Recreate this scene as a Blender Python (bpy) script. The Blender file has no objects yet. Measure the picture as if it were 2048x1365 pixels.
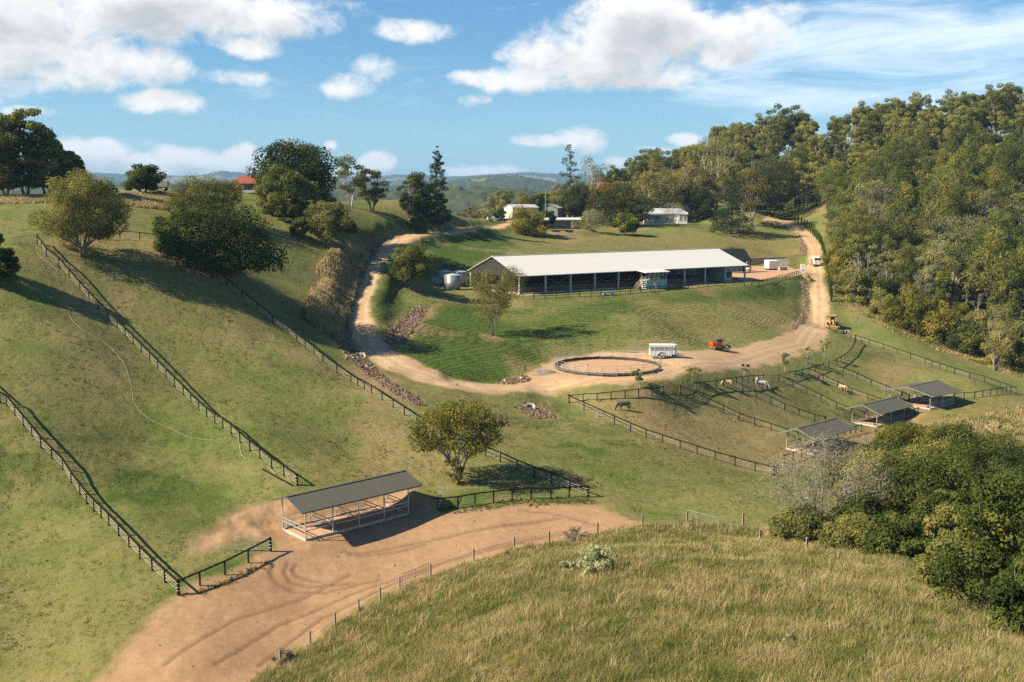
import bpy, math, random
import numpy as np
from mathutils import Vector, Matrix
random.seed(7); RNG = np.random.default_rng(11)
R = math.radians
SC = bpy.context.scene
COL = SC.collection
# ---------------------------------------------------------------- camera, sky, sun, exposure
SUN_EL, SUN_AZ = 38.0, 255.0      # azimuth clockwise from +Y (straight ahead): sun on the left
cam = bpy.data.cameras.new("camera"); cam.sensor_width = 36.0; cam.lens = 36.0*2000.0/2048.0
cam.clip_start = 1.0; cam.clip_end = 60000.0
co = bpy.data.objects.new("camera", cam); COL.objects.link(co)
co.location = (0, 0, 50.0); co.rotation_euler = (math.pi/2-math.atan((1365/2-405.0)/2000.0), 0, 0)
SC.camera = co
SC.view_settings.view_transform = 'Standard'; SC.view_settings.look = 'None'
SC.view_settings.exposure = 1.25; SC.view_settings.gamma = 1.0
SC.cycles.max_bounces = 6; SC.cycles.diffuse_bounces = 2; SC.cycles.transparent_max_bounces = 8
SC.cycles.volume_bounces = 0; SC.cycles.use_denoising = False
sd = bpy.data.lights.new("sun", 'SUN'); sd.energy = 5.0; sd.angle = R(0.5); sd.color = (1.0, 0.88, 0.68)
so = bpy.data.objects.new("sun", sd); COL.objects.link(so)
_sv = Vector((math.sin(R(SUN_AZ))*math.cos(R(SUN_EL)), math.cos(R(SUN_AZ))*math.cos(R(SUN_EL)), math.sin(R(SUN_EL))))
so.rotation_euler = _sv.to_track_quat('Z', 'Y').to_euler(); so.location = _sv*300

class NT:
    """small helper to write node trees"""
    def __init__(s, t): s.t = t; s.n = t.nodes; s.l = t.links
    def put(s, sock, v):
        if v is None: return
        if isinstance(v, bpy.types.NodeSocket): s.l.new(v, sock)
        else:
            try: sock.default_value = v
            except Exception: sock.default_value = tuple(v)+(1.0,)
    def node(s, typ, ins=None, **kw):
        n = s.n.new(typ)
        for k, v in kw.items(): setattr(n, k, v)
        for k, v in (ins or {}).items(): s.put(n.inputs[k], v)
        return n
    def m(s, op, a, b=None, c=None, clamp=False):
        n = s.n.new('ShaderNodeMath'); n.operation = op; n.use_clamp = clamp
        for i, v in enumerate((a, b, c)): s.put(n.inputs[i], v)
        return n.outputs[0]
    def vm(s, op, a, b=None, scale=None):
        n = s.n.new('ShaderNodeVectorMath'); n.operation = op
        s.put(n.inputs[0], a); s.put(n.inputs[1], b)
        if scale is not None: s.put(n.inputs[3], scale)
        return n.outputs['Value'] if op in ('LENGTH', 'DOT_PRODUCT') else n.outputs[0]
    def mix(s, f, a, b, mode='MIX'):
        n = s.n.new('ShaderNodeMix'); n.data_type = 'RGBA'; n.blend_type = mode; n.clamp_factor = True
        s.put(n.inputs[0], f); s.put(n.inputs[6], a); s.put(n.inputs[7], b)
        return n.outputs[2]
    def ss(s, v, lo, hi, a=0.0, b=1.0):
        n = s.n.new('ShaderNodeMapRange'); n.interpolation_type = 'SMOOTHSTEP'
        for i, q in enumerate((v, lo, hi, a, b)): s.put(n.inputs[i], q)
        return n.outputs[0]
    def noise(s, vec, scale, det=4.0, rough=0.55, dist=0.0):
        n = s.n.new('ShaderNodeTexNoise'); s.put(n.inputs['Vector'], vec)
        for k, v in (('Scale', scale), ('Detail', det), ('Roughness', rough), ('Distortion', dist)): s.put(n.inputs[k], v)
        return n.outputs['Fac']

def build_world():
    w = bpy.data.worlds.new("World"); SC.world = w; w.use_nodes = True
    nt = NT(w.node_tree); nt.n.clear()
    out = nt.node('ShaderNodeOutputWorld'); bg = nt.node('ShaderNodeBackground'); nt.l.new(bg.outputs[0], out.inputs[0])
    sky = nt.node('ShaderNodeTexSky', sky_type='NISHITA', sun_disc=False, sun_elevation=R(SUN_EL), sun_rotation=R(SUN_AZ),
                  altitude=100.0, air_density=1.0, dust_density=0.6, ozone_density=2.5)
    d = nt.node('ShaderNodeTexCoord').outputs['Generated']
    sep = nt.node('ShaderNodeSeparateXYZ', {0: d})
    az = nt.m('ARCTAN2', sep.outputs[0], sep.outputs[1]); el = nt.m('ARCSINE', sep.outputs[2])
    uv = nt.node('ShaderNodeCombineXYZ', {0: az, 1: el}).outputs[0]
    CPp, SPp = math.cos(math.atan(277.5/2000)), math.sin(math.atan(277.5/2000))
    def ae(px, py):
        x = (px-1024)/2000; yn = -(py-682.5)/2000
        y = CPp+yn*SPp; z = yn*CPp-SPp; L = math.sqrt(x*x+y*y+z*z)
        return math.atan2(x, y), math.asin(z/L)
    # cumulus: (px, py, half width, half height up, strength)
    CU = [(60,95,190,75,1),(190,125,170,48,1),(20,20,240,90,1),(330,20,330,62,1),(520,30,150,50,.9),(500,92,62,26,.8),(120,60,150,60,.8),
          (332,205,84,26,.95),(470,155,62,17,.62),(700,172,52,26,.85),(745,140,44,30,.55),(825,62,76,22,.62),(930,156,36,16,.7),(945,202,36,13,.5),(60,225,50,12,.55),
          (150,305,58,34,.95),(205,312,60,34,1),(275,330,70,24,.9),(365,318,70,27,.95),(430,330,60,20,.85),(487,322,42,36,1),(300,345,240,16,.7),(750,325,40,24,.9),(700,345,60,10,.6),
          (1050,160,112,30,1),(1150,125,160,60,1),(1260,75,170,85,1),(1330,25,96,52,1),(1420,75,150,64,.95),(1520,40,80,36,.7),(1230,150,200,34,.9),
          (1168,275,54,32,.95),(1080,282,60,13,.55),(975,345,80,18,.85),(1250,325,40,15,.7),(1365,280,40,15,.8),(1300,300,60,9,.5),(660,293,16,13,.7),(-350,150,260,80,1),(2500,120,260,90,1),(-700,60,300,80,1)]
    uvs = nt.vm('MULTIPLY', uv, (1.0, 1.35, 0)); pn = nt.noise(uvs, 13.0, 9.0, 0.58, 0.3); pn2 = nt.noise(uvs, 36.0, 8.0, 0.62, 0.5)
    det = nt.m('ADD', nt.m('MULTIPLY', nt.m('SUBTRACT', pn, 0.5), 3.7), nt.m('MULTIPLY', nt.m('SUBTRACT', pn2, 0.5), 2.3))
    def field(vec):
        acc = None
        for px, py, rx, ry, s in CU:
            a, e = ae(px, py)
            v = nt.vm('MULTIPLY', nt.vm('SUBTRACT', vec, (a, e, 0)), (2000.0/rx, 2000.0/ry, 0))
            b = nt.m('MULTIPLY', nt.m('SUBTRACT', 1.0, nt.vm('DOT_PRODUCT', v, v)), s)
            if acc is None: acc = b
            else:
                n = nt.node('ShaderNodeMath', operation='SMOOTH_MAX'); nt.put(n.inputs[0], acc); nt.put(n.inputs[1], b); n.inputs[2].default_value = 0.3; acc = n.outputs[0]
        return acc
    f0 = nt.m('ADD', nt.m('MULTIPLY', field(uv), 1.45), det)
    dens = nt.ss(f0, -0.25, 1.15)
    off = nt.vm('ADD', uv, (-0.010, 0.016, 0))
    pn_o = nt.noise(nt.vm('MULTIPLY', off, (1.0, 1.35, 0)), 13.0, 6.0, 0.58, 0.3)
    f1 = nt.m('ADD', field(off), nt.m('MULTIPLY', nt.m('SUBTRACT', pn_o, 0.5), 3.7))
    shade = nt.ss(f1, 0.0, 1.7)
    # high thin streaks on the right
    sv = nt.vm('MULTIPLY', uv, (1.0, 4.5, 0))
    st = nt.noise(sv, 7.0, 9.0, 0.6, 0.6)
    a0, e0 = ae(1800, 115)
    v = nt.vm('MULTIPLY', nt.vm('SUBTRACT', uv, (a0, e0, 0)), (2000/470, 2000/150, 0))
    sm = nt.m('SUBTRACT', 1.0, nt.vm('DOT_PRODUCT', v, v), clamp=True)
    ci = nt.m('MULTIPLY', nt.ss(nt.m('ADD', st, nt.m('MULTIPLY', sm, 0.34)), 0.55, 0.95), 0.75)
    st2 = nt.m('MULTIPLY', nt.ss(nt.noise(nt.vm('MULTIPLY', uv, (1.0, 6.0, 0)), 14.0, 8.0, 0.6, 1.0), 0.60, 0.80), 0.22)
    ci = nt.m('MAXIMUM', ci, st2)
    white = nt.mix(shade, (5.2, 5.0, 4.75), (2.75, 2.75, 2.72))
    tint = nt.mix(1.0, sky.outputs[0], (0.33, 0.51, 0.61), 'MULTIPLY')
    hz = nt.ss(el, 0.0, 0.16, 0.30, 0.0)
    tint = nt.mix(hz, tint, (3.2, 4.5, 5.0))
    base = nt.mix(ci, tint, (5.2, 5.6, 5.7))
    up = nt.ss(el, -0.02, 0.012)
    col = nt.mix(nt.m('MULTIPLY', nt.m('MULTIPLY', dens, 0.97), up), base, white)
    nt.put(bg.inputs['Color'], col); bg.inputs['Strength'].default_value = 0.096
build_world()

# ---------------------------------------------------------------- terrain
# Camera-relative survey points: (px, py, depth) read from the 2048x1365 photograph
F_PX = 2000.0; HZ = 405.0; W0, H0 = 2048.0, 1365.0
PITCH = math.atan((H0/2-HZ)/F_PX)
CP, SP = math.cos(PITCH), math.sin(PITCH)
CAMZ = 50.0
def P3(px, py, d):
    xn = (px-W0/2)/F_PX; yn = -(py-H0/2)/F_PX
    return (xn*d, d*(CP+yn*SP), CAMZ+d*(yn*CP-SP))
SURV = [
 # left paddock fences
 (357,1190,88),(218,1052,98.5),(82,896,110),(14,809,117),(93,510,154),(160,580,150),(235,657,145),(300,722,139),(367,790,132),(480,870,121),(592,968,112),
 (365,490,178),(393,522,171),(455,572,168),(514,620,166),(577,668,163),(646,724,154.5),(702,763,152),(743,787,146),(809,830,140),(905,885,131),(1001,924,126),(1176,993,116),
 (875,1020,110),(948,1010,112),(612,1083,100.5),(568,1061,104),(817,1030,109),(545,1105,97),(460,1140,93),
 # dirt yard and lower left
 (400,1330,76),(250,1340,76),(0,1000,103),(0,1200,88),(0,1360,77),(200,1300,79),(600,1180,92),(1000,1050,107),(470,1000,109),(450,940,116),(700,900,127),(620,800,140),
 (150,780,124),(300,900,119),(150,680,134),(0,600,138),(0,700,127),(0,500,151),(100,450,178),(300,480,180),
 # tall grass hill
 (670,1250,85),(862,1150,95.5),(1100,1080,104.5),(1290,1045,109),(1420,1040,111),(560,1340,77),(700,1350,70),(900,1250,72),(1190,1150,72),(1200,1365,47),(900,1365,55),
 (1500,1120,78),(1500,1230,58),(1500,1365,44),(1800,1200,60),(1800,1365,42),(2048,1365,40),(1950,1245,56),(2040,1300,50),(1350,1100,84),(1000,1150,80),
 (1250,1000,116),(1350,940,131),(1250,900,139),(1100,880,141),(1480,1020,114),(1540,1060,108),
 # paddocks
 (1138,805,164),(1247,815,161),(1360,787,173),(1526,765,193),(1657,736,214),(1710,685,252),(1800,715,240),(1800,690,250),(1394,909,146),(1470,935,144),(1548,950,143),(1625,912,161),(1752,857,188),(1859,822,196),
 (1939,757,220),(2031,787,218),(1500,860,170),(1650,800,198),(1800,770,216),(1900,850,186),(2048,860,184),
 # lower right gully
 (1650,1085,98),(1800,1060,105),(1950,1000,118),(2048,940,140),(1800,930,150),(2048,1100,90),(1700,980,130),
 # road, left loop
 (1350,742,176),(1200,775,168.5),(1080,785,165.5),(1000,777,165),(900,758,164),(800,720,170),(730,660,187),(715,620,201),(730,570,222),(755,520,250),(800,480,280),(870,462,305),(960,452,335),(1010,448,355),(985,438,383),(1030,437,385),(1096,438,392),(1060,434,402),
 (850,790,150),(690,650,186),(700,700,175),(660,600,196),(680,530,222),(720,500,250),
 # road, right
 (1500,695,212),(1600,690,226),(1663,662,246),(1625,660,246),(1630,620,276),(1640,570,306),(1632,522,345),(1610,470,395),(1560,440,425),(1520,437,435),(1600,418,460),(1580,640,256),
 # round yard and bank under the arena
 (1215,728,180),(1109,725,180),(1320,725,180),(1330,713,189),(1445,700,206),(1420,730,186),
 (1000,670,205),(1000,755,170),(1100,620,228),(1300,640,218),(1400,680,216),(1500,650,232),(1200,680,201),(1040,602,238),(1250,592,252),(1490,580,274),(1590,570,288),(1560,543,325),(1605,545,320),(900,680,190),(860,700,181),
 (850,600,224),(800,600,222),(780,640,202),(910,590,241),(800,650,199),
 # behind the arena
 (900,500,285),(1000,470,322),(1000,500,292),(850,530,262),(1100,500,305),(1100,450,368),(1200,490,330),(1340,455,395),(1340,485,352),(1500,500,352),(1500,465,388),(1550,510,364),(1590,510,362),(1450,445,410),(1200,455,385),
 # left hill
 (560,560,196),(620,480,228),(560,450,232),(520,405,245),(500,386,255),(640,420,262),(700,410,300),(760,432,290),(850,422,312),(950,441,342),(700,470,248),(760,405,312),(860,412,320),
 (300,412,210),(100,412,195),(0,440,178),(300,388,228),(150,388,222),(30,396,205),(420,400,238),(420,440,215),
]
# world points: pixel column, distance ahead, height relative to the camera
SURV_W = [(2048,300,-27),(2048,380,2),(2048,480,31),(2300,240,-40),(2300,300,-20),(2300,400,14),(2300,480,36),
 (1900,255,-37.5),(1900,300,-29),(1900,380,-4),(1900,480,27),(1780,262,-33),(1780,310,-27),(1780,390,-5),(1780,490,26),(1700,285,-27),(1700,330,-21),(1700,370,-14),(1700,430,0),(1700,520,26),
 (1600,520,24),(1500,440,-4),(1500,540,21),(1400,430,-6),(1400,560,14),(1250,430,-8),(1250,560,1),(1100,445,-9.5),(1100,560,-13),(980,435,-12),(960,480,-22),(900,560,-34),
 (800,420,-25),(700,400,-20),(600,360,-10),(450,340,-8),(250,300,-6),(0,280,-6),(-150,220,0),(-200,150,-9),(-200,110,-23),(-200,80,-33.5),(-500,200,-4),(-500,150,-10),(-500,110,-22),(-500,80,-32),(-900,150,-10),(-900,100,-24),(-900,60,-36),(0,60,-38),(300,50,-37),
 (700,45,-30),(1000,32,-22),(1500,30,-18.5),(2048,28,-17),(2300,35,-19),(2300,60,-27),(2300,100,-38),(2300,150,-42),(2200,200,-42),
 (0,600,-50),(700,620,-60),(1000,640,-45),(1500,640,8),(2048,600,20),(2500,500,25),(-300,400,-25)]
def _survey():
    pts = [P3(*s) for s in SURV]
    for px, d, z in SURV_W: pts.append(((px-W0/2)/F_PX*d, d*CP, CAMZ+z))
    return np.array(pts)
class TPS:
    def __init__(s, P, lam):
        s.x = P[:, :2]/100.0; n = len(P); z = P[:, 2]
        K = s.k(s.x, s.x) + lam*np.eye(n)
        Q = np.hstack([np.ones((n, 1)), s.x])
        A = np.zeros((n+3, n+3)); A[:n, :n] = K; A[:n, n:] = Q; A[n:, :n] = Q.T
        s.w = np.linalg.solve(A, np.concatenate([z, [0, 0, 0]]))
    def k(s, a, b):
        d2 = ((a[:, None, :]-b[None, :, :])**2).sum(-1)
        return np.where(d2 > 0, d2*np.log(d2+1e-20), 0)
    def __call__(s, X):
        X = X/100.0; out = np.empty(len(X)); n = len(s.x)
        for i in range(0, len(X), 20000):
            c = X[i:i+20000]
            out[i:i+20000] = s.k(c, s.x)@s.w[:n] + s.w[n] + c@s.w[n+1:]
        return out
GX0, GY0, GS = -330.0, 16.0, 2.0
GNX, GNY = 350, 320          # x -330..368, y 16..654
def smooth01(t): t = np.clip(t, 0, 1); return t*t*(3-2*t)
def in_poly(poly, X, Y):
    poly = np.asarray(poly); r = np.zeros(X.shape, bool); j = len(poly)-1
    for i in range(len(poly)):
        xi, yi = poly[i]; xj, yj = poly[j]
        if yi != yj:
            c = ((yi > Y) != (yj > Y)) & (X < (xj-xi)*(Y-yi)/(yj-yi)+xi)
            r ^= c
        j = i
    return r
def dist_line(pl, X, Y, closed=False):
    pl = [tuple(p[:2]) for p in pl]; best = np.full(X.shape, 1e9)
    segs = list(zip(pl[:-1], pl[1:])) + ([(pl[-1], pl[0])] if closed else [])
    for (ax, ay), (bx, by) in segs:
        dx, dy = bx-ax, by-ay; L = dx*dx+dy*dy+1e-12
        t = np.clip(((X-ax)*dx+(Y-ay)*dy)/L, 0, 1)
        best = np.minimum(best, np.hypot(X-ax-t*dx, Y-ay-t*dy))
    return best
def sdist(poly, X, Y):       # signed: negative inside
    d = dist_line(poly, X, Y, True)
    return np.where(in_poly(poly, X, Y), -d, d)
_gx = GX0+GS*np.arange(GNX); _gy = GY0+GS*np.arange(GNY)
_GX, _GY = np.meshgrid(_gx, _gy)
_tps = TPS(_survey(), 2e-4)
GH = _tps(np.column_stack([_GX.ravel(), _GY.ravel()])).reshape(_GX.shape)
def gz(x, y):
    """terrain height (cubic-smooth) at world x,y"""
    x = np.asarray(x, float); y = np.asarray(y, float)
    u = np.clip((x-GX0)/GS, 1, GNX-3.001); v = np.clip((y-GY0)/GS, 1, GNY-3.001)
    i = u.astype(int); j = v.astype(int); fu = u-i; fv = v-j
    def cw(t): return (((-t+2)*t-1)*t/2, ((3*t-5)*t*t+2)/2, ((-3*t+4)*t+1)*t/2, (t-1)*t*t/2)
    wu = cw(fu); wv = cw(fv); r = 0
    for a in range(4):
        for b in range(4): r = r+wv[a]*wu[b]*GH[j+a-1, i+b-1]
    return r
def at(px, py, dmin=25.0, dmax=620.0):
    """first place where the line of sight through a photo pixel meets the ground"""
    xn = (px-W0/2)/F_PX; yn = -(py-H0/2)/F_PX
    n = 2400; d = dmin*(dmax/dmin)**(np.arange(n)/(n-1))
    X = xn*d; Y = d*(CP+yn*SP); Z = CAMZ+d*(yn*CP-SP)
    below = Z < gz(X, Y)
    if not below.any(): k = n-1
    else: k = int(np.argmax(below))
    if k > 0:
        a, b = d[k-1], d[k]
        for _ in range(12):
            m = (a+b)/2
            if CAMZ+m*(yn*CP-SP) < gz(xn*m, m*(CP+yn*SP)): b = m
            else: a = m
        dd = b
    else: dd = d[0]
    x, y = xn*dd, dd*(CP+yn*SP)
    return np.array([x, y, float(gz(x, y))])
def atl(pts): return [at(*p) for p in pts]
def depth_of(p): return p[1]*CP-(p[2]-CAMZ)*SP
def proj(p):
    d = p[1]*CP-(p[2]-CAMZ)*SP; return (W0/2+F_PX*p[0]/d, H0/2-F_PX*(p[1]*SP+(p[2]-CAMZ)*CP)/d)
# ---------------------------------------------------------------- helpers
def tag(o, label=None, cat=None, group=None, kind=None):
    if label: o['label'] = label
    if cat: o['category'] = cat
    if group: o['group'] = group
    if kind: o['kind'] = kind
    return o
def thing(name, label, cat, loc=(0, 0, 0), rotz=0.0, group=None):
    o = bpy.data.objects.new(name, None); COL.objects.link(o); o.empty_display_size = 0.3
    o.location = tuple(float(v) for v in loc); o.rotation_euler = (0, 0, rotz)
    return tag(o, label, cat, group)
def copy_thing(r, loc, rotz=0.0, scale=None, label=None, group=None):
    c = r.copy(); COL.objects.link(c); c.location = tuple(float(v) for v in loc); c.rotation_euler = (0, 0, rotz)
    if scale is not None: c.scale = (scale, scale, scale) if not hasattr(scale, '__len__') else scale
    if label: c['label'] = label
    if group: c['group'] = group
    for ch in r.children:
        k = ch.copy(); COL.objects.link(k); k.parent = c
        for g in ch.children:
            q = g.copy(); COL.objects.link(q); q.parent = k
    return c
def mesh_obj(name, V, Fc, mats, parent=None, smooth=False, mi=None, label=None):
    me = bpy.data.meshes.new(name); me.from_pydata([tuple(map(float, v)) for v in V], [], Fc); me.update()
    for m in (mats if isinstance(mats, (list, tuple)) else [mats]): me.materials.append(m)
    if mi is not None: me.polygons.foreach_set('material_index', np.asarray(mi, dtype=np.int32))
    if smooth: me.polygons.foreach_set('use_smooth', np.ones(len(me.polygons), dtype=bool))
    o = bpy.data.objects.new(name, me); COL.objects.link(o)
    if parent is not None: o.parent = parent
    if label: o['label'] = label
    return o
def np_mesh(name, V, Q, mats, parent=None, smooth=False, attr=None, fattr=None):
    """fast mesh from arrays; Q is (n,4) or (n,3)"""
    me = bpy.data.meshes.new(name); V = np.asarray(V, np.float32); Q = np.asarray(Q, np.int32); k = Q.shape[1]
    me.vertices.add(len(V)); me.vertices.foreach_set('co', V.ravel())
    me.loops.add(Q.size); me.loops.foreach_set('vertex_index', Q.ravel())
    me.polygons.add(len(Q)); me.polygons.foreach_set('loop_start', np.arange(0, Q.size, k, dtype=np.int32))
    me.polygons.foreach_set('use_smooth', np.full(len(Q), smooth))
    me.update(calc_edges=True)
    for nm, a in (attr or {}).items():
        at_ = me.attributes.new(nm, 'FLOAT_COLOR', 'POINT'); at_.data.foreach_set('color', np.asarray(a, np.float32).ravel())
    for nm, a in (fattr or {}).items():
        at_ = me.attributes.new(nm, 'FLOAT', 'FACE'); at_.data.foreach_set('value', np.asarray(a, np.float32).ravel())
    for m in (mats if isinstance(mats, (list, tuple)) else [mats]): me.materials.append(m)
    o = bpy.data.objects.new(name, me); COL.objects.link(o)
    if parent is not None: o.parent = parent
    return o
class MB:
    """collects shapes into ONE mesh"""
    def __init__(s): s.V = []; s.F = []; s.M = []
    def add(s, vs, fs, m=0):
        b = len(s.V); s.V += [tuple(v) for v in vs]; s.F += [tuple(i+b for i in f) for f in fs]; s.M += [m]*len(fs); return s
    def box(s, c, size, rot=None, m=0, taper=(1, 1)):
        x, y, z = size[0]/2, size[1]/2, size[2]/2; tx, ty = taper
        vs = [Vector(v) for v in ((-x,-y,-z),(x,-y,-z),(x,y,-z),(-x,y,-z),(-x*tx,-y*ty,z),(x*tx,-y*ty,z),(x*tx,y*ty,z),(-x*tx,y*ty,z))]
        if rot is not None:
            M3 = rot if isinstance(rot, Matrix) else Matrix.Rotation(rot, 3, 'Z'); vs = [M3@v for v in vs]
        c = Vector(c)
        return s.add([v+c for v in vs], [(0,3,2,1),(4,5,6,7),(0,1,5,4),(1,2,6,5),(2,3,7,6),(3,0,4,7)], m)
    def beam(s, a, b, w, h, m=0):
        a = Vector(a); b = Vector(b); d = (b-a); L = d.length
        if L < 1e-6: return s
        d /= L; up = Vector((0, 0, 1)) if abs(d.z) < .95 else Vector((0, 1, 0))
        r = d.cross(up).normalized(); u = r.cross(d)
        vs = [p+r*(sx*w/2)+u*(sy*h/2) for p in (a, b) for sx, sy in ((-1,-1),(1,-1),(1,1),(-1,1))]
        return s.add(vs, [(3,2,1,0),(4,5,6,7),(0,1,5,4),(1,2,6,5),(2,3,7,6),(3,0,4,7)], m)
    def tube(s, pts, rad, n=6, m=0, cap=True, sq=(1, 1)):
        pts = [Vector(p) for p in pts]; k = len(pts)
        if not hasattr(rad, '__len__'): rad = [rad]*k
        b = len(s.V); ref = Vector((0, 0, 1))
        d0 = (pts[-1]-pts[0]).normalized()
        if abs(d0.z) > .8: ref = Vector((1, 0, 0))
        for i, p in enumerate(pts):
            d = (pts[min(i+1, k-1)]-pts[max(i-1, 0)]).normalized()
            r = d.cross(ref)
            r = r.normalized() if r.length > 1e-4 else Vector((0, 1, 0))
            u = r.cross(d)
            for j in range(n):
                a = 2*math.pi*j/n; s.V.append(tuple(p+(r*math.cos(a)*sq[0]+u*math.sin(a)*sq[1])*rad[i]))
        for i in range(k-1):
            for j in range(n):
                s.F.append((b+i*n+j, b+i*n+(j+1) % n, b+(i+1)*n+(j+1) % n, b+(i+1)*n+j)); s.M.append(m)
        if cap:
            s.F.append(tuple(b+j for j in reversed(range(n)))); s.M.append(m)
            s.F.append(tuple(b+(k-1)*n+j for j in range(n))); s.M.append(m)
        return s
    def lathe(s, c, prof, n=20, m=0):
        b = len(s.V); c = Vector(c)
        for r, z in prof:
            for j in range(n): s.V.append((c.x+r*math.cos(2*math.pi*j/n), c.y+r*math.sin(2*math.pi*j/n), c.z+z))
        for i in range(len(prof)-1):
            for j in range(n):
                s.F.append((b+i*n+j, b+i*n+(j+1) % n, b+(i+1)*n+(j+1) % n, b+(i+1)*n+j)); s.M.append(m)
        s.F.append(tuple(b+j for j in reversed(range(n)))); s.M.append(m)
        e = b+(len(prof)-1)*n; s.F.append(tuple(e+j for j in range(n))); s.M.append(m)
        return s
    def prism(s, poly, axis_from, axis_to, m=0):
        """poly: list of (a,b) in the plane spanned later by caller-supplied points; here extrude 3-D polygon"""
        n = len(poly); A = [Vector(p)+Vector(axis_from) for p in poly]; B = [Vector(p)+Vector(axis_to) for p in poly]
        return s.add(A+B, [tuple(reversed(range(n))), tuple(range(n, 2*n))]+[(i, (i+1) % n, n+(i+1) % n, n+i) for i in range(n)], m)
    def build(s, name, mats, parent=None, smooth=False, label=None, bevel=0):
        o = mesh_obj(name, s.V, s.F, mats, parent, smooth, s.M, label)
        if bevel:
            md = o.modifiers.new('bevel', 'BEVEL'); md.width = bevel; md.segments = 2; md.limit_method = 'ANGLE'
        return o
# ---------------------------------------------------------------- materials
MATS = {}
def mat(name, col, rough=0.7, var=0.15, scale=3.0, metal=0.0, bump=0.0, bscale=None, col2=None, spec=0.4, stretch=None):
    if name in MATS: return MATS[name]
    m = bpy.data.materials.new(name); m.use_nodes = True; nt = NT(m.node_tree)
    bs = nt.n['Principled BSDF']; tc = nt.node('ShaderNodeTexCoord').outputs['Object']
    if stretch: tc = nt.vm('MULTIPLY', tc, stretch)
    n = nt.noise(tc, scale, 5.0, 0.6)
    c2 = col2 or tuple(c*(1-2*var) for c in col)
    c1 = col if col2 else tuple(min(1, c*(1+var)) for c in col)
    nt.put(bs.inputs['Base Color'], nt.mix(nt.ss(n, 0.3, 0.7), c1+(1,), c2+(1,)))
    bs.inputs['Roughness'].default_value = rough; bs.inputs['Metallic'].default_value = metal
    bs.inputs['Specular IOR Level'].default_value = spec
    if bump:
        b = nt.node('ShaderNodeBump', {'Height': nt.noise(tc, bscale or scale*3, 4.0), 'Strength': bump, 'Distance': 0.05})
        nt.put(bs.inputs['Normal'], b.outputs[0])
    MATS[name] = m; return m
def corrugated(name, col, period=0.2, axis=0, rough=0.45, depth=0.03, var=0.06):
    if name in MATS: return MATS[name]
    m = bpy.data.materials.new(name); m.use_nodes = True; nt = NT(m.node_tree); bs = nt.n['Principled BSDF']
    tc = nt.node('ShaderNodeTexCoord').outputs['Object']; sp = nt.node('ShaderNodeSeparateXYZ', {0: tc})
    w = nt.m('SINE', nt.m('MULTIPLY', sp.outputs[axis], 2*math.pi/period))
    n = nt.noise(tc, 0.8, 5.0); n2 = nt.noise(nt.vm('MULTIPLY', tc, (3, 3, 0.3) if axis != 2 else (1, 1, 3)), 1.0, 5.0)
    c = nt.mix(nt.ss(n, .3, .7), tuple(x*(1+var) for x in col)+(1,), tuple(x*(1-var) for x in col)+(1,))
    c = nt.mix(nt.ss(n2, .55, .8, 0, .35), c, tuple(x*.8 for x in col)+(1,))
    nt.put(bs.inputs['Base Color'], c); bs.inputs['Roughness'].default_value = rough; bs.inputs['Specular IOR Level'].default_value = 0.35
    b = nt.node('ShaderNodeBump', {'Height': w, 'Strength': 0.5, 'Distance': depth}); nt.put(bs.inputs['Normal'], b.outputs[0])
    MATS[name] = m; return m
def leafmat(name, dark, mid, light, odd=None, oddf=0.06, trans=0.33, orand=0.65):
    """foliage: face attribute v = tone of the leaf clump it belongs to"""
    if name in MATS: return MATS[name]
    m = bpy.data.materials.new(name); m.use_nodes = True; nt = NT(m.node_tree); nt.n.clear()
    out = nt.node('ShaderNodeOutputMaterial'); v = nt.node('ShaderNodeAttribute', attribute_name='v').outputs['Fac']
    oi = nt.node('ShaderNodeObjectInfo').outputs['Random']
    x = nt.m('ADD', v, nt.m('MULTIPLY', nt.m('SUBTRACT', oi, 0.5), orand))
    c = nt.mix(nt.ss(x, 0.0, 0.5), dark+(1,), mid+(1,)); c = nt.mix(nt.ss(x, 0.5, 1.0), c, light+(1,))
    if odd: c = nt.mix(nt.ss(v, 1.0-oddf, 1.001-oddf), c, odd+(1,))
    c = nt.mix(1.0, c, (1.16, 1.18, 1.1, 1), 'MULTIPLY')
    d = nt.node('ShaderNodeBsdfPrincipled', {'Base Color': c, 'Roughness': 0.6, 'Specular IOR Level': 0.08})
    t = nt.node('ShaderNodeBsdfTranslucent', {'Color': nt.mix(1.0, c, (1.3, 1.35, 0.7, 1), 'MULTIPLY')})
    mx = nt.node('ShaderNodeMixShader', {0: trans}); nt.l.new(d.outputs[0], mx.inputs[1]); nt.l.new(t.outputs[0], mx.inputs[2])
    nt.l.new(mx.outputs[0], out.inputs[0]); MATS[name] = m; return m
# ---------------------------------------------------------------- ground
def onz(px, py, z):
    xn = (px-W0/2)/F_PX; yn = -(py-H0/2)/F_PX
    d = (z-CAMZ)/(yn*CP-SP); return np.array([xn*d, d*(CP+yn*SP), z])
def vnoise(X, Y, s, seed):
    X = X/s+seed*17.31; Y = Y/s+seed*9.77; i = np.floor(X).astype(np.int64); j = np.floor(Y).astype(np.int64)
    fx = X-i; fy = Y-j; fx = fx*fx*(3-2*fx); fy = fy*fy*(3-2*fy)
    def h(a, b):
        n = (a*374761393+b*668265263+seed*1442695) & 0xffffffff; n = ((n ^ (n >> 13))*1274126177) & 0xffffffff
        return ((n ^ (n >> 16)) & 0xffff)/65535.0
    return (h(i, j)*(1-fx)+h(i+1, j)*fx)*(1-fy)+(h(i, j+1)*(1-fx)+h(i+1, j+1)*fx)*fy
def fbm(X, Y, s, seed, o=4):
    r = 0; a = 1; t = 0
    for k in range(o): r = r+a*vnoise(X, Y, s/2**k, seed+k); t += a; a *= .5
    return r/t
ZPAD = 27.8
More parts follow.
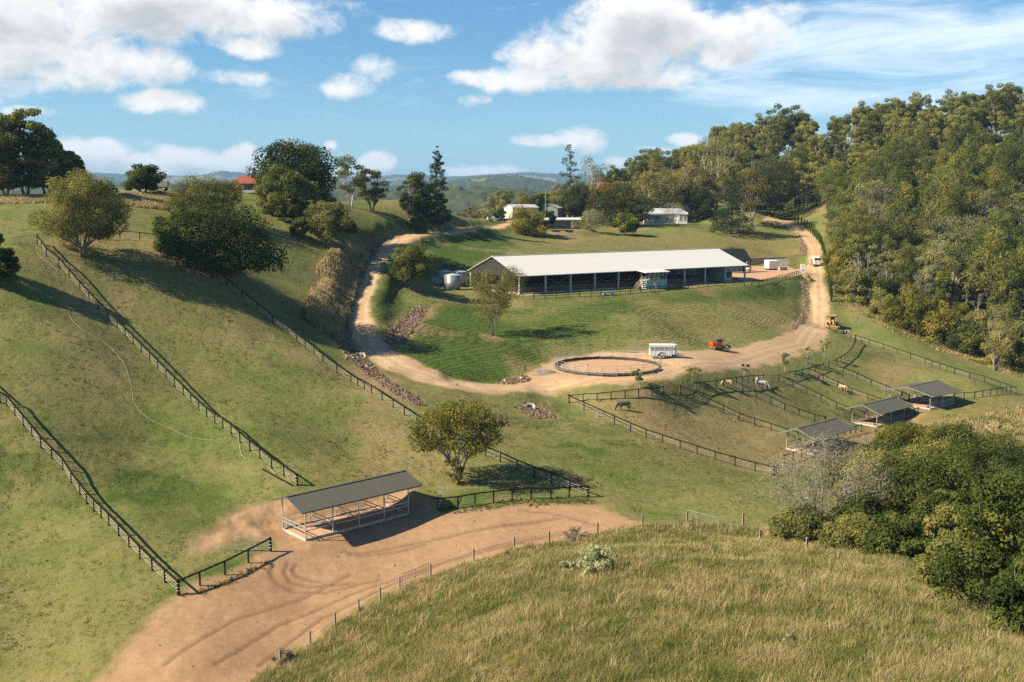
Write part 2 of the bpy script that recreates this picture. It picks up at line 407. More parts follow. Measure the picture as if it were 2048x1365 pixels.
AFL = onz(1039, 590, ZPAD); AFR = onz(1489, 563, ZPAD)
AU = (AFR-AFL)[:2]; ALEN = float(np.hypot(*AU)); AU = AU/ALEN; AV = np.array([-AU[1], AU[0]]); AWID = 23.0
AROT = math.atan2(AU[1], AU[0])
def arena(u, v, z=0.0): return np.array([AFL[0]+AU[0]*u+AV[0]*v, AFL[1]+AU[1]*u+AV[1]*v, ZPAD+z])
def flatten(poly, z, fade):
    global GH
    sdv = sdist([tuple(p[:2]) for p in poly], _GX, _GY); w = smooth01(1-sdv/fade); GH = GH*(1-w)+z*w
def flat_disc(c, r, z, fade):
    global GH
    w = smooth01(1-(np.hypot(_GX-c[0], _GY-c[1])-r)/fade); GH = GH*(1-w)+z*w
# the gravel road lies on a level bench cut into the slopes
BENCH_PX = [[(1030,446),(1000,452),(930,460),(870,466),(800,480),(768,506),(742,548),(724,600),(720,645),(735,690),(790,730),(880,764),(1000,776)],[(1641,640),(1637,600),(1633,550),(1630,510),(1612,474),(1575,450),(1540,438)]]
def bench(px, half, fade):
    global GH
    P = [at(*q) for q in px]; pts = []
    for a, b in zip(P[:-1], P[1:]):
        n = max(1, int(np.linalg.norm((b-a)[:2])/1.0)); pts += [a+(b-a)*i/n for i in range(n)]
    pts.append(P[-1]); pts = np.array(pts); z = gz(pts[:, 0], pts[:, 1]); k = 9; zz = np.convolve(np.pad(z, k//2, 'edge'), np.ones(k)/k, 'valid')
    D = np.full(_GX.shape, 1e9); Zt = np.zeros(_GX.shape)
    for (x, y, _), zq in zip(pts, zz):
        d = np.hypot(_GX-x, _GY-y); m = d < D; D[m] = d[m]; Zt[m] = zq
    w = smooth01(1-(D-half)/fade); GH = GH*(1-w)+Zt*w
for _b in BENCH_PX: bench(_b, 2.6, 4.5)
YARDPX = [(1500, 563), (1540, 556), (1607, 545), (1612, 536), (1572, 530), (1500, 530)]
flatten([arena(-3, -4), arena(ALEN+3, -4), onz(1545, 557, ZPAD), onz(1612, 545, ZPAD), onz(1600, 532, ZPAD), onz(1500, 532, ZPAD), arena(ALEN+6, 25), arena(-3, 25)], ZPAD, 7.0)
flatten([onz(880, 584, ZPAD+.3), onz(960, 584, ZPAD+.3), onz(950, 572, ZPAD+.3), onz(880, 570, ZPAD+.3)], ZPAD+.3, 9.0)
RYC = at(1215, 730); RYR = 9.6; flat_disc(RYC, 9.5, RYC[2]-.5, 9.0); RYC[2] -= .5
SHA = at(612, 1083); SHB = at(817, 1030); SHD = at(568, 1061)
SHZ = float((SHA[2]+SHB[2]+SHD[2])/3)
SHA = onz(612, 1083, SHZ); SHB = onz(817, 1030, SHZ); SHD = onz(568, 1061, SHZ)
flatten([SHA, SHB, SHB+(SHD-SHA), SHD], SHZ, 3.0)
PSH = []      # paddock shelters: front-left, front-right, back-left base corners
for fl, fr, bl in (((1625,910),(1690,890),(1577,898)), ((1753,855.5),(1808.5,840.6),(1707,845.5)), ((1859.5,820),(1907.5,808),(1814.5,798.5))):
    z = float(at(*fl)[2]); A, B, D = onz(*fl, z), onz(*fr, z), onz(*bl, z); PSH.append((A, B, D, z))
    flatten([A, B, B+(D-A), D], z, 3.0)
HOUSE = at(1342, 452); flat_disc(HOUSE+np.array([2, 6, 0]), 16, HOUSE[2]+.4, 10)
PAV = at(1115, 459); flat_disc(PAV, 9, PAV[2], 7)

def W2(pts): return [tuple(at(*p)[:2]) for p in pts]
ROAD_PX = [(1000,441),(1010,445),(960,455),(870,463),(800,472),(770,487),(745,520),(725,560),(708,600),(700,640),(705,680),(725,712),(770,740),(830,762),(900,777),(980,786),(1060,786),(1140,779),(1250,768),(1330,758),(1420,747),(1500,736),(1570,724),(1625,706),(1652,680),(1660,655),(1655,610),(1650,570),(1648,525),(1644,492),(1625,467),(1592,449),(1560,439),(1530,434),
 (1522,439),(1570,453),(1598,470),(1612,490),(1617,512),(1619,525),(1600,538),(1545,552),(1560,556),(1608,549),(1621,560),(1620,590),(1621,622),(1612,646),(1590,662),(1540,680),(1480,696),(1420,700),(1365,702),(1300,703),(1200,706),(1110,716),(1082,732),(1060,748),(1030,764),(990,768),(945,764),(895,753),(850,736),(800,708),(768,682),(747,655),(741,620),(747,580),(762,540),(782,508),(805,490),(845,475),(885,470),(950,465),(1000,458),(1040,450),(1035,441)]
YARD_PX = [(150,1400),(215,1330),(290,1255),(345,1200),(400,1165),(470,1135),(540,1103),(556,1080),(470,1085),(385,1112),(410,1075),(450,1040),(500,1012),(560,1000),(600,990),(640,1000),(830,985),(868,1000),(880,1022),(1000,1014),(1100,1006),(1190,1012),(1245,1030),(1288,1046),(1200,1066),(1100,1086),(1000,1113),(900,1136),(860,1152),(800,1176),(740,1206),(670,1250),(570,1318),(500,1368),(450,1400)]
BANK_PX = [(385,1112),(410,1070),(450,1035),(510,1010),(575,1000),(700,990),(830,980),(870,1005),(840,1030),(700,1010),(570,1065)]
APRON = [tuple(arena(*q)[:2]) for q in ((-1.5,-2.2),(ALEN+1.5,-2.2))]+[tuple(onz(1545,556,ZPAD)[:2]), tuple(onz(1606,546,ZPAD)[:2]), tuple(onz(1575,533,ZPAD)[:2]), tuple(onz(1500,533,ZPAD)[:2]), tuple(arena(ALEN+3, 22)[:2]), tuple(arena(-1, 23)[:2])]
SANDR = [(float(RYC[0]+9.2*math.cos(a)), float(RYC[1]+9.2*math.sin(a))) for a in np.linspace(0, 2*math.pi, 40, endpoint=False)]
LUSH = [([(845,482),(905,470),(1000,464),(1035,488),(1000,510),(960,522),(920,548),(885,552),(868,520)],1.0,2),
 ([(752,575),(775,560),(790,600),(770,650),(752,640)],.9,2),([(870,606),(940,606),(960,640),(1040,650),(1090,655),(1080,720),(1040,750),(980,762),(900,748),(830,715),(790,690),(840,640)],.95,3),
 ([(1130,610),(1290,598),(1240,630),(1180,690),(1120,690),(1060,650)],.75,4),([(1290,596),(1490,582),(1600,565),(1605,600),(1500,606),(1350,612)],.8,3),
 ([(700,450),(800,445),(900,452),(800,465),(760,480),(720,475)],.6,3),([(1662,500),(1700,520),(1700,600),(1668,610)],.9,2),
 ([(560,600),(640,640),(640,690),(590,660)],.7,4),([(300,840),(420,850),(470,890),(380,900),(300,880)],.9,4),([(180,960),(330,930),(380,960),(300,1020),(200,1000)],.8,4),([(110,590),(170,610),(160,640),(80,640)],.8,3),
 ([(1715,700),(1780,710),(1800,730),(1730,730)],.8,2),([(1560,830),(1640,860),(1700,880),(1600,880)],.4,3),([(1520,790),(1600,770),(1650,790),(1560,800)],.5,3),
 ([(880,985),(1180,985),(1180,1008),(1000,1010),(885,1025)],.85,1.5),([(700,720),(800,760),(860,800),(840,830)],.3,4),([(980,900),(1200,870),(1350,960),(1300,1000),(1100,950)],.35,6),([(360,1175),(545,1088),(545,1108),(400,1172)],.8,.8)]
DRY = [([(-40,392),(150,392),(370,386),(430,400),(425,425),(330,424),(150,408),(-40,410)],1.0,3),([(640,520),(700,505),(735,505),(735,530),(700,600),(695,680),(680,700),(620,650),(618,600)],1.0,2),
 ([(480,1375),(560,1322),(660,1250),(740,1206),(860,1150),(1000,1110),(1100,1083),(1290,1046),(1500,1055),(1560,1070),(1800,1130),(1850,1190),(1950,1270),(2200,1300),(2200,1600),(480,1600)],.75,3),
 ([(1650,590),(1720,630),(1850,690),(2048,760),(2200,800),(2200,760),(1900,690),(1760,640),(1680,600)],.8,3),
 ([(1780,850),(2048,800),(2200,900),(1900,900)],.5,5),([(1380,470),(1600,480),(1590,520),(1400,500),(1050,500),(1060,475)],.35,6),([(1250,620),(1560,620),(1560,670),(1420,690),(1330,660)],.35,6),
 ([(760,408),(900,412),(950,430),(800,430)],.55,5),([(860,596),(940,590),(1040,600),(940,612),(870,612)],.5,2),([(1150,860),(1550,940),(1560,890),(1350,790),(1160,800)],.25,6)]
BARE = [([(1138,805),(1360,788),(1460,775),(1600,860),(1560,925),(1545,950),(1394,909)],.55,4),([(1360,787),(1526,765),(1640,842),(1590,880)],.45,4),([(690,628),(708,690),(760,745),(858,812),(790,795),(715,740),(676,690)],.9,1.5),([(866,610),(812,624),(766,684),(808,692),(845,640)],.9,1.5),([(1040,804),(1042,830),(1080,840),(1112,835),(1090,814)],.95,1),([(985,770),(1058,750),(1062,764),(1010,772)],.8,1),([(1600,560),(1616,566),(1620,620),(1588,664),(1576,655),(1604,620)],.9,1.5),([(930,456),(870,454),(800,460),(745,485),(712,555),(728,560),(765,488),(870,461)],.7,1.5),([(130,500),(175,500),(200,530),(150,540),(110,520)],.55,4),([(360,500),(400,510),(430,560),(390,550)],.55,3),([(430,880),(490,920),(560,980),(520,960),(440,900)],.5,1.5),([(1150,790),(1360,775),(1380,800),(1200,815)],.3,3),
 ([(1540,900),(1640,880),(1720,860),(1800,830),(1860,800),(1900,810),(1800,860),(1700,890),(1600,930),(1540,925)],.9,2),([(1240,840),(1310,860),(1340,880),(1260,850)],.5,2),([(1760,740),(1790,750),(1780,760),(1755,750)],.5,1.5),
 ([(960,665),(1000,672),(990,685),(955,678)],.8,1),([(895,950),(960,955),(1000,975),(900,980)],.6,2),([(940,785),(1000,780),(1020,830),(990,860),(960,830)],.45,4),([(960,860),(1010,880),(1060,920),(1000,900)],.35,3),
 ([(1170,990),(1230,1000),(1300,1040),(1240,1030)],.5,3),([(860,552),(930,545),(900,560),(870,580)],.8,2),([(770,745),(880,775),(960,790),(900,800),(800,780)],.4,3),([(0,760),(150,770),(200,800),(60,790)],.25,8),([(1650,760),(1700,780),(1850,840),(1700,790)],.45,2),
 ([(1560,700),(1660,680),(1680,690),(1570,715)],.3,2),([(850,600),(950,596),(950,606),(860,610)],.6,2),([(1620,470),(1598,458),(1590,470),(1606,500)],.5,1)]
MOWN = [[(800,475),(1030,466),(1600,480),(1610,560),(1590,650),(1420,695),(1100,715),(1000,765),(900,750),(770,680),(745,620),(760,545)],[(460,400),(760,400),(950,440),(800,470),(700,540),(640,520),(520,520)],[(1655,490),(1705,515),(1710,610),(1665,615)]]
TRACKS = [[(545,1130),(542,1150),(556,1170),(590,1185),(650,1186),(760,1160)],[(575,1128),(568,1145),(580,1165),(620,1175),(700,1168)],[(592,1128),(585,1140),(595,1155),(640,1165)],[(430,1330),(560,1250),(700,1190),(860,1135),(1000,1090),(1150,1060)],[(520,1330),(640,1240),(760,1180),(880,1130),(1050,1085)],[(700,1110),(820,1090),(960,1060),(1080,1045)],[(690,1102),(720,1112),(790,1105),(850,1090)],[(330,1330),(470,1240),(600,1200),(700,1150)],[(900,1075),(1010,1050),(1130,1035)],[(1040,1020),(1120,1030),(1200,1052)]]

NC, NR = 860, 800
ang = np.linspace(R(-37), R(37), NC); yy = 24.0*(650/24.0)**np.linspace(0, 1, NR)
_AA, _YY = np.meshgrid(np.tan(ang), yy); TX = (_AA*_YY).ravel(); TY = _YY.ravel()
def ragged(X, Y, amp, s, seed): return X+amp*(fbm(X, Y, s, seed, 3)-.5)*2, Y+amp*(fbm(X, Y, s, seed+5, 3)-.5)*2
RX, RYv = ragged(TX, TY, 1.1, 3.0, 3); RX2, RY2 = ragged(TX, TY, 3.0, 9.0, 21)
road_w = W2(ROAD_PX); yard_w = W2(YARD_PX); bank_w = W2(BANK_PX)
sd_road = sdist(road_w, RX, RYv); sd_yard = sdist(yard_w, RX, RYv)
gravel = smooth01(.5-sd_road/1.4); dirt = smooth01(.5-sd_yard/1.6); dirt = np.maximum(dirt, smooth01(.5-sdist(bank_w, RX, RYv)/3.0))
sand = np.maximum(smooth01(.5-sdist(APRON, TX, TY)/.5), smooth01(.5-sdist(SANDR, TX, TY)/.4))
def zones(L, X, Y):
    r = np.zeros(len(X))
    for px, s, w in L: r = np.maximum(r, s*smooth01(.5-sdist(W2(px), X, Y)/(2*w)))
    return r
lush = zones(LUSH, RX2, RY2); dry = zones(DRY, RX2, RY2); bare = zones(BARE, RX2, RY2)
rows = np.zeros(len(TX))
for pl in MOWN: rows = np.maximum(rows, smooth01(.5-sdist(W2(pl), RX2, RY2)/5.0))
pat = fbm(TX, TY, 14, 40, 3); lush = np.clip(lush+.55*smooth01((pat-.6)/.14)*(1-dry)*(fbm(TX, TY, 3.5, 60, 3) > .5), 0, 1)
bare = np.clip(bare*(.4+1.2*fbm(TX, TY, 2.0, 31, 3))+.5*smooth01((fbm(TX, TY, 20, 51, 4)-.62)/.1), 0, 1)
track = np.zeros(len(TX))
for t in TRACKS:
    pl = W2(t); dl = dist_line(pl, TX, TY); track = np.maximum(track, smooth01(1-dl/.42))
# wheel ruts and crown of the gravel road, micro-relief
TZ = gz(TX, TY)
open_g = (1-np.clip(gravel+dirt+sand, 0, 1))
TZ = TZ+open_g*((fbm(TX, TY, 3.0, 71, 3)-.5)*.22+(fbm(TX, TY, .9, 81, 2)-.5)*.10)*(TY < 420)
TZ = TZ+np.clip(dirt, 0, 1)*((fbm(TX, TY, 1.1, 91, 3)-.5)*.10-track*.055)+gravel*(fbm(TX, TY, 1.6, 95, 3)-.5)*.06
bk = smooth01(.5-sdist(bank_w, RX, RYv)/3.0); TZ = TZ+bk*(fbm(TX, TY, 2.2, 99, 4)-.35)*.7
WEAR = [[(1010,450),(880,466),(800,479),(765,512),(740,560),(722,610),(720,650),(735,690),(790,730),(880,762),(1000,777),(1150,772),(1320,752),(1480,722),(1600,690),(1636,650),(1637,600),(1633,540),(1630,500),(1610,470),(1570,448)]]
rd = dist_line(W2(WEAR[0]), TX, TY); wear = gravel*np.exp(-((rd-.95)/.38)**2)
TZ = TZ-wear*.05
def road_strip(pl, w): return np.exp(-((dist_line(W2(pl), TX, TY)-w)/.35)**2)
A_ = np.column_stack([gravel, dirt, lush, np.ones(len(TX))]); B_ = np.column_stack([dry, bare, rows, np.ones(len(TX))])
C_ = np.column_stack([sand, track, wear, np.ones(len(TX))])

def ground_mat():
    m = bpy.data.materials.new('ground_cover'); m.use_nodes = True; nt = NT(m.node_tree); bs = nt.n['Principled BSDF']
    a = nt.node('ShaderNodeSeparateColor', {0: nt.node('ShaderNodeAttribute', attribute_name='A').outputs['Color']}).outputs
    b = nt.node('ShaderNodeSeparateColor', {0: nt.node('ShaderNodeAttribute', attribute_name='B').outputs['Color']}).outputs
    c = nt.node('ShaderNodeSeparateColor', {0: nt.node('ShaderNodeAttribute', attribute_name='C').outputs['Color']}).outputs
    P = nt.node('ShaderNodeNewGeometry').outputs['Position']; sp = nt.node('ShaderNodeSeparateXYZ', {0: P})
    n_big = nt.noise(P, .035, 4.0); n_mid = nt.noise(P, .16, 6.0, .65); n_fine = nt.noise(P, 1.3, 6.0, .7); n_vf = nt.noise(P, 4.5, 4.0, .7)
    streak = nt.noise(nt.vm('MULTIPLY', P, (.5, 2.2, 1.0)), 1.0, 5.0, .65)
    g = nt.mix(nt.ss(n_mid, .36, .66), (.158, .152, .050, 1), (.104, .130, .031, 1))
    g = nt.mix(nt.ss(n_big, .4, .68, 0, .6), g, (.192, .156, .058, 1))
    g = nt.mix(nt.ss(n_fine, .48, .70, 0, .80), g, (.058, .074, .016, 1))
    g = nt.mix(nt.ss(nt.noise(P, .55, 5.0, .7), .52, .72, 0, .5), g, (.070, .092, .019, 1))
    g = nt.mix(nt.ss(streak, .55, .75, 0, .6), g, (.225, .185, .085, 1))
    lu = nt.mix(nt.ss(n_fine, .35, .65), (.066, .104, .017, 1), (.040, .068, .012, 1))
    lu = nt.mix(nt.ss(n_vf, .55, .75, 0, .5), lu, (.095, .115, .028, 1))
    g = nt.mix(nt.m('MULTIPLY', a[2], nt.ss(n_mid, .22, .5, .55, 1.0)), g, lu)
    # drill rows following the contour
    zz = nt.m('ADD', nt.m('MULTIPLY', sp.outputs[2], 24.0), nt.m('MULTIPLY', nt.m('ADD', n_mid, nt.m('MULTIPLY', n_big, 2.0)), 6.0))
    rw = nt.ss(nt.m('SINE', zz), -.2, .75)
    rwn = nt.m('MULTIPLY', nt.m('MULTIPLY', rw, b[2]), nt.ss(n_fine, .3, .6, .15, .8))
    g = nt.mix(nt.m('MULTIPLY', rwn, nt.m('ADD', nt.m('MULTIPLY', a[2], .45), .20)), g, (.026, .046, .009, 1))
    dr = nt.mix(nt.ss(n_fine, .35, .68), (.245, .175, .080, 1), (.130, .100, .036, 1))
    g = nt.mix(nt.m('MULTIPLY', b[0], .9), g, dr)
    soil = nt.mix(nt.ss(n_fine, .3, .7), (.330, .207, .112, 1), (.268, .163, .088, 1))
    soil = nt.mix(nt.ss(n_mid, .45, .7, 0, .6), soil, (.215, .122, .064, 1))
    g = nt.mix(nt.m('MULTIPLY', b[1], nt.ss(n_vf, .3, .6, .35, .95)), g, nt.mix(.35, soil, (.24, .18, .09, 1)))
    so = nt.mix(nt.m('MULTIPLY', c[1], .7), soil, (.150, .088, .050, 1))
    so = nt.mix(nt.ss(n_vf, .62, .8, 0, .5), so, (.37, .245, .145, 1))
    grv = nt.mix(nt.ss(n_mid, .35, .68), (.385, .258, .146, 1), (.330, .208, .110, 1))
    grv = nt.mix(nt.ss(nt.noise(nt.vm('MULTIPLY', P, (.12, .7, .5)), 1.0, 5.0), .5, .72, 0, .7), grv, (.440, .325, .212, 1))
    grv = nt.mix(nt.m('MULTIPLY', c[2], .55), grv, (.47, .345, .222, 1))
    grv = nt.mix(nt.ss(n_vf, .58, .8, 0, .45), grv, (.22, .15, .09, 1))
    snd = nt.mix(nt.ss(n_fine, .3, .7), (.42, .265, .158, 1), (.35, .21, .12, 1))
    col = nt.mix(a[1], g, so); col = nt.mix(a[0], col, grv); col = nt.mix(c[0], col, snd)
    nt.put(bs.inputs['Base Color'], col); bs.inputs['Roughness'].default_value = .95; bs.inputs['Specular IOR Level'].default_value = .08
    soft = nt.m('SUBTRACT', 1.0, nt.m('MAXIMUM', nt.m('MAXIMUM', a[0], c[0]), nt.m('MULTIPLY', a[1], .85)), clamp=True)
    h = nt.m('ADD', nt.m('MULTIPLY', n_fine, .5), nt.m('ADD', nt.m('MULTIPLY', n_vf, .28), nt.m('MULTIPLY', rwn, .35)))
    bp = nt.node('ShaderNodeBump', {'Height': h, 'Strength': nt.m('ADD', nt.m('MULTIPLY', soft, .75), .22), 'Distance': .35}); nt.put(bs.inputs['Normal'], bp.outputs[0])
    return m
GMAT = ground_mat()
_idx = np.arange(NC*NR).reshape(NR, NC)
_Q = np.stack([_idx[:-1, :-1], _idx[:-1, 1:], _idx[1:, 1:], _idx[1:, :-1]], -1).reshape(-1, 4)
_V = np.column_stack([TX, TY, TZ])
def qmean(a): return a[_Q].mean(1)
cls = np.zeros(len(_Q), int)
cls[qmean(gravel) > .5] = 1; cls[qmean(dirt) > .5] = 2
ysd = qmean(sand); qx, qy = qmean(TX), qmean(TY)
cls[(ysd > .5) & (np.hypot(qx-RYC[0], qy-RYC[1]) > 12)] = 3; cls[(ysd > .5) & (np.hypot(qx-RYC[0], qy-RYC[1]) <= 12)] = 4
for k, nm in enumerate(('ground', 'gravel_road', 'dirt_yard', 'arena_apron', 'round_yard_sand')):
    q = _Q[cls == k]; u, inv = np.unique(q, return_inverse=True)
    tag(np_mesh(nm, _V[u], inv.reshape(q.shape), GMAT, None, True, {'A': A_[u], 'B': B_[u], 'C': C_[u]}), kind='structure')

# distant hills, from the edge of the farm out to the horizon
def interp(px, tab): return np.interp(px, [t[0] for t in tab], [t[1] for t in tab])
def build_hills():
    nc, nr = 1000, 260
    an = np.linspace(R(-40), R(40), nc); rr = 560.0*(16000/560.0)**np.linspace(0, 1, nr)
    T, Yv = np.meshgrid(np.tan(an), rr); X = T*Yv; px = 1024+2000*T
    wob = 1+.10*(fbm(X, Yv, 900, 5, 3)-.5)
    base = CAMZ-95-Yv*.004
    RG = [(9000, 2600, [(-400,352),(0,350),(60,353),(200,349),(300,354),(400,357),(450,347),(520,352),(700,358),(800,351),(900,356),(1000,351),(1060,349),(1150,355),(1300,350),(1600,345),(2500,350)]),
          (4200, 900, [(-400,372),(0,368),(200,372),(330,376),(460,372),(600,372),(660,366),(720,370),(800,374),(880,368),(930,360),(990,355),(1040,357),(1080,364),(1130,374),(1300,380),(2500,370)]),
          (1900, 420, [(-400,392),(0,390),(230,380),(300,376),(420,384),(560,392),(700,386),(850,396),(900,390),(960,384),(1040,390),(1150,394),(2500,400)])]
    Z = base.copy()
    for r0, w, tab in RG:
        H = CAMZ+r0*(405.0-interp(px, tab))/2000.0
        f = np.exp(-((Yv*wob-r0)/w)**2)
        Z = Z*(1-f)+np.maximum(Z, H)*f
    far = np.clip((Yv-900)/2500, 0, 1)
    Z = Z+(fbm(X, Yv, 700, 8, 4)-.5)*70*far*np.clip((14000-Yv)/6000, 0, 1)*.5
    can = (vnoise(X, Yv, 17, 61)+.6*vnoise(X, Yv, 8, 62))*np.clip(Yv/2500+.4, .5, 1.2)
    clear = fbm(X, Yv, 520, 77, 3) > .66
    fld = ((np.abs(px-965) < 26) & (np.abs(Yv-3950) < 130)) | ((px > 150) & (px < 345) & (np.abs(Yv-1750) < 110))
    forest = ~(clear | fld)
    Z = Z+can*8*forest
    Z[0] = np.minimum(Z[0], CAMZ-45); 
    idx = np.arange(nc*nr).reshape(nr, nc)
    Q = np.stack([idx[:-1, :-1], idx[:-1, 1:], idx[1:, 1:], idx[1:, :-1]], -1).reshape(-1, 4)
    m = bpy.data.materials.new('far_forest'); m.use_nodes = True; nt = NT(m.node_tree); bs = nt.n['Principled BSDF']
    P = nt.node('ShaderNodeNewGeometry').outputs['Position']; at_ = nt.node('ShaderNodeAttribute', attribute_name='A').outputs['Color']
    fo = nt.node('ShaderNodeSeparateColor', {0: at_}).outputs[0]
    n1 = nt.noise(P, .05, 5.0, .7); n2 = nt.noise(P, .006, 4.0)
    c = nt.mix(nt.ss(n1, .35, .68), (.022, .034, .010, 1), (.066, .072, .022, 1)); c = nt.mix(nt.ss(n2, .4, .65, 0, .5), c, (.055, .056, .016, 1))
    c = nt.mix(fo, (.16, .14, .05, 1), c); nt.put(bs.inputs['Base Color'], c); bs.inputs['Roughness'].default_value = .95; bs.inputs['Specular IOR Level'].default_value = .05
    A = np.zeros((nc*nr, 4)); A[:, 0] = forest.ravel(); A[:, 3] = 1
    tag(np_mesh('hills', np.column_stack([X.ravel(), Yv.ravel(), Z.ravel()]), Q, m, None, True, {'A': A}), kind='structure')
build_hills()
# ---------------------------------------------------------------- trees
def bark(name, c1, c2): return mat(name, c1, .9, .2, 2.5, bump=.4, col2=c2)
BK_GREY = bark('bark_grey', (.20,.17,.13), (.10,.085,.065)); BK_PALE = bark('bark_pale', (.46,.41,.34), (.26,.22,.17))
BK_DARK = bark('bark_dark', (.085,.065,.05), (.045,.035,.028)); BK_DEAD = bark('bark_dead', (.27,.235,.185), (.17,.145,.115)); BK_PINE = bark('bark_pine', (.17,.12,.085), (.085,.06,.045))
LM = dict(
 euc=leafmat('leaf_eucalypt', (0.048,0.060,0.016), (0.128,0.131,0.031), (0.245,0.213,0.062)),
 pine=leafmat('leaf_pine', (0.040,0.056,0.011), (0.096,0.124,0.026), (0.205,0.180,0.042), odd=(.15,.075,.022), oddf=.07),
 fig=leafmat('leaf_fig', (0.024,0.036,0.008), (0.062,0.078,0.017), (0.139,0.139,0.032)),
 dark=leafmat('leaf_dark', (0.016,0.026,0.007), (0.044,0.055,0.013), (0.100,0.108,0.025)),
 olive=leafmat('leaf_olive', (0.060,0.069,0.018), (0.141,0.133,0.039), (0.250,0.213,0.071)),
 hoop=leafmat('leaf_hoop_pine', (0.018,0.031,0.008), (0.047,0.066,0.015), (0.103,0.121,0.024)),
 bright=leafmat('leaf_bright', (0.043,0.068,0.011), (0.123,0.149,0.022), (0.246,0.227,0.044)),
 tulip=leafmat('leaf_tulip_tree', (0.017,0.031,0.006), (0.049,0.068,0.011), (0.102,0.114,0.022), odd=(.42,.10,.03), oddf=.10),
 grey=leafmat('leaf_greygreen', (0.065,0.074,0.030), (0.167,0.163,0.077), (0.290,0.263,0.138)),
 brown=leafmat('leaf_brownish', (0.070,0.061,0.019), (0.154,0.122,0.040), (0.260,0.202,0.067)),
 silver=leafmat('leaf_silver', (.17,.18,.085), (.28,.285,.155), (.42,.41,.26), orand=.08),
 citrus=leafmat('leaf_yellowing', (0.049,0.057,0.010), (0.123,0.119,0.020), (0.268,0.213,0.033), odd=(.46,.25,.03), oddf=.05),
 twig=leafmat('fine_twigs', (.095,.082,.060), (.165,.145,.105), (.225,.195,.145), trans=0.0, orand=.08),
 pencil=leafmat('leaf_cypress', (0.017,0.034,0.007), (0.043,0.071,0.013), (0.087,0.121,0.022)))
def rv3(n, g): v = g.normal(size=(n, 3)); return v/np.linalg.norm(v, axis=1)[:, None]
def leaf_quads(P, N, size, g, asp=.62, sprd=.7):
    """one four-sided leaf spray at each point P, facing roughly N"""
    n = len(P); N = N+sprd*rv3(n, g); N /= np.linalg.norm(N, axis=1)[:, None]+1e-9
    T = np.cross(N, rv3(n, g)); T /= np.linalg.norm(T, axis=1)[:, None]+1e-9; B = np.cross(N, T)
    s = (size*g.uniform(.65, 1.35, n))[:, None]*.5
    bend = N*s*.35
    V = np.stack([P-T*s+bend*0, P-B*s*asp-bend, P+T*s, P+B*s*asp-bend], 1).reshape(-1, 3)
    return V, np.arange(4*n).reshape(n, 4)
def clump_points(c, r, n, g, shell=.55):
    d = rv3(n, g); u = g.uniform(shell**3, 1, n)**(1/3)
    lump = 1+.28*np.sin(d[:, 0]*5+c[0]*3)*np.sin(d[:, 1]*6+c[1])*np.sin(d[:, 2]*5+c[2])
    return c+d*(u*lump)[:, None]*np.asarray(r), d
ENV = {}
def clumps_for(kind, H, Wd, g, n, z0o=None, rs=1.0):
    """clump centres (x,y,z,rx,rz) filling a crown of the given outline"""
    out = []; r = Wd/2; tries = 0
    lop = g.uniform(-.16, .16, 2)*r
    while len(out) < n and tries < 6000:
        tries += 1; t = g.uniform(0, 1); a = g.uniform(0, 2*math.pi)
        if kind == 'round': z0, z1 = .16, .88; pr = math.sqrt(max(0, 1-((t-.42)/.60)**2))
        elif kind == 'bush': z0, z1 = .05, .84; pr = math.sqrt(max(0, 1-((t-.30)/.72)**2))
        elif kind == 'euc': z0, z1 = .30, .95; pr = (.45+.75*math.sin(math.pi*min(1, t*1.02))**.8)*.85
        elif kind == 'pine': z0, z1 = .42, .97; pr = max(.10, (1-t)**.72)*(1 if t > .12 else .75)
        elif kind == 'cone': z0, z1 = .06, .97; pr = max(.07, (1-t)**.8)
        elif kind == 'tallpine': z0, z1 = .40, .95; pr = (.62+.38*math.sin(math.pi*min(1, .15+t)))*(1-max(0, t-.45)**1.6*1.5)
        elif kind == 'hoop': z0, z1 = .22, .985; pr = max(.06, (1-t)**.6)*.95
        elif kind == 'tall': z0, z1 = .22, .95; pr = .25+.75*math.sin(math.pi*(.08+.84*t))
        elif kind == 'vase': z0, z1 = .25, .93; pr = .35+.65*math.sqrt(t)*(1 if t < .8 else .85)
        elif kind == 'young': z0, z1 = .35, .95; pr = .35+.65*math.sin(math.pi*t)
        if z0o is not None: z0 = z0o
        q = g.uniform(.0, 1)**.5*pr
        c = np.array([math.cos(a)*q*r+lop[0]*t, math.sin(a)*q*r+lop[1]*t, H*(z0+(z1-z0)*t)])
        rr = rs*r*g.uniform(.24, .40)*(1 if kind not in ('pine', 'hoop', 'cone') else (1.12 if kind == 'pine' else .85)*(1.05-.5*t))
        if any(np.linalg.norm((c-o[0])*[1, 1, 1.25]) < .62*(rr+o[1])*(.8 if kind in ('round', 'bush') else 1.0) for o in out): continue
        out.append((c, rr))
    return out
def limb(mb, a, b, r0, r1, g, sag=.12, n=4, seg=5):
    a = np.asarray(a, float); b = np.asarray(b, float); L = np.linalg.norm(b-a); off = g.normal(size=3)*L*.07
    pts = []; rad = []
    for i in range(n+1):
        t = i/n; p = a*(1-t)+b*t; p = p+off*math.sin(math.pi*t); p[2] -= L*sag*math.sin(math.pi*t)*(1-t*.3)
        pts.append(p); rad.append(r0*(1-t)+r1*t)
    mb.tube(pts, rad, seg, cap=False)
    return pts
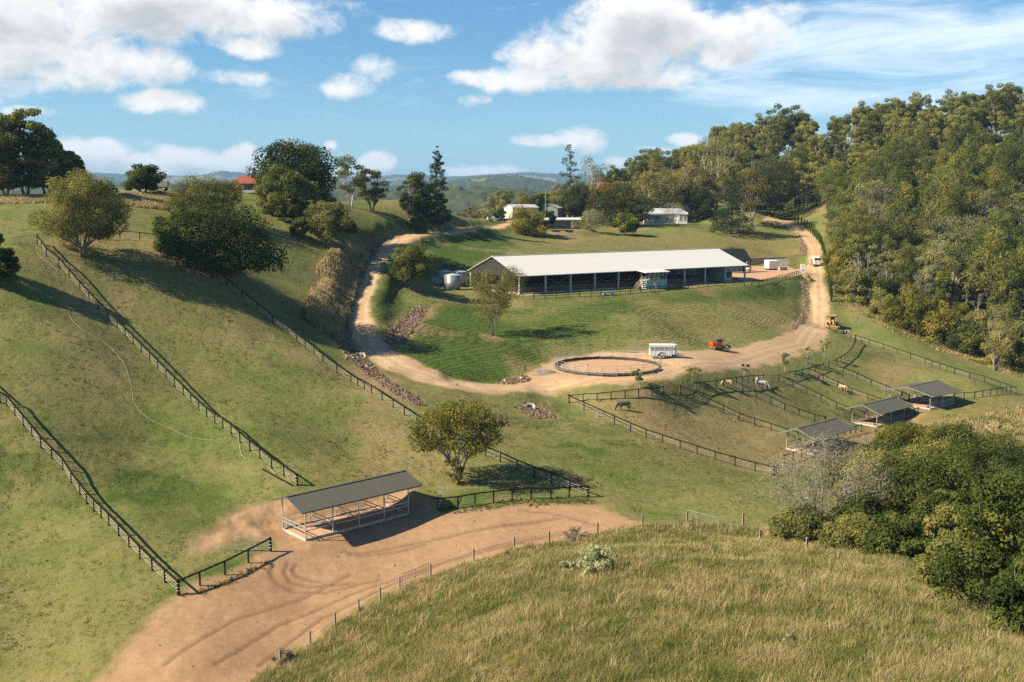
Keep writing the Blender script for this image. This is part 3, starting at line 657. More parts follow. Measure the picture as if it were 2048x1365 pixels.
def tree_meshes(kind, H, Wd, seed, nclump=26, nleaf=150, size=.5, trunk_r=None, flat=.75, forks=1, bare=0.0, sprd=.7, asp=.62, tone=.5, zlow=None, z0=None, rs=1.0):
    """returns (trunk MB, leaf V, Q, v)"""
    g = np.random.default_rng(seed); tr = trunk_r or H*.018
    cl = clumps_for(kind, H, Wd, g, nclump, z0, rs)
    mb = MB(); stems = []
    for k in range(forks):
        ang_ = 2*math.pi*k/forks+g.uniform(0, 1); lean = (0 if forks == 1 else Wd*.16)
        top = np.array([math.cos(ang_)*lean*1.6+g.normal()*H*.02, math.sin(ang_)*lean*1.6+g.normal()*H*.02, H*(.93 if kind in ('pine', 'hoop', 'cone') else .72)])
        b0 = np.array([math.cos(ang_)*tr*.6*(forks > 1), math.sin(ang_)*tr*.6*(forks > 1), -.4])
        pts = [b0]; n = 6
        for i in range(1, n+1):
            t = i/n; pts.append(b0*(1-t)+top*t+g.normal(size=3)*[H*.008, H*.008, 0]*(1 if i < n else .3))
        rr = [tr*(1.35 if i == 0 else 1)*(1-.82*i/n)/(forks**.4) for i in range(n+1)]
        mb.tube(pts, rr, 7, cap=True); stems.append((pts, rr))
    PV = []; PQ = []; PT = []; nb = 0
    for ci, (c, rr) in enumerate(cl):
        # limb from the nearest stem, starting lower than the clump
        st, sr = min(stems, key=lambda s: min(np.linalg.norm((p-c)[:2]) for p in s[0]))
        drop = {'pine': .02, 'hoop': .0, 'cone': .0}.get(kind, .20)*H*g.uniform(.7, 1.3)
        zt = max(H*.12, c[2]-drop-np.linalg.norm(c[:2])*.25*(kind not in ('hoop',)))
        i = int(np.argmin([abs(p[2]-zt) for p in st])); i = max(1, min(i, len(st)-2))
        r0 = min(sr[i]*.7, tr*.42)
        bp = limb(mb, st[i], c, r0, max(.012, r0*.18), g, sag=(-.08 if kind != 'pine' else .02))
        for q in range(3):
            d = rv3(1, g)[0]; d[2] = abs(d[2])*.7; limb(mb, bp[-2], c+d*rr*.8, r0*.32, .01, g, 0, 2, 4)
        if g.uniform() < bare: continue
        rz = rr*flat; P, D = clump_points(c, (rr, rr, rz), int(nleaf*(rr/(Wd*.16))**1.6)+8, g)
        # nothing hangs into the ground
        ok = P[:, 2] > (zlow if zlow is not None else .25); P = P[ok]; D = D[ok]
        if not len(P): continue
        Vq, Qq = leaf_quads(P, D*[1, 1, 1]+[0, 0, .35], size, g, asp, sprd)
        PV.append(Vq); PQ.append(Qq+nb); nb += len(Vq)
        PT.append(np.clip(tone+g.normal()*.22+g.normal(size=len(P))*.16, 0, .93)*(g.uniform(size=len(P)) > .04)+.0+(g.uniform(size=len(P)) > .955)*.999*(0))
    V = np.vstack(PV); Q = np.vstack(PQ); v = np.concatenate(PT)
    return mb, V, Q, v
PROTO = {}
def tree(name, label, cat, loc, H, Wd, kind, leaf, barkm, seed, rotz=0.0, group=None, odd=0.0, **kw):
    mb, V, Q, v = tree_meshes(kind, H, Wd, seed, **kw)
    if odd:
        g = np.random.default_rng(seed+99); n = len(v); hi = V.reshape(n, 4, 3)[:, 0, 2] > H*.25
        v = np.where((g.uniform(size=n) < odd) & hi, 1.0, v)
    t = thing(name, label, cat, loc, rotz, group)
    mb.build('trunk', barkm, t, True)
    np_mesh('crown', V, Q, leaf, t, False, fattr={'v': v})
    return t
KIND = {  # size = leaf spray at H; counts tuned for the distance they are seen from
 'pine': dict(kind='tallpine', leaf='pine', bark=BK_PINE, nclump=36, nleaf=125, flat=1.0, trunk_r=.26),
 'euc': dict(kind='euc', leaf='euc', bark=BK_PALE, nclump=30, nleaf=170, flat=.62, trunk_r=.38, forks=2),
 'ridge': dict(kind='vase', leaf='euc', bark=BK_PALE, nclump=38, nleaf=140, flat=.72, trunk_r=.34, forks=2),
 'bush': dict(kind='bush', leaf='fig', bark=BK_GREY, nclump=30, nleaf=210, flat=.85, trunk_r=.16, forks=3)}
def is_free(x, y): return sdist(road_w, np.array([x]), np.array([y]))[0] > 2
# trees one can point at: (name, label, px, py of the foot, height in photo px, width in photo px, kind, leaf, bark, options)
def put(name, label, cat, px, py, hp, wp, kind, leaf, bk, seed, dpt=None, group=None, odd=0, rot=0, **kw):
    p = at(px, py) if dpt is None else P3(px, py, dpt)
    if dpt is not None: p = np.array([p[0], p[1], float(gz(p[0], p[1]))])
    s = depth_of(p)/F_PX
    return tree(name, label, cat, p, hp*s, wp*s, kind, LM[leaf], bk, seed, rot, group, odd, **kw)
big = dict(nclump=46, nleaf=330)
put('tea_tree', 'feathery olive tree with dark low limbs, alone at the top of the left paddock', 'tree', 165, 512, 180, 158, 'round', 'olive', BK_GREY, 1, forks=5, trunk_r=.28, size=.30, asp=.45, flat=.8, nclump=62, nleaf=640, bare=.0, z0=.20, rs=.85)
put('broadleaf_tree', 'broad dark green tree mass leaning over the middle paddock fence', 'tree', 452, 548, 150, 205, 'bush', 'fig', BK_DARK, 2, forks=3, trunk_r=.35, size=.42, flat=.8, nclump=60, nleaf=330)
put('broadleaf_tree', 'smaller dark round tree joined to the left side of the broad fence-side mass', 'tree', 372, 508, 100, 110, 'bush', 'fig', BK_DARK, 3, forks=3, trunk_r=.25, size=.40, flat=.8, **big)
put('wattle_tree', 'domed yellow-olive tree behind the dark tree mass on the left rise', 'tree', 395, 430, 84, 112, 'bush', 'olive', BK_GREY, 4, forks=4, size=.34, asp=.45, nclump=44, nleaf=260, trunk_r=.2)
put('wattle_tree', 'thin grey-olive tree right of the domed yellow-olive tree', 'tree', 450, 438, 78, 70, 'vase', 'olive', BK_GREY, 5, forks=3, size=.34, asp=.45, nclump=26, nleaf=200, trunk_r=.2)
put('fig_tree', 'huge rounded fig tree on the skyline right of the red house', 'tree', 590, 405, 125, 150, 'round', 'fig', BK_GREY, 6, forks=4, trunk_r=.6, size=.6, nclump=60, nleaf=300)
put('broadleaf_tree', 'mid green spreading tree in front of the huge fig, reaching down to the grass', 'tree', 568, 432, 112, 92, 'bush', 'fig', BK_GREY, 7, forks=3, trunk_r=.3, size=.5, nclump=46, nleaf=240, odd=0)
put('broadleaf_tree', 'small round grey-green tree on the slope below the huge fig', 'tree', 604, 430, 74, 72, 'round', 'olive', BK_GREY, 8, forks=2, size=.42, trunk_r=.2, nclump=34, nleaf=220)
put('broadleaf_tree', 'grey-green two-stemmed tree on the slope above the dry grass bank', 'tree', 652, 488, 92, 88, 'round', 'olive', BK_PALE, 9, forks=2, size=.4, trunk_r=.18, nclump=40, nleaf=240)
put('shrub', 'low leafy shrub left of the two-stemmed tree on the slope', 'shrub', 598, 474, 48, 40, 'bush', 'citrus', BK_GREY, 10, forks=3, size=.38, trunk_r=.08, nclump=22, nleaf=160)
put('broadleaf_tree', 'small reddish-topped tree right of the two-stemmed tree on the slope', 'tree', 700, 472, 42, 34, 'round', 'brown', BK_PALE, 11, forks=1, size=.38, trunk_r=.12, nclump=20, nleaf=140)
put('wattle_tree', 'pale olive tree peeking over the slope right of the small round tree', 'tree', 650, 430, 46, 46, 'round', 'olive', BK_GREY, 12, size=.38, forks=2, nclump=22, nleaf=150)
put('broadleaf_tree', 'compact dark tree standing alone on the skyline above the dry bank', 'tree', 286, 388, 60, 72, 'round', 'dark', BK_DARK, 13, size=.42, forks=2, trunk_r=.3, nclump=38, nleaf=230, flat=.6)
for i, (px, py, hp, wp, l) in enumerate([(-18, 402, 195, 120, 'tallest eucalypt of the dark left-edge group, cut off by the photo edge'), (52, 400, 180, 100, 'tall clumpy eucalypt second from the photo edge in the dark left group'), (95, 398, 128, 80, 'eucalypt with a sloping crown on the right flank of the dark left group'), (140, 396, 88, 62, 'lowest eucalypt at the right end of the dark left group, beside the feathery olive tree'), (12, 398, 110, 80, 'shorter eucalypt filling the foot of the dark left-edge group')]):
    put('eucalypt', l, 'tree', px, py, hp, wp, 'euc', 'euc', BK_GREY, 20+i, forks=2, trunk_r=.4, size=.5, nclump=52, nleaf=260, flat=.6, group=None, dpt=(205+3*i), z0=.14)
put('shrub', 'dark leafy shrub at the left photo edge beside the paddock gate', 'shrub', -12, 560, 105, 78, 'bush', 'fig', BK_GREY, 31, forks=3, size=.33, nclump=34, nleaf=280, trunk_r=.12)
put('shrub', 'low bush on the skyline left of the compact dark tree', 'shrub', 208, 390, 22, 60, 'bush', 'dark', BK_GREY, 32, forks=3, size=.4, nclump=18, nleaf=110, trunk_r=.08)
# skyline eucalypts in the middle
put('eucalypt', 'open-crowned eucalypt with bare forks left on the middle skyline', 'tree', 702, 408, 104, 76, 'euc', 'euc', BK_PALE, 33, forks=2, size=.42, nclump=28, nleaf=150, flat=.5, trunk_r=.3, dpt=290)
put('eucalypt', 'darker leaning eucalypt just right of the open-crowned one on the skyline', 'tree', 745, 412, 86, 62, 'tall', 'fig', BK_DARK, 34, forks=2, size=.42, nclump=30, nleaf=160, flat=.55, trunk_r=.3, dpt=295)
put('eucalypt', 'wispy eucalypt at the left of the tight skyline clump by the earth mound', 'tree', 818, 414, 100, 44, 'tall', 'euc', BK_PALE, 35, size=.42, nclump=22, nleaf=130, flat=.55, trunk_r=.25, dpt=300)
put('broadleaf_tree', 'dense dark tree in the middle of the skyline clump by the earth mound', 'tree', 842, 418, 108, 74, 'round', 'dark', BK_DARK, 36, size=.45, nclump=44, nleaf=220, forks=2, trunk_r=.35, dpt=306)
put('hoop_pine', 'tall pointed hoop pine at the right of the skyline clump by the earth mound', 'tree', 873, 416, 142, 50, 'hoop', 'hoop', BK_DARK, 37, size=.42, nclump=64, nleaf=95, flat=.7, trunk_r=.3, dpt=312, sprd=.9)
put('eucalypt', 'pale-trunked small eucalypt at the right foot of the tall hoop pine', 'tree', 884, 418, 70, 40, 'tall', 'fig', BK_PALE, 38, size=.42, nclump=22, nleaf=130, dpt=308, trunk_r=.2)
put('shrub', 'dark bush at the foot of the skyline clump by the earth mound', 'shrub', 832, 420, 34, 44, 'bush', 'dark', BK_DARK, 39, size=.4, nclump=16, nleaf=110, dpt=300, trunk_r=.08)
# around the arena
put('broadleaf_tree', 'rounded green tree between the gravel road and the water tanks', 'tree', 822, 582, 100, 80, 'round', 'fig', BK_GREY, 40, z0=.26, forks=3, size=.36, nclump=48, nleaf=280, trunk_r=.16, tone=.62)
put('wattle_tree', 'sparse leggy wattle with bare limbs on the bank below the arena corner', 'tree', 984, 672, 136, 122, 'vase', 'olive', BK_GREY, 41, forks=3, size=.28, asp=.5, nclump=30, nleaf=420, bare=.22, trunk_r=.20, flat=.8)
put('citrus_tree', 'spreading yellow-green tree on the flat just behind the near dark shelter', 'tree', 912, 962, 174, 176, 'round', 'citrus', BK_PALE, 42, forks=3, size=.24, asp=.7, nclump=58, nleaf=340, trunk_r=.22, odd=.008, flat=.7, z0=.42, rs=.80, tone=.56)
put('shrub', 'small yellowing shrub around the trunk of the spreading tree', 'shrub', 906, 966, 62, 44, 'bush', 'citrus', BK_GREY, 43, forks=4, size=.18, nclump=14, nleaf=110, odd=.12, trunk_r=.04)
# house garden
put('mango_tree', 'open leafy tree left of the verandah cottage above the arena', 'tree', 1056, 470, 62, 72, 'bush', 'citrus', BK_GREY, 44, forks=3, size=.5, nclump=36, nleaf=190, trunk_r=.2)
put('shrub', 'dark small tree tight against the left end of the verandah cottage', 'shrub', 1098, 462, 40, 32, 'round', 'dark', BK_DARK, 45, size=.45, nclump=18, nleaf=130)
put('broadleaf_tree', 'bare-looking greyish round tree right of the verandah cottage', 'tree', 1183, 462, 48, 62, 'bush', 'grey', BK_PALE, 46, forks=5, size=.42, asp=.35, nclump=34, nleaf=150, trunk_r=.12)
put('mango_tree', 'light green round tree on the lawn left of the white house', 'tree', 1250, 470, 46, 50, 'round', 'bright', BK_GREY, 47, size=.5, nclump=30, nleaf=170, forks=2, trunk_r=.15)
put('tulip_tree', 'dark tree dotted with orange-red flowers behind the garden', 'tree', 1226, 452, 92, 92, 'round', 'tulip', BK_GREY, 48, size=.55, nclump=44, nleaf=210, forks=3, odd=.05, trunk_r=.3)
put('broadleaf_tree', 'wide layered dark tree spreading over the left end of the white house roof', 'tree', 1274, 448, 66, 80, 'vase', 'fig', BK_DARK, 49, size=.5, nclump=34, nleaf=190, flat=.45, forks=2, trunk_r=.3, dpt=391)
put('frangipani_tree', 'leafless pale-barked tree in front of the white house wall', 'tree', 1345, 453, 46, 58, 'vase', 'twig', BK_DEAD, 50, size=.4, asp=.25, nclump=30, nleaf=60, forks=3, trunk_r=.2)
put('broadleaf_tree', 'dense deep green tree right of the white house', 'tree', 1395, 444, 70, 62, 'round', 'dark', BK_DARK, 51, size=.5, nclump=38, nleaf=200, forks=2, trunk_r=.3, tone=.6)
put('hoop_pine', 'broad dark hoop pine at the lawn edge with foliage down to the grass', 'tree', 1462, 468, 130, 88, 'cone', 'hoop', BK_DARK, 52, size=.5, nclump=90, nleaf=130, flat=.7, trunk_r=.35, zlow=.4)
put('eucalypt', 'brownish leafy eucalypt right behind the broad lawn-edge hoop pine', 'tree', 1502, 452, 118, 74, 'euc', 'brown', BK_PALE, 53, size=.5, nclump=40, nleaf=190, forks=2, trunk_r=.4)
put('hoop_pine', 'tall open hoop pine rising above the garden with whorled branches', 'tree', 1140, 440, 152, 62, 'hoop', 'hoop', BK_DARK, 54, size=.5, nclump=52, nleaf=75, flat=.55, trunk_r=.35, dpt=425)
put('eucalypt', 'tall bare-limbed eucalypt right of the open hoop pine', 'tree', 1180, 440, 130, 76, 'tall', 'brown', BK_PALE, 55, size=.5, nclump=32, nleaf=120, flat=.7, forks=3, bare=.15, trunk_r=.4, dpt=425)
put('broadleaf_tree', 'deep green rounded tree at the foot of the tall open hoop pine', 'tree', 1135, 444, 62, 58, 'round', 'fig', BK_DARK, 56, size=.5, nclump=34, nleaf=190, dpt=405, forks=2)
put('eucalypt', 'tall eucalypt with pale forked limbs standing above the forest left of the gravel road', 'tree', 1432, 430, 150, 110, 'vase', 'olive', BK_PALE, 57, size=.55, nclump=40, nleaf=150, flat=.5, forks=3, trunk_r=.5, dpt=440)
put('broadleaf_tree', 'blackish dense tree beside the bend at the top of the gravel road', 'tree', 1545, 420, 124, 100, 'tall', 'dark', BK_DARK, 58, size=.55, nclump=52, nleaf=210, forks=2, trunk_r=.4, dpt=455)
put('broadleaf_tree', 'blackish tree with a tangled trunk right of the road-bend tree, at the forest edge', 'tree', 1592, 408, 116, 84, 'tall', 'dark', BK_DARK, 59, size=.55, nclump=46, nleaf=200, forks=2, trunk_r=.5, dpt=465)
put('broadleaf_tree', 'full green tree standing between the white shed and the grey shed', 'tree', 1076, 437, 46, 44, 'round', 'fig', BK_DARK, 140, size=.5, nclump=30, nleaf=190, forks=2, dpt=398)
put('broadleaf_tree', 'tall leafy tree right behind the verandah cottage roof', 'tree', 1158, 438, 78, 62, 'round', 'fig', BK_DARK, 141, size=.5, nclump=40, nleaf=200, forks=2, dpt=412)
put('eucalypt', 'tall olive eucalypt directly behind the white house', 'tree', 1332, 436, 104, 76, 'euc', 'olive', BK_PALE, 142, size=.55, nclump=36, nleaf=180, forks=2, dpt=425)
put('eucalypt', 'brownish eucalypt behind the dense deep green tree beside the white house', 'tree', 1380, 434, 112, 72, 'euc', 'brown', BK_PALE, 143, size=.55, nclump=34, nleaf=180, forks=2, dpt=430)
put('shrub', 'dark shrub against the left end of the white shed', 'shrub', 1000, 438, 24, 30, 'bush', 'dark', BK_DARK, 144, size=.45, nclump=14, nleaf=120, dpt=372)
# single trees inside the right-hand forest
put('dead_tree', 'leafless silvery tree with upright branches high in the right-hand forest', 'tree', 1757, 410, 158, 66, 'vase', 'twig', BK_DEAD, 60, size=.5, asp=.22, nclump=34, nleaf=30, forks=4, trunk_r=.4, dpt=330)
put('eucalypt', 'large pale-limbed grey-green eucalypt standing out of the forest slope', 'tree', 1918, 480, 150, 132, 'vase', 'grey', BK_DEAD, 61, size=.5, asp=.5, nclump=52, nleaf=170, flat=.55, forks=4, trunk_r=.5, dpt=305)
put('broadleaf_tree', 'bright yellow-green domed tree low on the forest slope', 'tree', 1916, 562, 100, 84, 'round', 'bright', BK_GREY, 62, size=.42, nclump=44, nleaf=230, flat=.6, forks=2, dpt=285, trunk_r=.25)
put('broadleaf_tree', 'rounded olive tree at the near forest edge beside the cypress row', 'tree', 1690, 485, 56, 70, 'bush', 'citrus', BK_GREY, 63, size=.45, nclump=34, nleaf=200, forks=3)
put('eucalypt', 'pale slanting-trunked tree at the right forest edge beyond the paddock fence', 'tree', 1992, 742, 140, 80, 'tall', 'olive', BK_DEAD, 64, size=.32, nclump=30, nleaf=150, forks=2, bare=.25, trunk_r=.28)
# lower right gully
put('dead_tree', 'silvery leafless tree with spreading branches in front of the nearest paddock shelter', 'tree', 1648, 1092, 236, 235, 'round', 'twig', BK_DEAD, 70, size=.46, asp=.085, nclump=76, nleaf=190, forks=6, trunk_r=.22, flat=.9, dpt=100, z0=.22, rs=.8)
for i, (px, py, hp, wp, kd, lf, d, l) in enumerate([
 (1985, 1245, 330, 230, 'bush', 'fig', 60, 'big glossy green tree at the lower right edge of the tall grass'),
 (1890, 1215, 210, 110, 'bush', 'olive', 66, 'rounded olive-green tree left of the big glossy one, over the tall grass'),
 (2060, 1290, 190, 150, 'bush', 'fig', 54, 'dark green shrub cut off by the lower right photo corner'),
 (1850, 1090, 190, 190, 'round', 'fig', 100, 'dense dark green tree in the middle of the right-hand gully'),
 (1960, 1050, 165, 200, 'round', 'fig', 112, 'dark tree with yellow-tipped leaves at the right of the gully'),
 (1765, 1060, 170, 150, 'bush', 'olive', 108, 'olive bushy tree behind the silvery leafless tree'),
 (1800, 960, 112, 130, 'bush', 'citrus', 142, 'yellowish leafy tree just below the middle paddock shelter'),
 (1885, 930, 62, 120, 'bush', 'olive', 152, 'olive tree at the back of the gully left of the dry grass knoll'),
 (1990, 955, 66, 130, 'bush', 'olive', 142, 'grey-olive tree at the back right of the gully'),
 (1900, 985, 120, 120, 'round', 'fig', 132, 'dark round tree deep in the gully behind the dense trees'),
 (2070, 1010, 110, 140, 'round', 'olive', 118, 'olive tree cut off by the right photo edge above the gully'),
 (1720, 1090, 105, 120, 'bush', 'fig', 96, 'low dark bush at the right foot of the silvery leafless tree'),
 (1600, 1090, 78, 110, 'bush', 'olive', 97, 'sprawling olive scrub left of the silvery leafless tree'),
 (1700, 1130, 72, 120, 'bush', 'olive', 88, 'olive-green scrub at the edge of the tall grass below the silvery tree'),
 (1790, 1140, 92, 120, 'bush', 'fig', 84, 'dark scrub between the tall grass and the big glossy tree'),
 (1860, 1040, 130, 150, 'round', 'olive', 116, 'olive tree in the centre of the gully above the dense dark green one'),
 (1700, 1010, 100, 110, 'bush', 'olive', 125, 'olive tree behind the right side of the silvery leafless tree'),
 (1780, 1000, 110, 120, 'round', 'fig', 124, 'dark green tree between the yellowish tree and the olive tree in the gully'),
 (1880, 1150, 150, 130, 'bush', 'fig', 84, 'dark green tree left behind the big glossy tree'),
 (2000, 920, 34, 90, 'bush', 'olive', 165, 'low olive scrub on the knoll at the top right of the gully'),
 (2050, 1150, 230, 150, 'bush', 'fig', 82, 'dark green tree cut off by the right photo edge behind the big glossy one')]):
    put('gully_tree' if 'tree' in l.split(' in ')[0] else 'shrub', l, 'tree' if 'tree' in l.split(',')[0] else 'shrub', px, py, hp, wp, kd, lf, BK_GREY, 80+i, dpt=d, forks=4, size=.20+.0005*d, nclump=52, nleaf=430, trunk_r=.14, tone=.55, asp=.6)
put('wild_tobacco_bush', 'pale silvery-leafed bush standing alone in the tall grass', 'shrub', 1188, 1178, 66, 82, 'bush', 'silver', BK_GREY, 110, forks=4, size=.17, nclump=24, nleaf=130, rs=.8, trunk_r=.05, dpt=72)
put('shrub', 'small silvery bush at the left of the pale bush in the tall grass', 'shrub', 1137, 1168, 30, 36, 'bush', 'silver', BK_GREY, 111, forks=3, size=.18, nclump=10, nleaf=70, trunk_r=.03, dpt=74)
put('weed', 'tiny pale leafy weed poking out of the foreground grass', 'plant', 1582, 1292, 26, 34, 'bush', 'silver', BK_GREY, 112, forks=2, size=.14, nclump=6, nleaf=28, trunk_r=.015)
put('dead_shrub', 'dry brown twiggy shrub by the wire fence at the top of the tall grass', 'shrub', 1148, 1080, 30, 52, 'bush', 'twig', BK_GREY, 113, forks=4, size=.3, asp=.16, nclump=14, nleaf=90, trunk_r=.03)
put('dead_shrub', 'dry brown brush at the bottom end of the wire fence', 'shrub', 570, 1326, 28, 52, 'bush', 'twig', BK_GREY, 114, forks=4, size=.28, asp=.16, nclump=12, nleaf=80, trunk_r=.03)
# young trees along the verge
for i, (px, py, hp, wp, l) in enumerate([(1279, 776, 44, 34, 'young tree nearest the round yard on the verge between road and paddocks'), (1386, 764, 32, 32, 'young tree by the first paddock gate, second along the verge'), (1488, 753, 30, 20, 'young ball-topped tree on a thin stem, third along the verge'), (1570, 744, 38, 30, 'young tree with a leaning crown beside the second paddock gate'), (1612, 730, 36, 38, 'widest young tree, fifth along the verge from the round yard'), (1648, 718, 42, 24, 'young slim tree at the far end of the verge by the curved fence')]):
    put('young_tree', l, 'tree', px, py, hp, wp, 'young' if i != 2 else 'round', 'bright' if i != 2 else 'fig', BK_PALE, 120+i, size=.25, nclump=11 if i != 2 else 8, nleaf=40 if i != 2 else 80, trunk_r=.06, group='young trees on the road verge', zlow=1.2)

# the forest on the right: every tree its own thing, copied from a few grown ones
def grow(nm, n, H, Wd, k, sz, seed0, leafs, **kw):
    L = []
    K = KIND[k]
    for i in range(n):
        mb, V, Q, v = tree_meshes(K['kind'], H*(.9+.08*i), Wd*(.9+.07*i), seed0+i, nclump=K['nclump'], nleaf=K['nleaf'], size=sz, trunk_r=K['trunk_r'], flat=K['flat'], forks=K.get('forks', 1), **kw)
        g = np.random.default_rng(seed0+i); 
        if k == 'pine': v = np.where(g.uniform(size=len(v)) < .05, 1.0, v)
        t = thing(nm, 'x', 'tree'); mb.build('trunk', K['bark'], t, True); np_mesh('crown', V, Q, LM[leafs[i % len(leafs)]], t, False, fattr={'v': v}); L.append([t, False])
    return L
def place(L, x, y, label, group, s, g, sink=0.0):
    e = L[int(g.integers(len(L)))]; loc = (x, y, float(gz(x, y))-sink); rz = g.uniform(0, 6.28)
    sc = (s*g.uniform(.92, 1.08), s*g.uniform(.92, 1.08), s)
    if not e[1]:
        e[1] = True; t = e[0]; t.location = loc; t.rotation_euler = (0, 0, rz); t.scale = sc; t['label'] = label; t['group'] = group
        return t
    return copy_thing(e[0], loc, rz, sc, label, group)
def drop_unused(*Ls):
    for L in Ls:
        for t, used in L:
            if not used:
                for c in list(t.children): bpy.data.objects.remove(c)
                bpy.data.objects.remove(t)
PINES = grow('plantation_pine', 8, 20.0, 8.6, 'pine', .5, 300, ['pine'])
MIXED = grow('forest_eucalypt', 6, 19.0, 11.0, 'euc', .52, 390, ['olive', 'euc', 'grey'])
RIDGE = grow('ridge_eucalypt', 5, 21.0, 10.0, 'ridge', .62, 330, ['euc'])
EUCS = grow('eucalypt', 5, 19.0, 11.0, 'euc', .55, 350, ['brown', 'olive', 'euc'])
BUSHES = grow('understorey_tree', 6, 8.0, 8.0, 'bush', .42, 370, ['fig', 'olive', 'citrus'])
def forest():
    g = np.random.default_rng(5); pts = []
    def pxof(x, y): return 1024+2000*x/(y*CP-(float(gz(x, y))-CAMZ)*SP)
    ex = [(1560, 470), (1640, 445), (1652, 392), (1662, 340), (1672, 298), (1700, 278), (1780, 261), (1900, 255), (2060, 238), (2300, 228)]
    def start(px): return float(np.interp(px, [e[0] for e in ex], [e[1] for e in ex]))
    n = 0; tries = 0; counts = dict(p=0, r=0, b=0)
    while tries < 9000:
        tries += 1; px = g.uniform(1575, 2190); d = 236+(g.uniform()**.9)*285
        s0 = start(px)
        if d < s0+4: continue
        x = (px-1024)/2000*d; y = d*CP
        depth_in = d-s0; spacing = 4.6 if depth_in < 22 else (6.4 if d < 430 else 7.4)
        if any((x-a)**2+(y-b)**2 < (spacing*(.8+.4*q))**2 for a, b, q in pts): continue
        pts.append((x, y, g.uniform()))
        if depth_in < 20 and px > 1665:
            if counts['b'] > 62: continue
            counts['b'] += 1
            where = 'at the foot of the right-hand forest, beside the paddock fence' if px > 1780 else 'at the foot of the right-hand forest, beside the cypress row'
            place(BUSHES, x, y, 'leafy understorey tree '+where, 'understorey trees along the right forest edge' if px > 1780 else 'understorey trees by the cypress row', g.uniform(.6, 1.25), g)
        elif d > 425:
            if counts['r'] > 95: continue
            counts['r'] += 1
            place(RIDGE, x, y, 'tall clumpy eucalypt on the crest of the right-hand hill', 'eucalypts on the forest crest', g.uniform(.8, 1.12), g)
        else:
            if counts['p'] > 230: continue
            counts['p'] += 1
            if g.uniform() < .30:
                place(MIXED, x, y, 'broad olive eucalypt growing among the pines on the right-hand slope', 'eucalypts among the right-hand pines', g.uniform(.7, 1.05), g); continue
            place(PINES, x, y, 'tall yellow-green pine in the dense plantation on the right-hand slope', 'pines of the right-hand plantation', g.uniform(.72, 1.1), g)
    # bare pale trunks standing at the front of the plantation
    src = None
    for k in range(22):
        px = g.uniform(1690, 2040); d = start(px)+g.uniform(5, 45); x = (px-1024)/2000*d; y = d*CP; s = g.uniform(.75, 1.15); loc = (x, y, float(gz(x, y)))
        lab = 'slender bare pale trunk standing at the front of the right-hand forest'; grp = 'bare trunks at the front of the forest'
        if src is None:
            src = tree('bare_trunk', lab, 'tree', loc, 15.0, 5.0, 'tall', LM['twig'], BK_DEAD, 777, 0, grp, nclump=9, nleaf=26, size=.5, asp=.2, trunk_r=.2)
        else: copy_thing(src, loc, g.uniform(0, 6.28), s)
    # left shoulder of the forest, behind the house
    pts2 = []; tries = 0; k = 0
    while tries < 5000 and k < 105:
        tries += 1; px = g.uniform(1215, 1600); d = 432+g.uniform()*125
        if px > 1500 and d < 472: continue
        x = (px-1024)/2000*d; y = d*CP
        if any((x-a)**2+(y-b)**2 < 6.6**2 for a, b in pts2): continue
        pts2.append((x, y)); k += 1
        if d < 500: place(EUCS, x, y, 'eucalypt in the mixed woodland behind the white house', 'woodland behind the white house', g.uniform(.72, 1.02)*(1.0 if px > 1280 else .8), g)
        else: place(RIDGE, x, y, 'clumpy eucalypt on the skyline behind the white house', 'skyline trees behind the white house', g.uniform(.92, 1.14) if px > 1400 else g.uniform(.75, 1.0), g)
    # brownish wood falling away behind the sheds
    pts3 = []; tries = 0; k = 0
    while tries < 4000 and k < 70:
        tries += 1; px = g.uniform(885, 1215); d = 420+g.uniform()*150
        if d < 385+max(0, (1010-px))*.45: continue
        x = (px-1024)/2000*d; y = d*CP
        if any((x-a)**2+(y-b)**2 < 6.4**2 for a, b in pts3): continue
        pts3.append((x, y)); k += 1
        place(EUCS, x, y, 'brownish eucalypt in the wood beyond the farm sheds', 'wood beyond the farm sheds', g.uniform(.55, .85), g)
    drop_unused(PINES, RIDGE, EUCS, BUSHES, MIXED)
forest()
# cypress row along the right of the road
def cypress_row():
    g = np.random.default_rng(8)
    L = [(1591, 446), (1612, 458), (1630, 474), (1641, 490), (1648, 508), (1652, 530), (1655, 556), (1659, 590), (1663, 604)]
    P = np.array(atl(L)); seg = np.linalg.norm(np.diff(P[:, :2], axis=0), axis=1); cum = np.concatenate([[0], np.cumsum(seg)])
    src = None; n = int(cum[-1]/3.1)
    for i in range(n+1):
        s = cum[-1]*i/n; x = float(np.interp(s, cum, P[:, 0]))+g.normal()*.12; y = float(np.interp(s, cum, P[:, 1])); z = float(gz(x, y))
        lab = 'slim dark green pencil cypress in the roadside row beside the forest'; grp = 'pencil cypresses in the roadside row'
        if src is None:
            src = thing('pencil_cypress', lab, 'tree', (x, y, z), 0, grp)
            MB().tube([(0, 0, -.2), (0, 0, 1.2)], [.07, .05], 6).build('trunk', BK_GREY, src)
            q = 900; t = g.uniform(0, 1, q); a = g.uniform(0, 6.283, q); r = .36*np.sin(np.pi*np.clip(t*.93+.05, 0, 1))**.6*g.uniform(.7, 1.05, q)
            Pq = np.column_stack([r*np.cos(a), r*np.sin(a), .15+3.6*t]); N = np.column_stack([np.cos(a), np.sin(a), np.full(q, .5)])
            V, Q = leaf_quads(Pq, N, .22, g, .5, .5); np_mesh('crown', V, Q, LM['pencil'], src, fattr={'v': np.clip(g.normal(.5, .22, q), 0, 1)})
        else:
            k = g.uniform(.82, 1.12); copy_thing(src, (x, y, z), g.uniform(0, 6), (1, 1, k))
cypress_row()
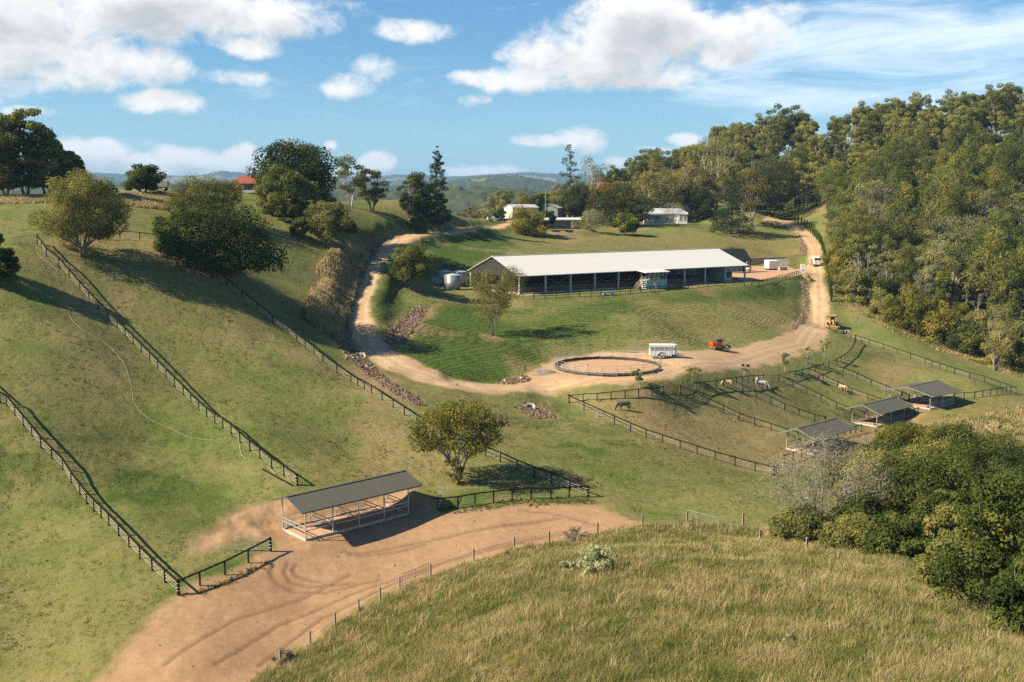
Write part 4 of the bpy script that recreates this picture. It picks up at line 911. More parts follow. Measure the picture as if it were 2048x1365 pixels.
# ---------------------------------------------------------------- buildings and sheds
M_ROOFW = corrugated('roof_white', (.49,.475,.445), .35, 0, .75, .012, .03)
M_ROOFG = corrugated('roof_dark_grey', (.080,.078,.057), .2, 0, .75, .03)
M_GABLE = corrugated('gable_grey', (.030,.0285,.025), .25, 1, .55, .02)
M_STEELW = mat('painted_steel', (.42,.42,.40), .5, .06, 2)
M_STEELG = mat('galvanised_steel', (.40,.41,.40), .4, .10, 6, metal=.35)
M_STEELD = mat('dark_steel', (.07,.07,.066), .5, .1, 4)
M_KICK = mat('brown_kickboard', (.125,.062,.032), .75, .2, 2.0, stretch=(.3,.3,4))
M_BLACK = mat('black_mesh', (.018,.016,.014), .9, .2, 3)
M_CONC = mat('concrete', (.40,.375,.33), .85, .14, 1.2, bump=.2)
M_WHITE = mat('white_paint', (.58,.57,.54), .6, .04, 2)
M_PALEG = mat('pale_green_cladding', (.35,.40,.345), .65, .05, 2, stretch=(1,1,6))
M_GLASS = mat('window_glass', (.025,.03,.032), .15, .2, 1, spec=.6)
M_TIMBER = mat('fresh_timber', (.36,.215,.115), .7, .15, 2, stretch=(1,1,8))
M_DARKT = mat('dark_stained_timber', (.040,.031,.025), .7, .25, 3, bump=.2)
M_BLOCK = mat('sandy_blocks', (.40,.325,.24), .9, .14, .8, bump=.3)
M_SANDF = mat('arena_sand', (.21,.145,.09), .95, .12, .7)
M_SANDP = mat('shelter_sand', (.40,.245,.15), .95, .14, 1.2, bump=.3)
M_RED = mat('red_roof_tiles', (.25,.058,.027), .8, .12, 2)
M_BRICK = mat('red_brick', (.36,.085,.045), .85, .15, 4)
M_GREYR = corrugated('roof_pale_grey', (.36,.375,.37), .4, 0, .5, .02)
M_BLUE = mat('blue_plastic', (.05,.27,.55), .45, .06, 2)
M_CURT = mat('white_wrap', (.60,.56,.53), .8, .06, 1.5)
M_TAN = mat('tan_shade_box', (.42,.36,.26), .7, .08, 2)
M_TANK = corrugated('tank_steel', (.30,.30,.29), .28, 2, .35, .03, .05); MATS['tank_steel'].node_tree.nodes['Principled BSDF'].inputs['Metallic'].default_value = .55

def build_arena():
    t = thing('riding_arena', 'long covered riding arena with white roof and dark grey gable end', 'arena building', arena(0, 0), AROT)
    L, W, E, RD = ALEN, AWID, 4.7, 8.75; ov = .7; zr = lambda v: E+(RD-E)*(1-abs(v-W/2)/(W/2))
    drop = (RD-E)/(W/2)*ov
    m = MB()      # two roof slopes with real thickness
    for sgn in (0, 1):
        va, vb = (-ov, W/2) if sgn == 0 else (W+ov, W/2)
        za, zb = E-drop, RD
        P = [(-ov, va, za), (L+ov, va, za), (L+ov, vb, zb), (-ov, vb, zb)]
        if sgn: P = P[::-1]
        m.prism(P, (0, 0, .12), (0, 0, .0))
    m.build('roof', M_ROOFW, t)
    r = MB(); r.beam((-ov, W/2, RD+.14), (L+ov, W/2, RD+.14), .55, .07); r.build('ridge_cap', M_ROOFW, t)
    g = MB(); g.beam((-ov, -ov-.08, E-drop+.02), (L+ov, -ov-.08, E-drop+.02), .14, .18); g.build('gutter', M_STEELW, t)
    for u, nm in ((-.25, 'gable_end'), (L+.25, 'gable_end')):
        MB().prism([(0, -.1, E-.55), (0, W+.1, E-.55), (0, W+.1, E-.1), (0, W/2, RD-.1), (0, -.1, E-.1)], (u-.06, 0, 0), (u+.06, 0, 0)).build(nm, M_GABLE, t)
    MB().box((-.42, W*.28, E+.9), (.25, .3, .25)).build('floodlight', M_BLACK, t)
    n = 10
    for i in range(n+1):
        u = L*i/n
        for v in (0, W):
            c = MB(); c.box((u, v, E/2-.1), (.34, .42, E)); c.box((u, v, .05), (.6, .7, .2)); c.build('column', M_STEELW, t)
        if 0 < i < n:
            c = MB(); c.beam((u, 0, E-.3), (u, W/2, RD-.35), .2, .35); c.beam((u, W/2, RD-.35), (u, W, E-.3), .2, .35); c.build('rafter', M_STEELW, t)
    for v in (W*.33, W*.66):
        MB().box((0, v, E/2-.1), (.32, .32, E)).build('column', M_STEELW, t)
    for i in (1, 6):
        b = MB(); u0, u1 = L*i/n, L*(i+1)/n; b.beam((u0, .05, .6), (u1, .05, E-.6), .03, .03); b.beam((u0, .05, E-.6), (u1, .05, .6), .03, .03)
        b.build('wind_bracing', M_STEELW, t)
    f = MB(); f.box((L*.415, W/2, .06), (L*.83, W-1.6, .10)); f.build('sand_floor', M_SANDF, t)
    LK = L*.84
    for (a, c) in (((1.1, 1.3), (LK, 1.3)), ((1.1, W-1.3), (LK, W-1.3)), ((1.1, 1.3), (1.1, W-1.3)), ((LK, 1.3), (LK, W-1.3))):
        k = MB(); dx = c[0]-a[0]; dy = c[1]-a[1]; k.beam((a[0], a[1], .85), (c[0], c[1], .85), .1, 1.35); nn = int(max(abs(dx), abs(dy))/2.5)
        k.build('kickboard', M_KICK, t)
        q = MB()
        for j in range(nn+1): q.box((a[0]+dx*j/nn, a[1]+dy*j/nn, .95), (.09, .16, 1.7))
        q.beam((a[0], a[1], 1.6), (c[0], c[1], 1.6), .09, .09); q.build('kickboard_frame', M_STEELD, t)
    p = MB(); p.beam((.6, .75, .12), (L*.84, .75, .12), .35, .32); p.beam((.6, .75, .12), (.6, W-.7, .12), .35, .32); p.build('concrete_plinth', M_CONC, t)
    s = MB(); s.beam((1.5, W-.25, 2.0), (L*.8, W-.25, 2.0), .06, 3.2); s.build('shade_mesh', M_BLACK, t)
    # enclosed end rooms
    o = MB(); u0 = L*.905; u1 = L*.945; o.box(((u0+u1)/2, 6.2, 2.1), (u1-u0, 11, 4.2)); o.box((L*.895, W-4.2, 2.1), (L*.11, 7, 4.2)); of = o.build('office', M_PALEG, t)
    w = MB(); w.box((u1-1.4, .65, 2.15), (1.5, .1, 1.5)); wi = w.build('window', M_GLASS, t)
    fr = MB(); 
    for x in (u1-2.2, u1-1.4, u1-.6): fr.box((x, .60, 2.15), (.09, .1, 1.65))
    for z in (1.36, 2.94): fr.box((u1-1.4, .60, z), (1.7, .12, .09))
    fr.build('window_frame', M_STEELD, wi)
    MB().box((u1-1.7, .56, 3.45), (.7, .1, .3)).build('wall_lamp', M_BLACK, t)
    w = MB(); w.box((u0+.1, 8, 2.4), (.3, 2, 1.3)); w.build('window', M_GLASS, t)
    h = MB(); h.box((L*.97, 1.5, .7), (2.2, .5, .8)); h.build('feed_boxes', M_KICK, t)
build_arena()

def build_judge_box():
    u, v = ALEN*.52, -3.2
    t = thing('viewing_box', 'small pale green viewing box with white skillion roof and timber stairs beside the arena', 'viewing box', arena(u, v), AROT)
    W, D, H = 7.0, 2.6, 2.3
    MB().box((0, 0, H/2), (W, D, H)).build('base_cladding', M_PALEG, t)
    s = MB(); s.box((.6, -.9+D/2-.3, H+.75), (W-1.4, .12, 1.25)); s.box((W/2-.1, 0, H+.45), (.1, D-.2, .8)); s.build('timber_back', M_TIMBER, t)
    for x in (-W/2+1.0, -W/2+2.7, .6, W/2-.15):
        p = MB(); p.box((x, -D/2+.12, H+.9), (.14, .14, 1.8)); p.box((x+.25, -D/2+.12, H+1.45), (.4, .1, .35), taper=(1.3, 1)); p.build('post', M_PALEG, t)
    r = MB(); r.prism([(-W/2-.9, -D/2-.7, H+1.85), (W/2+.6, -D/2-.7, H+1.85), (W/2+.6, D/2+.7, H+2.35), (-W/2-.9, D/2+.7, H+2.35)], (0, 0, 0), (0, 0, .14)); r.build('roof', M_ROOFW, t)
    st = MB()
    for i in range(8): st.box((-W/2-.15-.3*i, -.25, H-.28*(i+1)+.02), (.34, 1.1, .06))
    for y in (-.85, .35): st.beam((-W/2, y, H-.1), (-W/2-2.55, y, .05), .07, .22)
    st.build('stairs', M_TIMBER, t)
    h = MB()
    for y in (-.85, .35):
        h.beam((-W/2+.1, y, H+.95), (-W/2-2.5, y, .98), .07, .09); h.beam((-W/2+.1, y, H+.5), (-W/2-2.5, y, .53), .05, .06)
        for k in range(4): h.beam((-W/2-.85*k+.05, y, H-.92*k*.86), (-W/2-.85*k+.05, y, H+.95-.92*k*.86), .07, .07)
    h.build('handrail', mat('pale_timber', (.47,.40,.30), .7, .1, 3), t)
    l = MB(); l.beam((-.9, -D/2-.9, 0), (-1.5, -D/2-.06, H+.3), .06, .05); l.beam((-.45, -D/2-.9, 0), (-1.05, -D/2-.06, H+.3), .06, .05)
    for k in range(8): a = (k+.5)/8; l.beam((-.9-.6*a, -D/2-.9+.84*a, (H+.3)*a), (-.45-.6*a, -D/2-.9+.84*a, (H+.3)*a), .03, .05)
    lt = arena(u, v)
    lad = thing('ladder', 'white ladder leaning on the front of the pale green viewing box', 'ladder', arena(u, v), AROT); l.build('rungs', M_WHITE, lad)
build_judge_box()

def build_stable():
    p = onz(1500, 545, ZPAD)
    t = thing('carport', 'dark-roofed open carport behind the right end of the arena', 'shed', p, AROT)
    W, D, E, T = 11, 3.2, 3.6, 7.3
    MB().prism([(-W, -.4, E), (.4, -.4, E), (.4, D, T), (-W, D, T)], (0, 0, 0), (0, 0, .15)).build('roof', mat('charcoal_roof', (.020,.019,.017), .8, .08, 2), t)
    for x in (-W+.4, -W/2, 0):
        for y, z in ((0, E+.1), (D-.4, T-.2)): MB().box((x, y, z/2), (.26, .26, z)).build('post', M_STEELD, t)
    MB().box((-W/2, D-.1, T/2), (W, .15, T-.2)).build('rear_wall', M_PALEG, t)
build_stable()

def box_house(t, L, D, H, wallm, roofm, rise, ov=.5, hip=False, z0=0.0):
    MB().box((0, 0, z0+H/2-.2), (L, D, H+.4)).build('wall', wallm, t)
    r = MB(); e = z0+H; a, b = L/2+ov, D/2+ov; hx = (L/2-D/2*.7) if hip else a
    for sgn in (-1, 1):
        P = [(-a, sgn*b, e), (a, sgn*b, e), (hx, 0, e+rise), (-hx, 0, e+rise)]
        if sgn > 0: P = P[::-1]
        r.prism(P, (0, 0, .1), (0, 0, 0))
    if hip:
        for sgn in (-1, 1):
            P = [(sgn*a, -b, e), (sgn*a, b, e), (sgn*hx, 0, e+rise)]
            if sgn < 0: P = P[::-1]
            r.prism(P, (0, 0, .1), (0, 0, 0))
    r.build('roof', roofm, t)
    if not hip:
        for sgn in (-1, 1): MB().prism([(0, -D/2, e), (0, D/2, e), (0, 0, e+rise*.94)], (sgn*(L/2-.02), 0, 0), (sgn*(L/2-.15), 0, 0)).build('gable', wallm, t)
def window(t, x, y, z, w, h, face='f', frame=M_WHITE):
    b = MB(); q = MB()
    if face == 'f':
        b.box((x, y-.04, z), (w, .1, h))
        for dx in (-w/2, 0, w/2): q.box((x+dx, y-.08, z), (.09, .1, h+.16))
        for dz in (-h/2, h/2): q.box((x, y-.08, z+dz), (w+.18, .11, .09))
    else:
        b.box((x, y, z), (.1, w, h))
        for dy in (-w/2, w/2): q.box((x-.05, y+dy, z), (.1, .09, h+.16))
        for dz in (-h/2, h/2): q.box((x-.05, y, z+dz), (.12, w+.18, .09))
    o = b.build('window', M_GLASS, t); q.build('frame', frame, o)

def build_houses():
    z = float(HOUSE[2])+.4
    hp = lambda px, py, d: P3(px, py, d)
    d = depth_of(HOUSE); k = d/2000
    # white Queenslander: main wing with verandah projecting towards the lawn
    t = thing('white_house', 'white timber house with pale roof and raised front verandah above the lawn', 'house', (HOUSE[0]-1.6, HOUSE[1]+6, z), R(-4))
    box_house(t, 17.0, 7.0, 3.4, M_WHITE, M_GREYR, 2.1, .6, True, .9)
    for x in (.6, 2.6, 5.2, 7.4): window(t, x, -3.5, 2.6, .9, 1.7)
    w = MB(); w.box((6.6, -4.6, 2.3), (3.6, 2.2, 3.8)); w.build('bay_wing', M_WHITE, t)
    r = MB(); r.prism([(4.5, -6.1, 4.1), (8.7, -6.1, 4.1), (8.7, -3.3, 5.0), (4.5, -3.3, 5.0)], (0, 0, 0), (0, 0, .1)); r.build('bay_roof', M_GREYR, t)
    window(t, 5.8, -5.7, 2.6, .8, 1.7); window(t, 7.4, -5.7, 2.6, .8, 1.7)
    v = MB(); v.box((-4.3, -5.2, .95), (7.2, 3.6, .14)); v.build('verandah_floor', M_STEELD, t)
    s = MB(); s.box((-4.3, -6.95, -.05), (7.2, .1, 1.9)); s.box((-7.85, -5.2, -.05), (.1, 3.5, 1.9)); s.build('verandah_skirt', M_WHITE, t)
    for x in (-7.8, -5.5, -3.1, -.8):
        MB().box((x, -6.9, 2.3), (.16, .16, 2.7)).build('verandah_post', M_WHITE, t)
    q = MB(); q.beam((-7.8, -6.9, 1.95), (-.8, -6.9, 1.95), .08, .08); q.beam((-7.8, -6.9, 1.2), (-.8, -6.9, 1.2), .06, .06)
    for i in range(29): q.box((-7.8+.25*i, -6.9, 1.57), (.04, .04, .75))
    q.build('balustrade', M_WHITE, t)
    r = MB(); r.prism([(-8.4, -7.4, 3.6), (-.3, -7.4, 3.6), (-.3, -3.4, 4.5), (-8.4, -3.4, 4.5)], (0, 0, 0), (0, 0, .1)); r.build('verandah_roof', mat('blue_grey_roof', (.16,.19,.20), .5, .08, 2), t)
    for x in (-6.6, -3.0): window(t, x, -3.5, 2.5, 1.3, 1.9)
    # verandah cottage
    t = thing('cottage', 'low dark verandah cottage with flat white roof edge behind the arena', 'cottage', (PAV[0]+1.5, PAV[1]+4, float(PAV[2])), R(-2))
    MB().box((-1.2, 1.6, 1.6), (9.5, 4.5, 3.0)).build('wall', mat('grey_weatherboard', (.20,.21,.20), .7, .1, 2, stretch=(1,1,6)), t)
    r = MB(); r.prism([(-7.0, -3.6, 3.25), (7.2, -3.6, 3.25), (7.2, 4.6, 3.75), (-7.0, 4.6, 3.75)], (0, 0, 0), (0, 0, .28)); r.build('roof', M_ROOFW, t)
    MB().box((0, -1.9, .3), (13.4, 3.2, .5)).build('deck', M_DARKT, t)
    for x in (-6.4, -3.2, 0, 3.2, 6.5): MB().box((x, -3.3, 1.75), (.16, .16, 3.0)).build('verandah_post', M_DARKT, t)
    q = MB(); q.beam((-6.4, -3.3, 1.5), (6.5, -3.3, 1.5), .08, .1); q.beam((-6.4, -3.3, 1.0), (6.5, -3.3, 1.0), .06, .06); q.build('balustrade', M_DARKT, t)
    for x in (-4.6, -1.2, 1.8): window(t, x, -.66, 1.8, 1.3, 2.0)
    # sheds at the top of the drive
    p = at(1032, 437); M_SHEDW = mat('shed_white', (.42,.41,.39), .6, .05, 2); t = thing('white_shed', 'white shed with pale grey roof at the top of the drive', 'shed', (p[0]+2, p[1]+5, float(gz(p[0]+2, p[1]+5))), R(25))
    box_house(t, 11, 8, 3.9, M_SHEDW, M_GREYR, 1.2, .3)
    o = MB(); o.box((-2.5, -4.02, 1.5), (3.2, .12, 2.8)); o.build('roller_door', mat('roller_door', (.50,.46,.43), .6, .05, 2), t)
    p = at(1096, 438); t = thing('grey_shed', 'grey-green gabled shed behind the verandah cottage', 'shed', (p[0]+1.5, p[1]+7, float(gz(p[0], p[1]+7))), R(75))
    box_house(t, 10, 7.5, 3.8, mat('shed_greygreen', (.20,.22,.20), .6, .06, 2), M_GREYR, 1.5, .4)
    for y in (-1.6, 1.2): window(t, -5.02, y, 1.9, 1.2, 1.6, 's', M_STEELD)
    # red house on the left skyline
    p = at(492, 389); x, y = p[0], p[1]+6
    t = thing('red_house', 'small red brick house with orange-red roof on the left skyline', 'house', (x, y, float(gz(x, y))-.2), R(6))
    box_house(t, 8.5, 6.5, 2.5, M_BRICK, M_RED, 1.9, .6, True)
    window(t, -.6, -3.25, 1.4, 1.1, 1.8); window(t, 2.3, -3.25, 1.6, 1.3, 1.3)
    MB().box((0, -4.6, .35), (8, .3, .7)).build('white_edging', M_WHITE, t)
    MB().box((-.6, -3.9, 2.42), (5.5, 1.4, .1)).build('porch_roof', M_WHITE, t)
    # mast
    p = at(1092, 440); t = thing('radio_mast', 'thin pale mast rising behind the sheds', 'mast', (p[0], p[1]+8, float(gz(p[0], p[1]+8))))
    MB().tube([(0, 0, -.3), (0, 0, 11.5)], [.11, .07], 6).build('pole', M_STEELW, t); MB().box((0, 0, .1), (.5, .5, .4)).build('footing', M_CONC, t)
build_houses()

def build_tanks():
    for i, (px, py, rad, h, lab) in enumerate(((905.5, 583, 1.85, 3.7, 'nearest corrugated steel water tank beside the arena'), (919, 577, 1.85, 3.8, 'right-hand steel water tank, partly hidden behind the nearest tank'), (890.5, 575, 1.75, 3.7, 'left-hand steel water tank against the concrete wall'))):
        p = onz(px, py-2, ZPAD+.2); p = p+np.array([0, [0, 3.2, 3.0][i]*.6, 0])
        t = thing('water_tank', lab, 'water tank', (p[0], p[1], float(gz(p[0], p[1]))), 0, 'steel water tanks')
        MB().lathe((0, 0, 0), [(rad, -.2), (rad, h)], 32).build('tank_wall', M_TANK, t, True)
        MB().lathe((0, 0, h), [(rad+.06, 0), (rad+.06, .06), (rad*.5, .32), (.1, .45)], 32).build('lid', mat('tank_lid', (.42,.47,.47), .5, .05, 2, metal=.3), t)
        MB().tube([(-rad-.12, -.3, 0), (-rad-.12, -.3, h+.1)], .07, 6).build('pipe', M_WHITE, t)
    a = onz(866, 572, ZPAD+.4); b = onz(945, 569, ZPAD+.2)
    t = thing('retaining_wall', 'low concrete retaining wall behind the water tanks', 'wall', (a[0], a[1]+5, float(ZPAD)))
    MB().beam((0, 0, 1.2), (b[0]-a[0], 2.0, .9), .3, 2.2).build('wall_panel', M_CONC, t)
    for x in (.2, 4.0, 8.0): MB().box((x, -.25, 1.2), (.35, .3, 2.4)).build('pier', M_CONC, t)
    a = onz(862, 565, ZPAD+1.2); t = thing('wing_wall', 'small sloping concrete wing wall left of the water tanks', 'wall', (a[0], a[1], float(gz(a[0], a[1]))), R(-35))
    MB().prism([(0, 0, -.5), (3.2, 0, -.5), (3.2, 0, .7), (0, 0, 1.4)], (0, -.15, 0), (0, .15, 0)).build('panel', M_CONC, t); MB().box((3.25, 0, .2), (.4, .5, 1.2)).build('end_block', M_CONC, t)
build_tanks()

def build_yard():
    # concrete block wall around the upper yard
    a = onz(1493, 532, ZPAD); b = onz(1572, 530, ZPAD)
    dx, dy = b[0]-a[0], b[1]-a[1]; L = math.hypot(dx, dy); t = thing('block_wall', 'sandy concrete block wall along the back of the yard', 'wall', a, math.atan2(dy, dx))
    m = bpy.data.materials.new('block_courses'); m.use_nodes = True; nt = NT(m.node_tree); bs = nt.n['Principled BSDF']
    tc = nt.node('ShaderNodeTexCoord').outputs['Object']; sp = nt.node('ShaderNodeSeparateXYZ', {0: tc}); v = nt.node('ShaderNodeCombineXYZ', {0: sp.outputs[0], 1: sp.outputs[2]}).outputs[0]
    br = nt.node('ShaderNodeTexBrick', {'Vector': v, 'Color1': (.37,.30,.22,1), 'Color2': (.31,.25,.185,1), 'Mortar': (.19,.15,.11,1), 'Scale': 1.0, 'Mortar Size': .03, 'Brick Width': 1.6, 'Row Height': .8})
    nt.put(bs.inputs['Base Color'], br.outputs[0]); bs.inputs['Roughness'].default_value = .9
    MB().box((L/2, 0, 1.25), (L, .5, 2.9)).build('blockwork', m, t); MB().box((L/2, 0, 2.74), (L+.1, .56, .1)).build('capping', M_CONC, t)
    p = onz(1545, 541, ZPAD); t = thing('wrapped_container', 'white wrapped box-shaped container standing in the yard', 'container', (p[0], p[1]+2, p[2]), R(12))
    b = MB(); b.box((0, 0, 1.85), (3.6, 3.4, 2.9)); b.build('wrapped_body', M_CURT, t, bevel=.35); MB().box((0, 0, .2), (3.0, 2.8, .4)).build('pallet', M_DARKT, t)
    for px, py, w, l, rz, lab in ((1566, 541, 3.4, .5, 28, 'low white concrete barrier right of the wrapped container'), (1563, 532, 4.6, .5, 2, 'tall pale concrete panel at the end of the block wall')):
        p = onz(px, py, ZPAD); t = thing('concrete_barrier', lab, 'barrier', p, R(rz)); h = 1.1 if py > 535 else 2.4
        q = MB(); q.box((0, 0, h/2), (w, .55, h), taper=(1, .8)); q.build('block', M_CONC, t); MB().box((0, 0, .1), (w+.1, .75, .22)).build('base', M_CONC, t)
    p = onz(1605, 547, ZPAD); t = thing('gate_pillar', 'broad white gate pillar where the yard meets the gravel road', 'pillar', (p[0], p[1], float(gz(p[0], p[1]))), R(-6))
    MB().box((0, 0, 1.25), (1.5, .45, 3.3)).build('panel', M_WHITE, t, bevel=.03); MB().box((0, -.35, .1), (1.6, .6, .3)).build('plinth', M_CONC, t); MB().box((.05, -.25, .95), (.25, .06, .6)).build('letter_slot', M_STEELD, t)
    p = onz(1449, 578, ZPAD)
    # blue jump stand on the bank edge
    p = at(1216, 590); t = thing('jump_stand', 'low blue plastic jump blocks on the grass behind the arena fence', 'jump', (p[0], p[1], p[2]), AROT)
    for x in (-1.2, 1.2): MB().box((x, 0, .3), (.7, .6, .8), taper=(.7, .8)).build('block', M_BLUE, t, bevel=.05)
    MB().tube([(-1.2, 0, .6), (1.2, 0, .6)], .09, 8).build('pole', M_BLUE, t)
build_yard()

def build_shelter(name, label, A, B, D, z, he, rise, nb, ovl, ovr, ovf, kind):
    """open shelter: A front-left, B front-right, D back-left base corners"""
    u = (B-A)[:2]; L = float(np.hypot(*u)); rz = math.atan2(u[1], u[0]); un = u/L; vn = np.array([-un[1], un[0]]); W = abs(float((D-A)[:2]@vn))
    t = thing(name, label, 'shelter', (A[0], A[1], z), rz, 'horse shelters')
    sl = rise/(W/2+ovf); pts = []
    for sgn in (0, 1):
        va, vb = (-ovf, W/2) if sgn == 0 else (W+ovf, W/2)
        P = [(-ovl, va, he-sl*ovf*0), (L+ovr, va, he), (L+ovr, vb, he+rise), (-ovl, vb, he+rise)]
        if sgn: P = P[::-1]
        MB().prism(P, (0, 0, .09), (0, 0, .0)).build('roof', M_ROOFG, t)
    MB().beam((-ovl, W/2, he+rise+.10), (L+ovr, W/2, he+rise+.10), .35, .05).build('ridge_cap', M_ROOFG, t)
    f = MB()
    for u0 in (-ovl, L+ovr):
        for va in (-ovf, W+ovf): f.beam((u0, va, he+.03), (u0, W/2, he+rise+.03), .05, .17)
    f.beam((-ovl, -ovf-.03, he+.02), (L+ovr, -ovf-.03, he+.02), .10, .14); f.build('fascia', M_STEELD if kind == 'near' else mat('fascia_grey', (.16,.16,.15), .5, .05, 2), t)
    for i in range(nb+1):
        x = L*i/nb
        for v in (0, W):
            hh = he+sl*ovf
            p = MB(); p.box((x, v, hh/2-.15), (.1, .1, hh+.3)); p.box((x, v, .03), (.3, .3, .1)); p.build('post', M_STEELG, t)
    # floor kept in by a concrete kerb
    MB().box((L/2, W/2, .0), (L-.12, W-.12, .24)).build('sand_floor', M_SANDP, t)
    k = MB(); k.beam((0, -.02, .08), (L, -.02, .08), .12, .36); k.beam((0, W+.02, .08), (L, W+.02, .08), .12, .36); k.beam((-.02, 0, .08), (-.02, W, .08), .12, .36); k.beam((L+.02, 0, .08), (L+.02, W, .08), .12, .36); k.build('kerb', M_CONC, t)
    def rail(a, b, zs=(1.05, 1.42)):
        q = MB()
        for zz in zs: q.beam((a[0], a[1], zz), (b[0], b[1], zz), .05, .09)
        q.build('rail', M_STEELG, t)
    if kind == 'near':
        rail((0, 0), (L, 0)); 
        for i in range(nb+1): rail((L*i/nb, 0), (L*i/nb, W))
        for i in (0, 2):
            x0 = L*i/nb+.5
            q = MB(); y0 = W
            for a, b in (((x0, y0, .2), (x0, y0, 1.55)), ((x0+2.4, y0, .2), (x0+2.4, y0, 1.55)), ((x0, y0, 1.55), (x0+2.4, y0, 1.55)), ((x0, y0, 1.0), (x0+2.4, y0, 1.0)), ((x0, y0, .3), (x0+2.4, y0, .3))): q.beam(a, b, .06, .06)
            q.build('stall_gate', M_STEELG, t)
    else:
        rail((0, 0), (L, 0), (.75, 1.15)); rail((L, 0), (L, W), (.75, 1.15)); rail((L/2, W*.1), (L/2, W*.55), (.75, 1.15)); rail((0, W), (L*.45, W), (.75, 1.15))
        w = MB(); w.beam((0, -.12, -.25), (L, -.12, -.25), .12, .7); w.build('retaining_board', M_SANDP, t)
        MB().lathe((.9, .9, .12), [(.22, 0), (.28, .35), (.24, .35), (.2, .08)], 12).build('feed_tub', mat('green_plastic', (.02,.16,.09), .5, .1, 2), t)
    return t
build_shelter('horse_shelter', 'nearest dark-roofed open horse shelter standing on the bare dirt yard', SHA, SHB, SHD, SHZ, 3.2, 1.0, 4, .75, 1.35, .75, 'near')
for (A, B, D, z), lab in zip(PSH, ('grey-roofed paddock shelter half hidden behind the silvery leafless tree', 'middle grey-roofed paddock shelter at the foot of the narrow paddocks', 'farthest grey-roofed paddock shelter, beside the curved fence')):
    build_shelter('paddock_shelter', lab, A, B, D, z, 2.75, 1.25, 2, 1.0, 1.2, 1.0, 'pad')

def build_round_yard():
    t = thing('round_yard', 'round pen of pale steel panels with dark shade cloth around a sand floor', 'round pen', RYC)
    n = 24; r = RYR; gate_i = 23
    for i in range(n):
        a0 = 2*math.pi*i/n+R(4); a1 = 2*math.pi*(i+1)/n+R(4)
        p0 = (r*math.cos(a0), r*math.sin(a0)); p1 = (r*math.cos(a1), r*math.sin(a1))
        def zt(p): return float(gz(RYC[0]+p[0], RYC[1]+p[1]))-float(RYC[2])
        z0, z1 = zt(p0), zt(p1)
        if i == gate_i:
            q = MB(); q.box((p0[0], p0[1], z0+1.2), (.09, .09, 2.4)); q.build('gate_post', M_STEELG, t); continue
        q = MB(); q.box((p0[0], p0[1], z0+.9), (.08, .08, 1.9)); q.box((p1[0], p1[1], z1+.9), (.06, .06, 1.85))
        for h in (.4, .85, 1.32, 1.78): q.beam((*p0, z0+h), (*p1, z1+h), .035, .05)
        q.build('panel', M_STEELG, t)
        f = .985
        c = MB(); c.add([(p0[0]*f, p0[1]*f, z0+.02), (p1[0]*f, p1[1]*f, z1+.02), (p1[0]*f, p1[1]*f, z1+.58), ((p0[0]+p1[0])/2*f*.992, (p0[1]+p1[1])/2*f*.992, (z0+z1)/2+.53), (p0[0]*f, p0[1]*f, z0+.60)], [(0, 1, 2, 3, 4)])
        o = c.build('shade_cloth', mat('dark_shade_cloth', (.065,.058,.048), .9, .25, 1.5), t); md = o.modifiers.new('thick', 'SOLIDIFY'); md.thickness = .03
build_round_yard()
# ---------------------------------------------------------------- fences and gates
M_POST = mat('stained_fence_timber', (.026,.019,.014), .9, .3, 5, bump=.2, spec=.1); M_RAIL = mat('fence_rail_timber', (.016,.013,.010), .9, .25, 3, spec=.08)
M_POSTW = mat('weathered_post', (.25,.21,.165), .9, .25, 5, bump=.2); M_WIRE = mat('white_fence_wire', (.55,.51,.42), .5, .05, 3)
M_GATE = mat('gate_steel', (.36,.36,.35), .45, .08, 4, metal=.2); M_STAKE = mat('rusty_stake', (.13,.07,.045), .8, .2, 4); M_FLAG = mat('orange_cap', (.55,.12,.03), .6, .05, 2)
_pm = {}
def post_mesh(kind, h):
    k = (kind, round(h, 2))
    if k not in _pm:
        w = {'line': .125, 'end': .21, 'raw': .15, 'stake': .045}[kind]; m = MB()
        m.box((0, 0, h/2-.2), (w, w, h+.4)); m.box((0, 0, h+.02), (w*.9, w*.9, .05), taper=(.6, .6))
        if kind == 'end': m.box((0, 0, h*.5), (w*1.06, w*1.06, .05), m=1); m.box((0, 0, h*.75), (w*1.06, w*1.06, .05), m=1); m.box((0, 0, h*.28), (w*1.06, w*1.06, .05), m=1)
        mt = {'line': M_POST, 'end': M_POST, 'raw': M_POSTW, 'stake': M_STAKE}[kind]
        o = m.build('post', [mt, M_WIRE] if kind == 'end' else mt, None); _pm[k] = o.data; bpy.data.objects.remove(o)
    return _pm[k]
def walk(pts, sp):
    """points every ~sp metres along a polyline laid on the ground (corners kept)"""
    out = []
    for a, b in zip(pts[:-1], pts[1:]):
        a = np.asarray(a[:2]); b = np.asarray(b[:2]); n = max(1, int(round(np.linalg.norm(b-a)/sp)))
        out += [a+(b-a)*i/n for i in range(n)]
    out.append(np.asarray(pts[-1][:2])); return out
def spline(P, n=8):
    P = [np.asarray(p, float)[:2] for p in P]; Q = []
    for i in range(len(P)-1):
        p0, p1, p2, p3 = P[max(i-1, 0)], P[i], P[i+1], P[min(i+2, len(P)-1)]
        for k in range(n):
            t = k/n; Q.append(.5*((2*p1)+(-p0+p2)*t+(2*p0-5*p1+4*p2-p3)*t*t+(-p0+3*p1-3*p2+p3)*t**3))
    Q.append(P[-1]); return Q
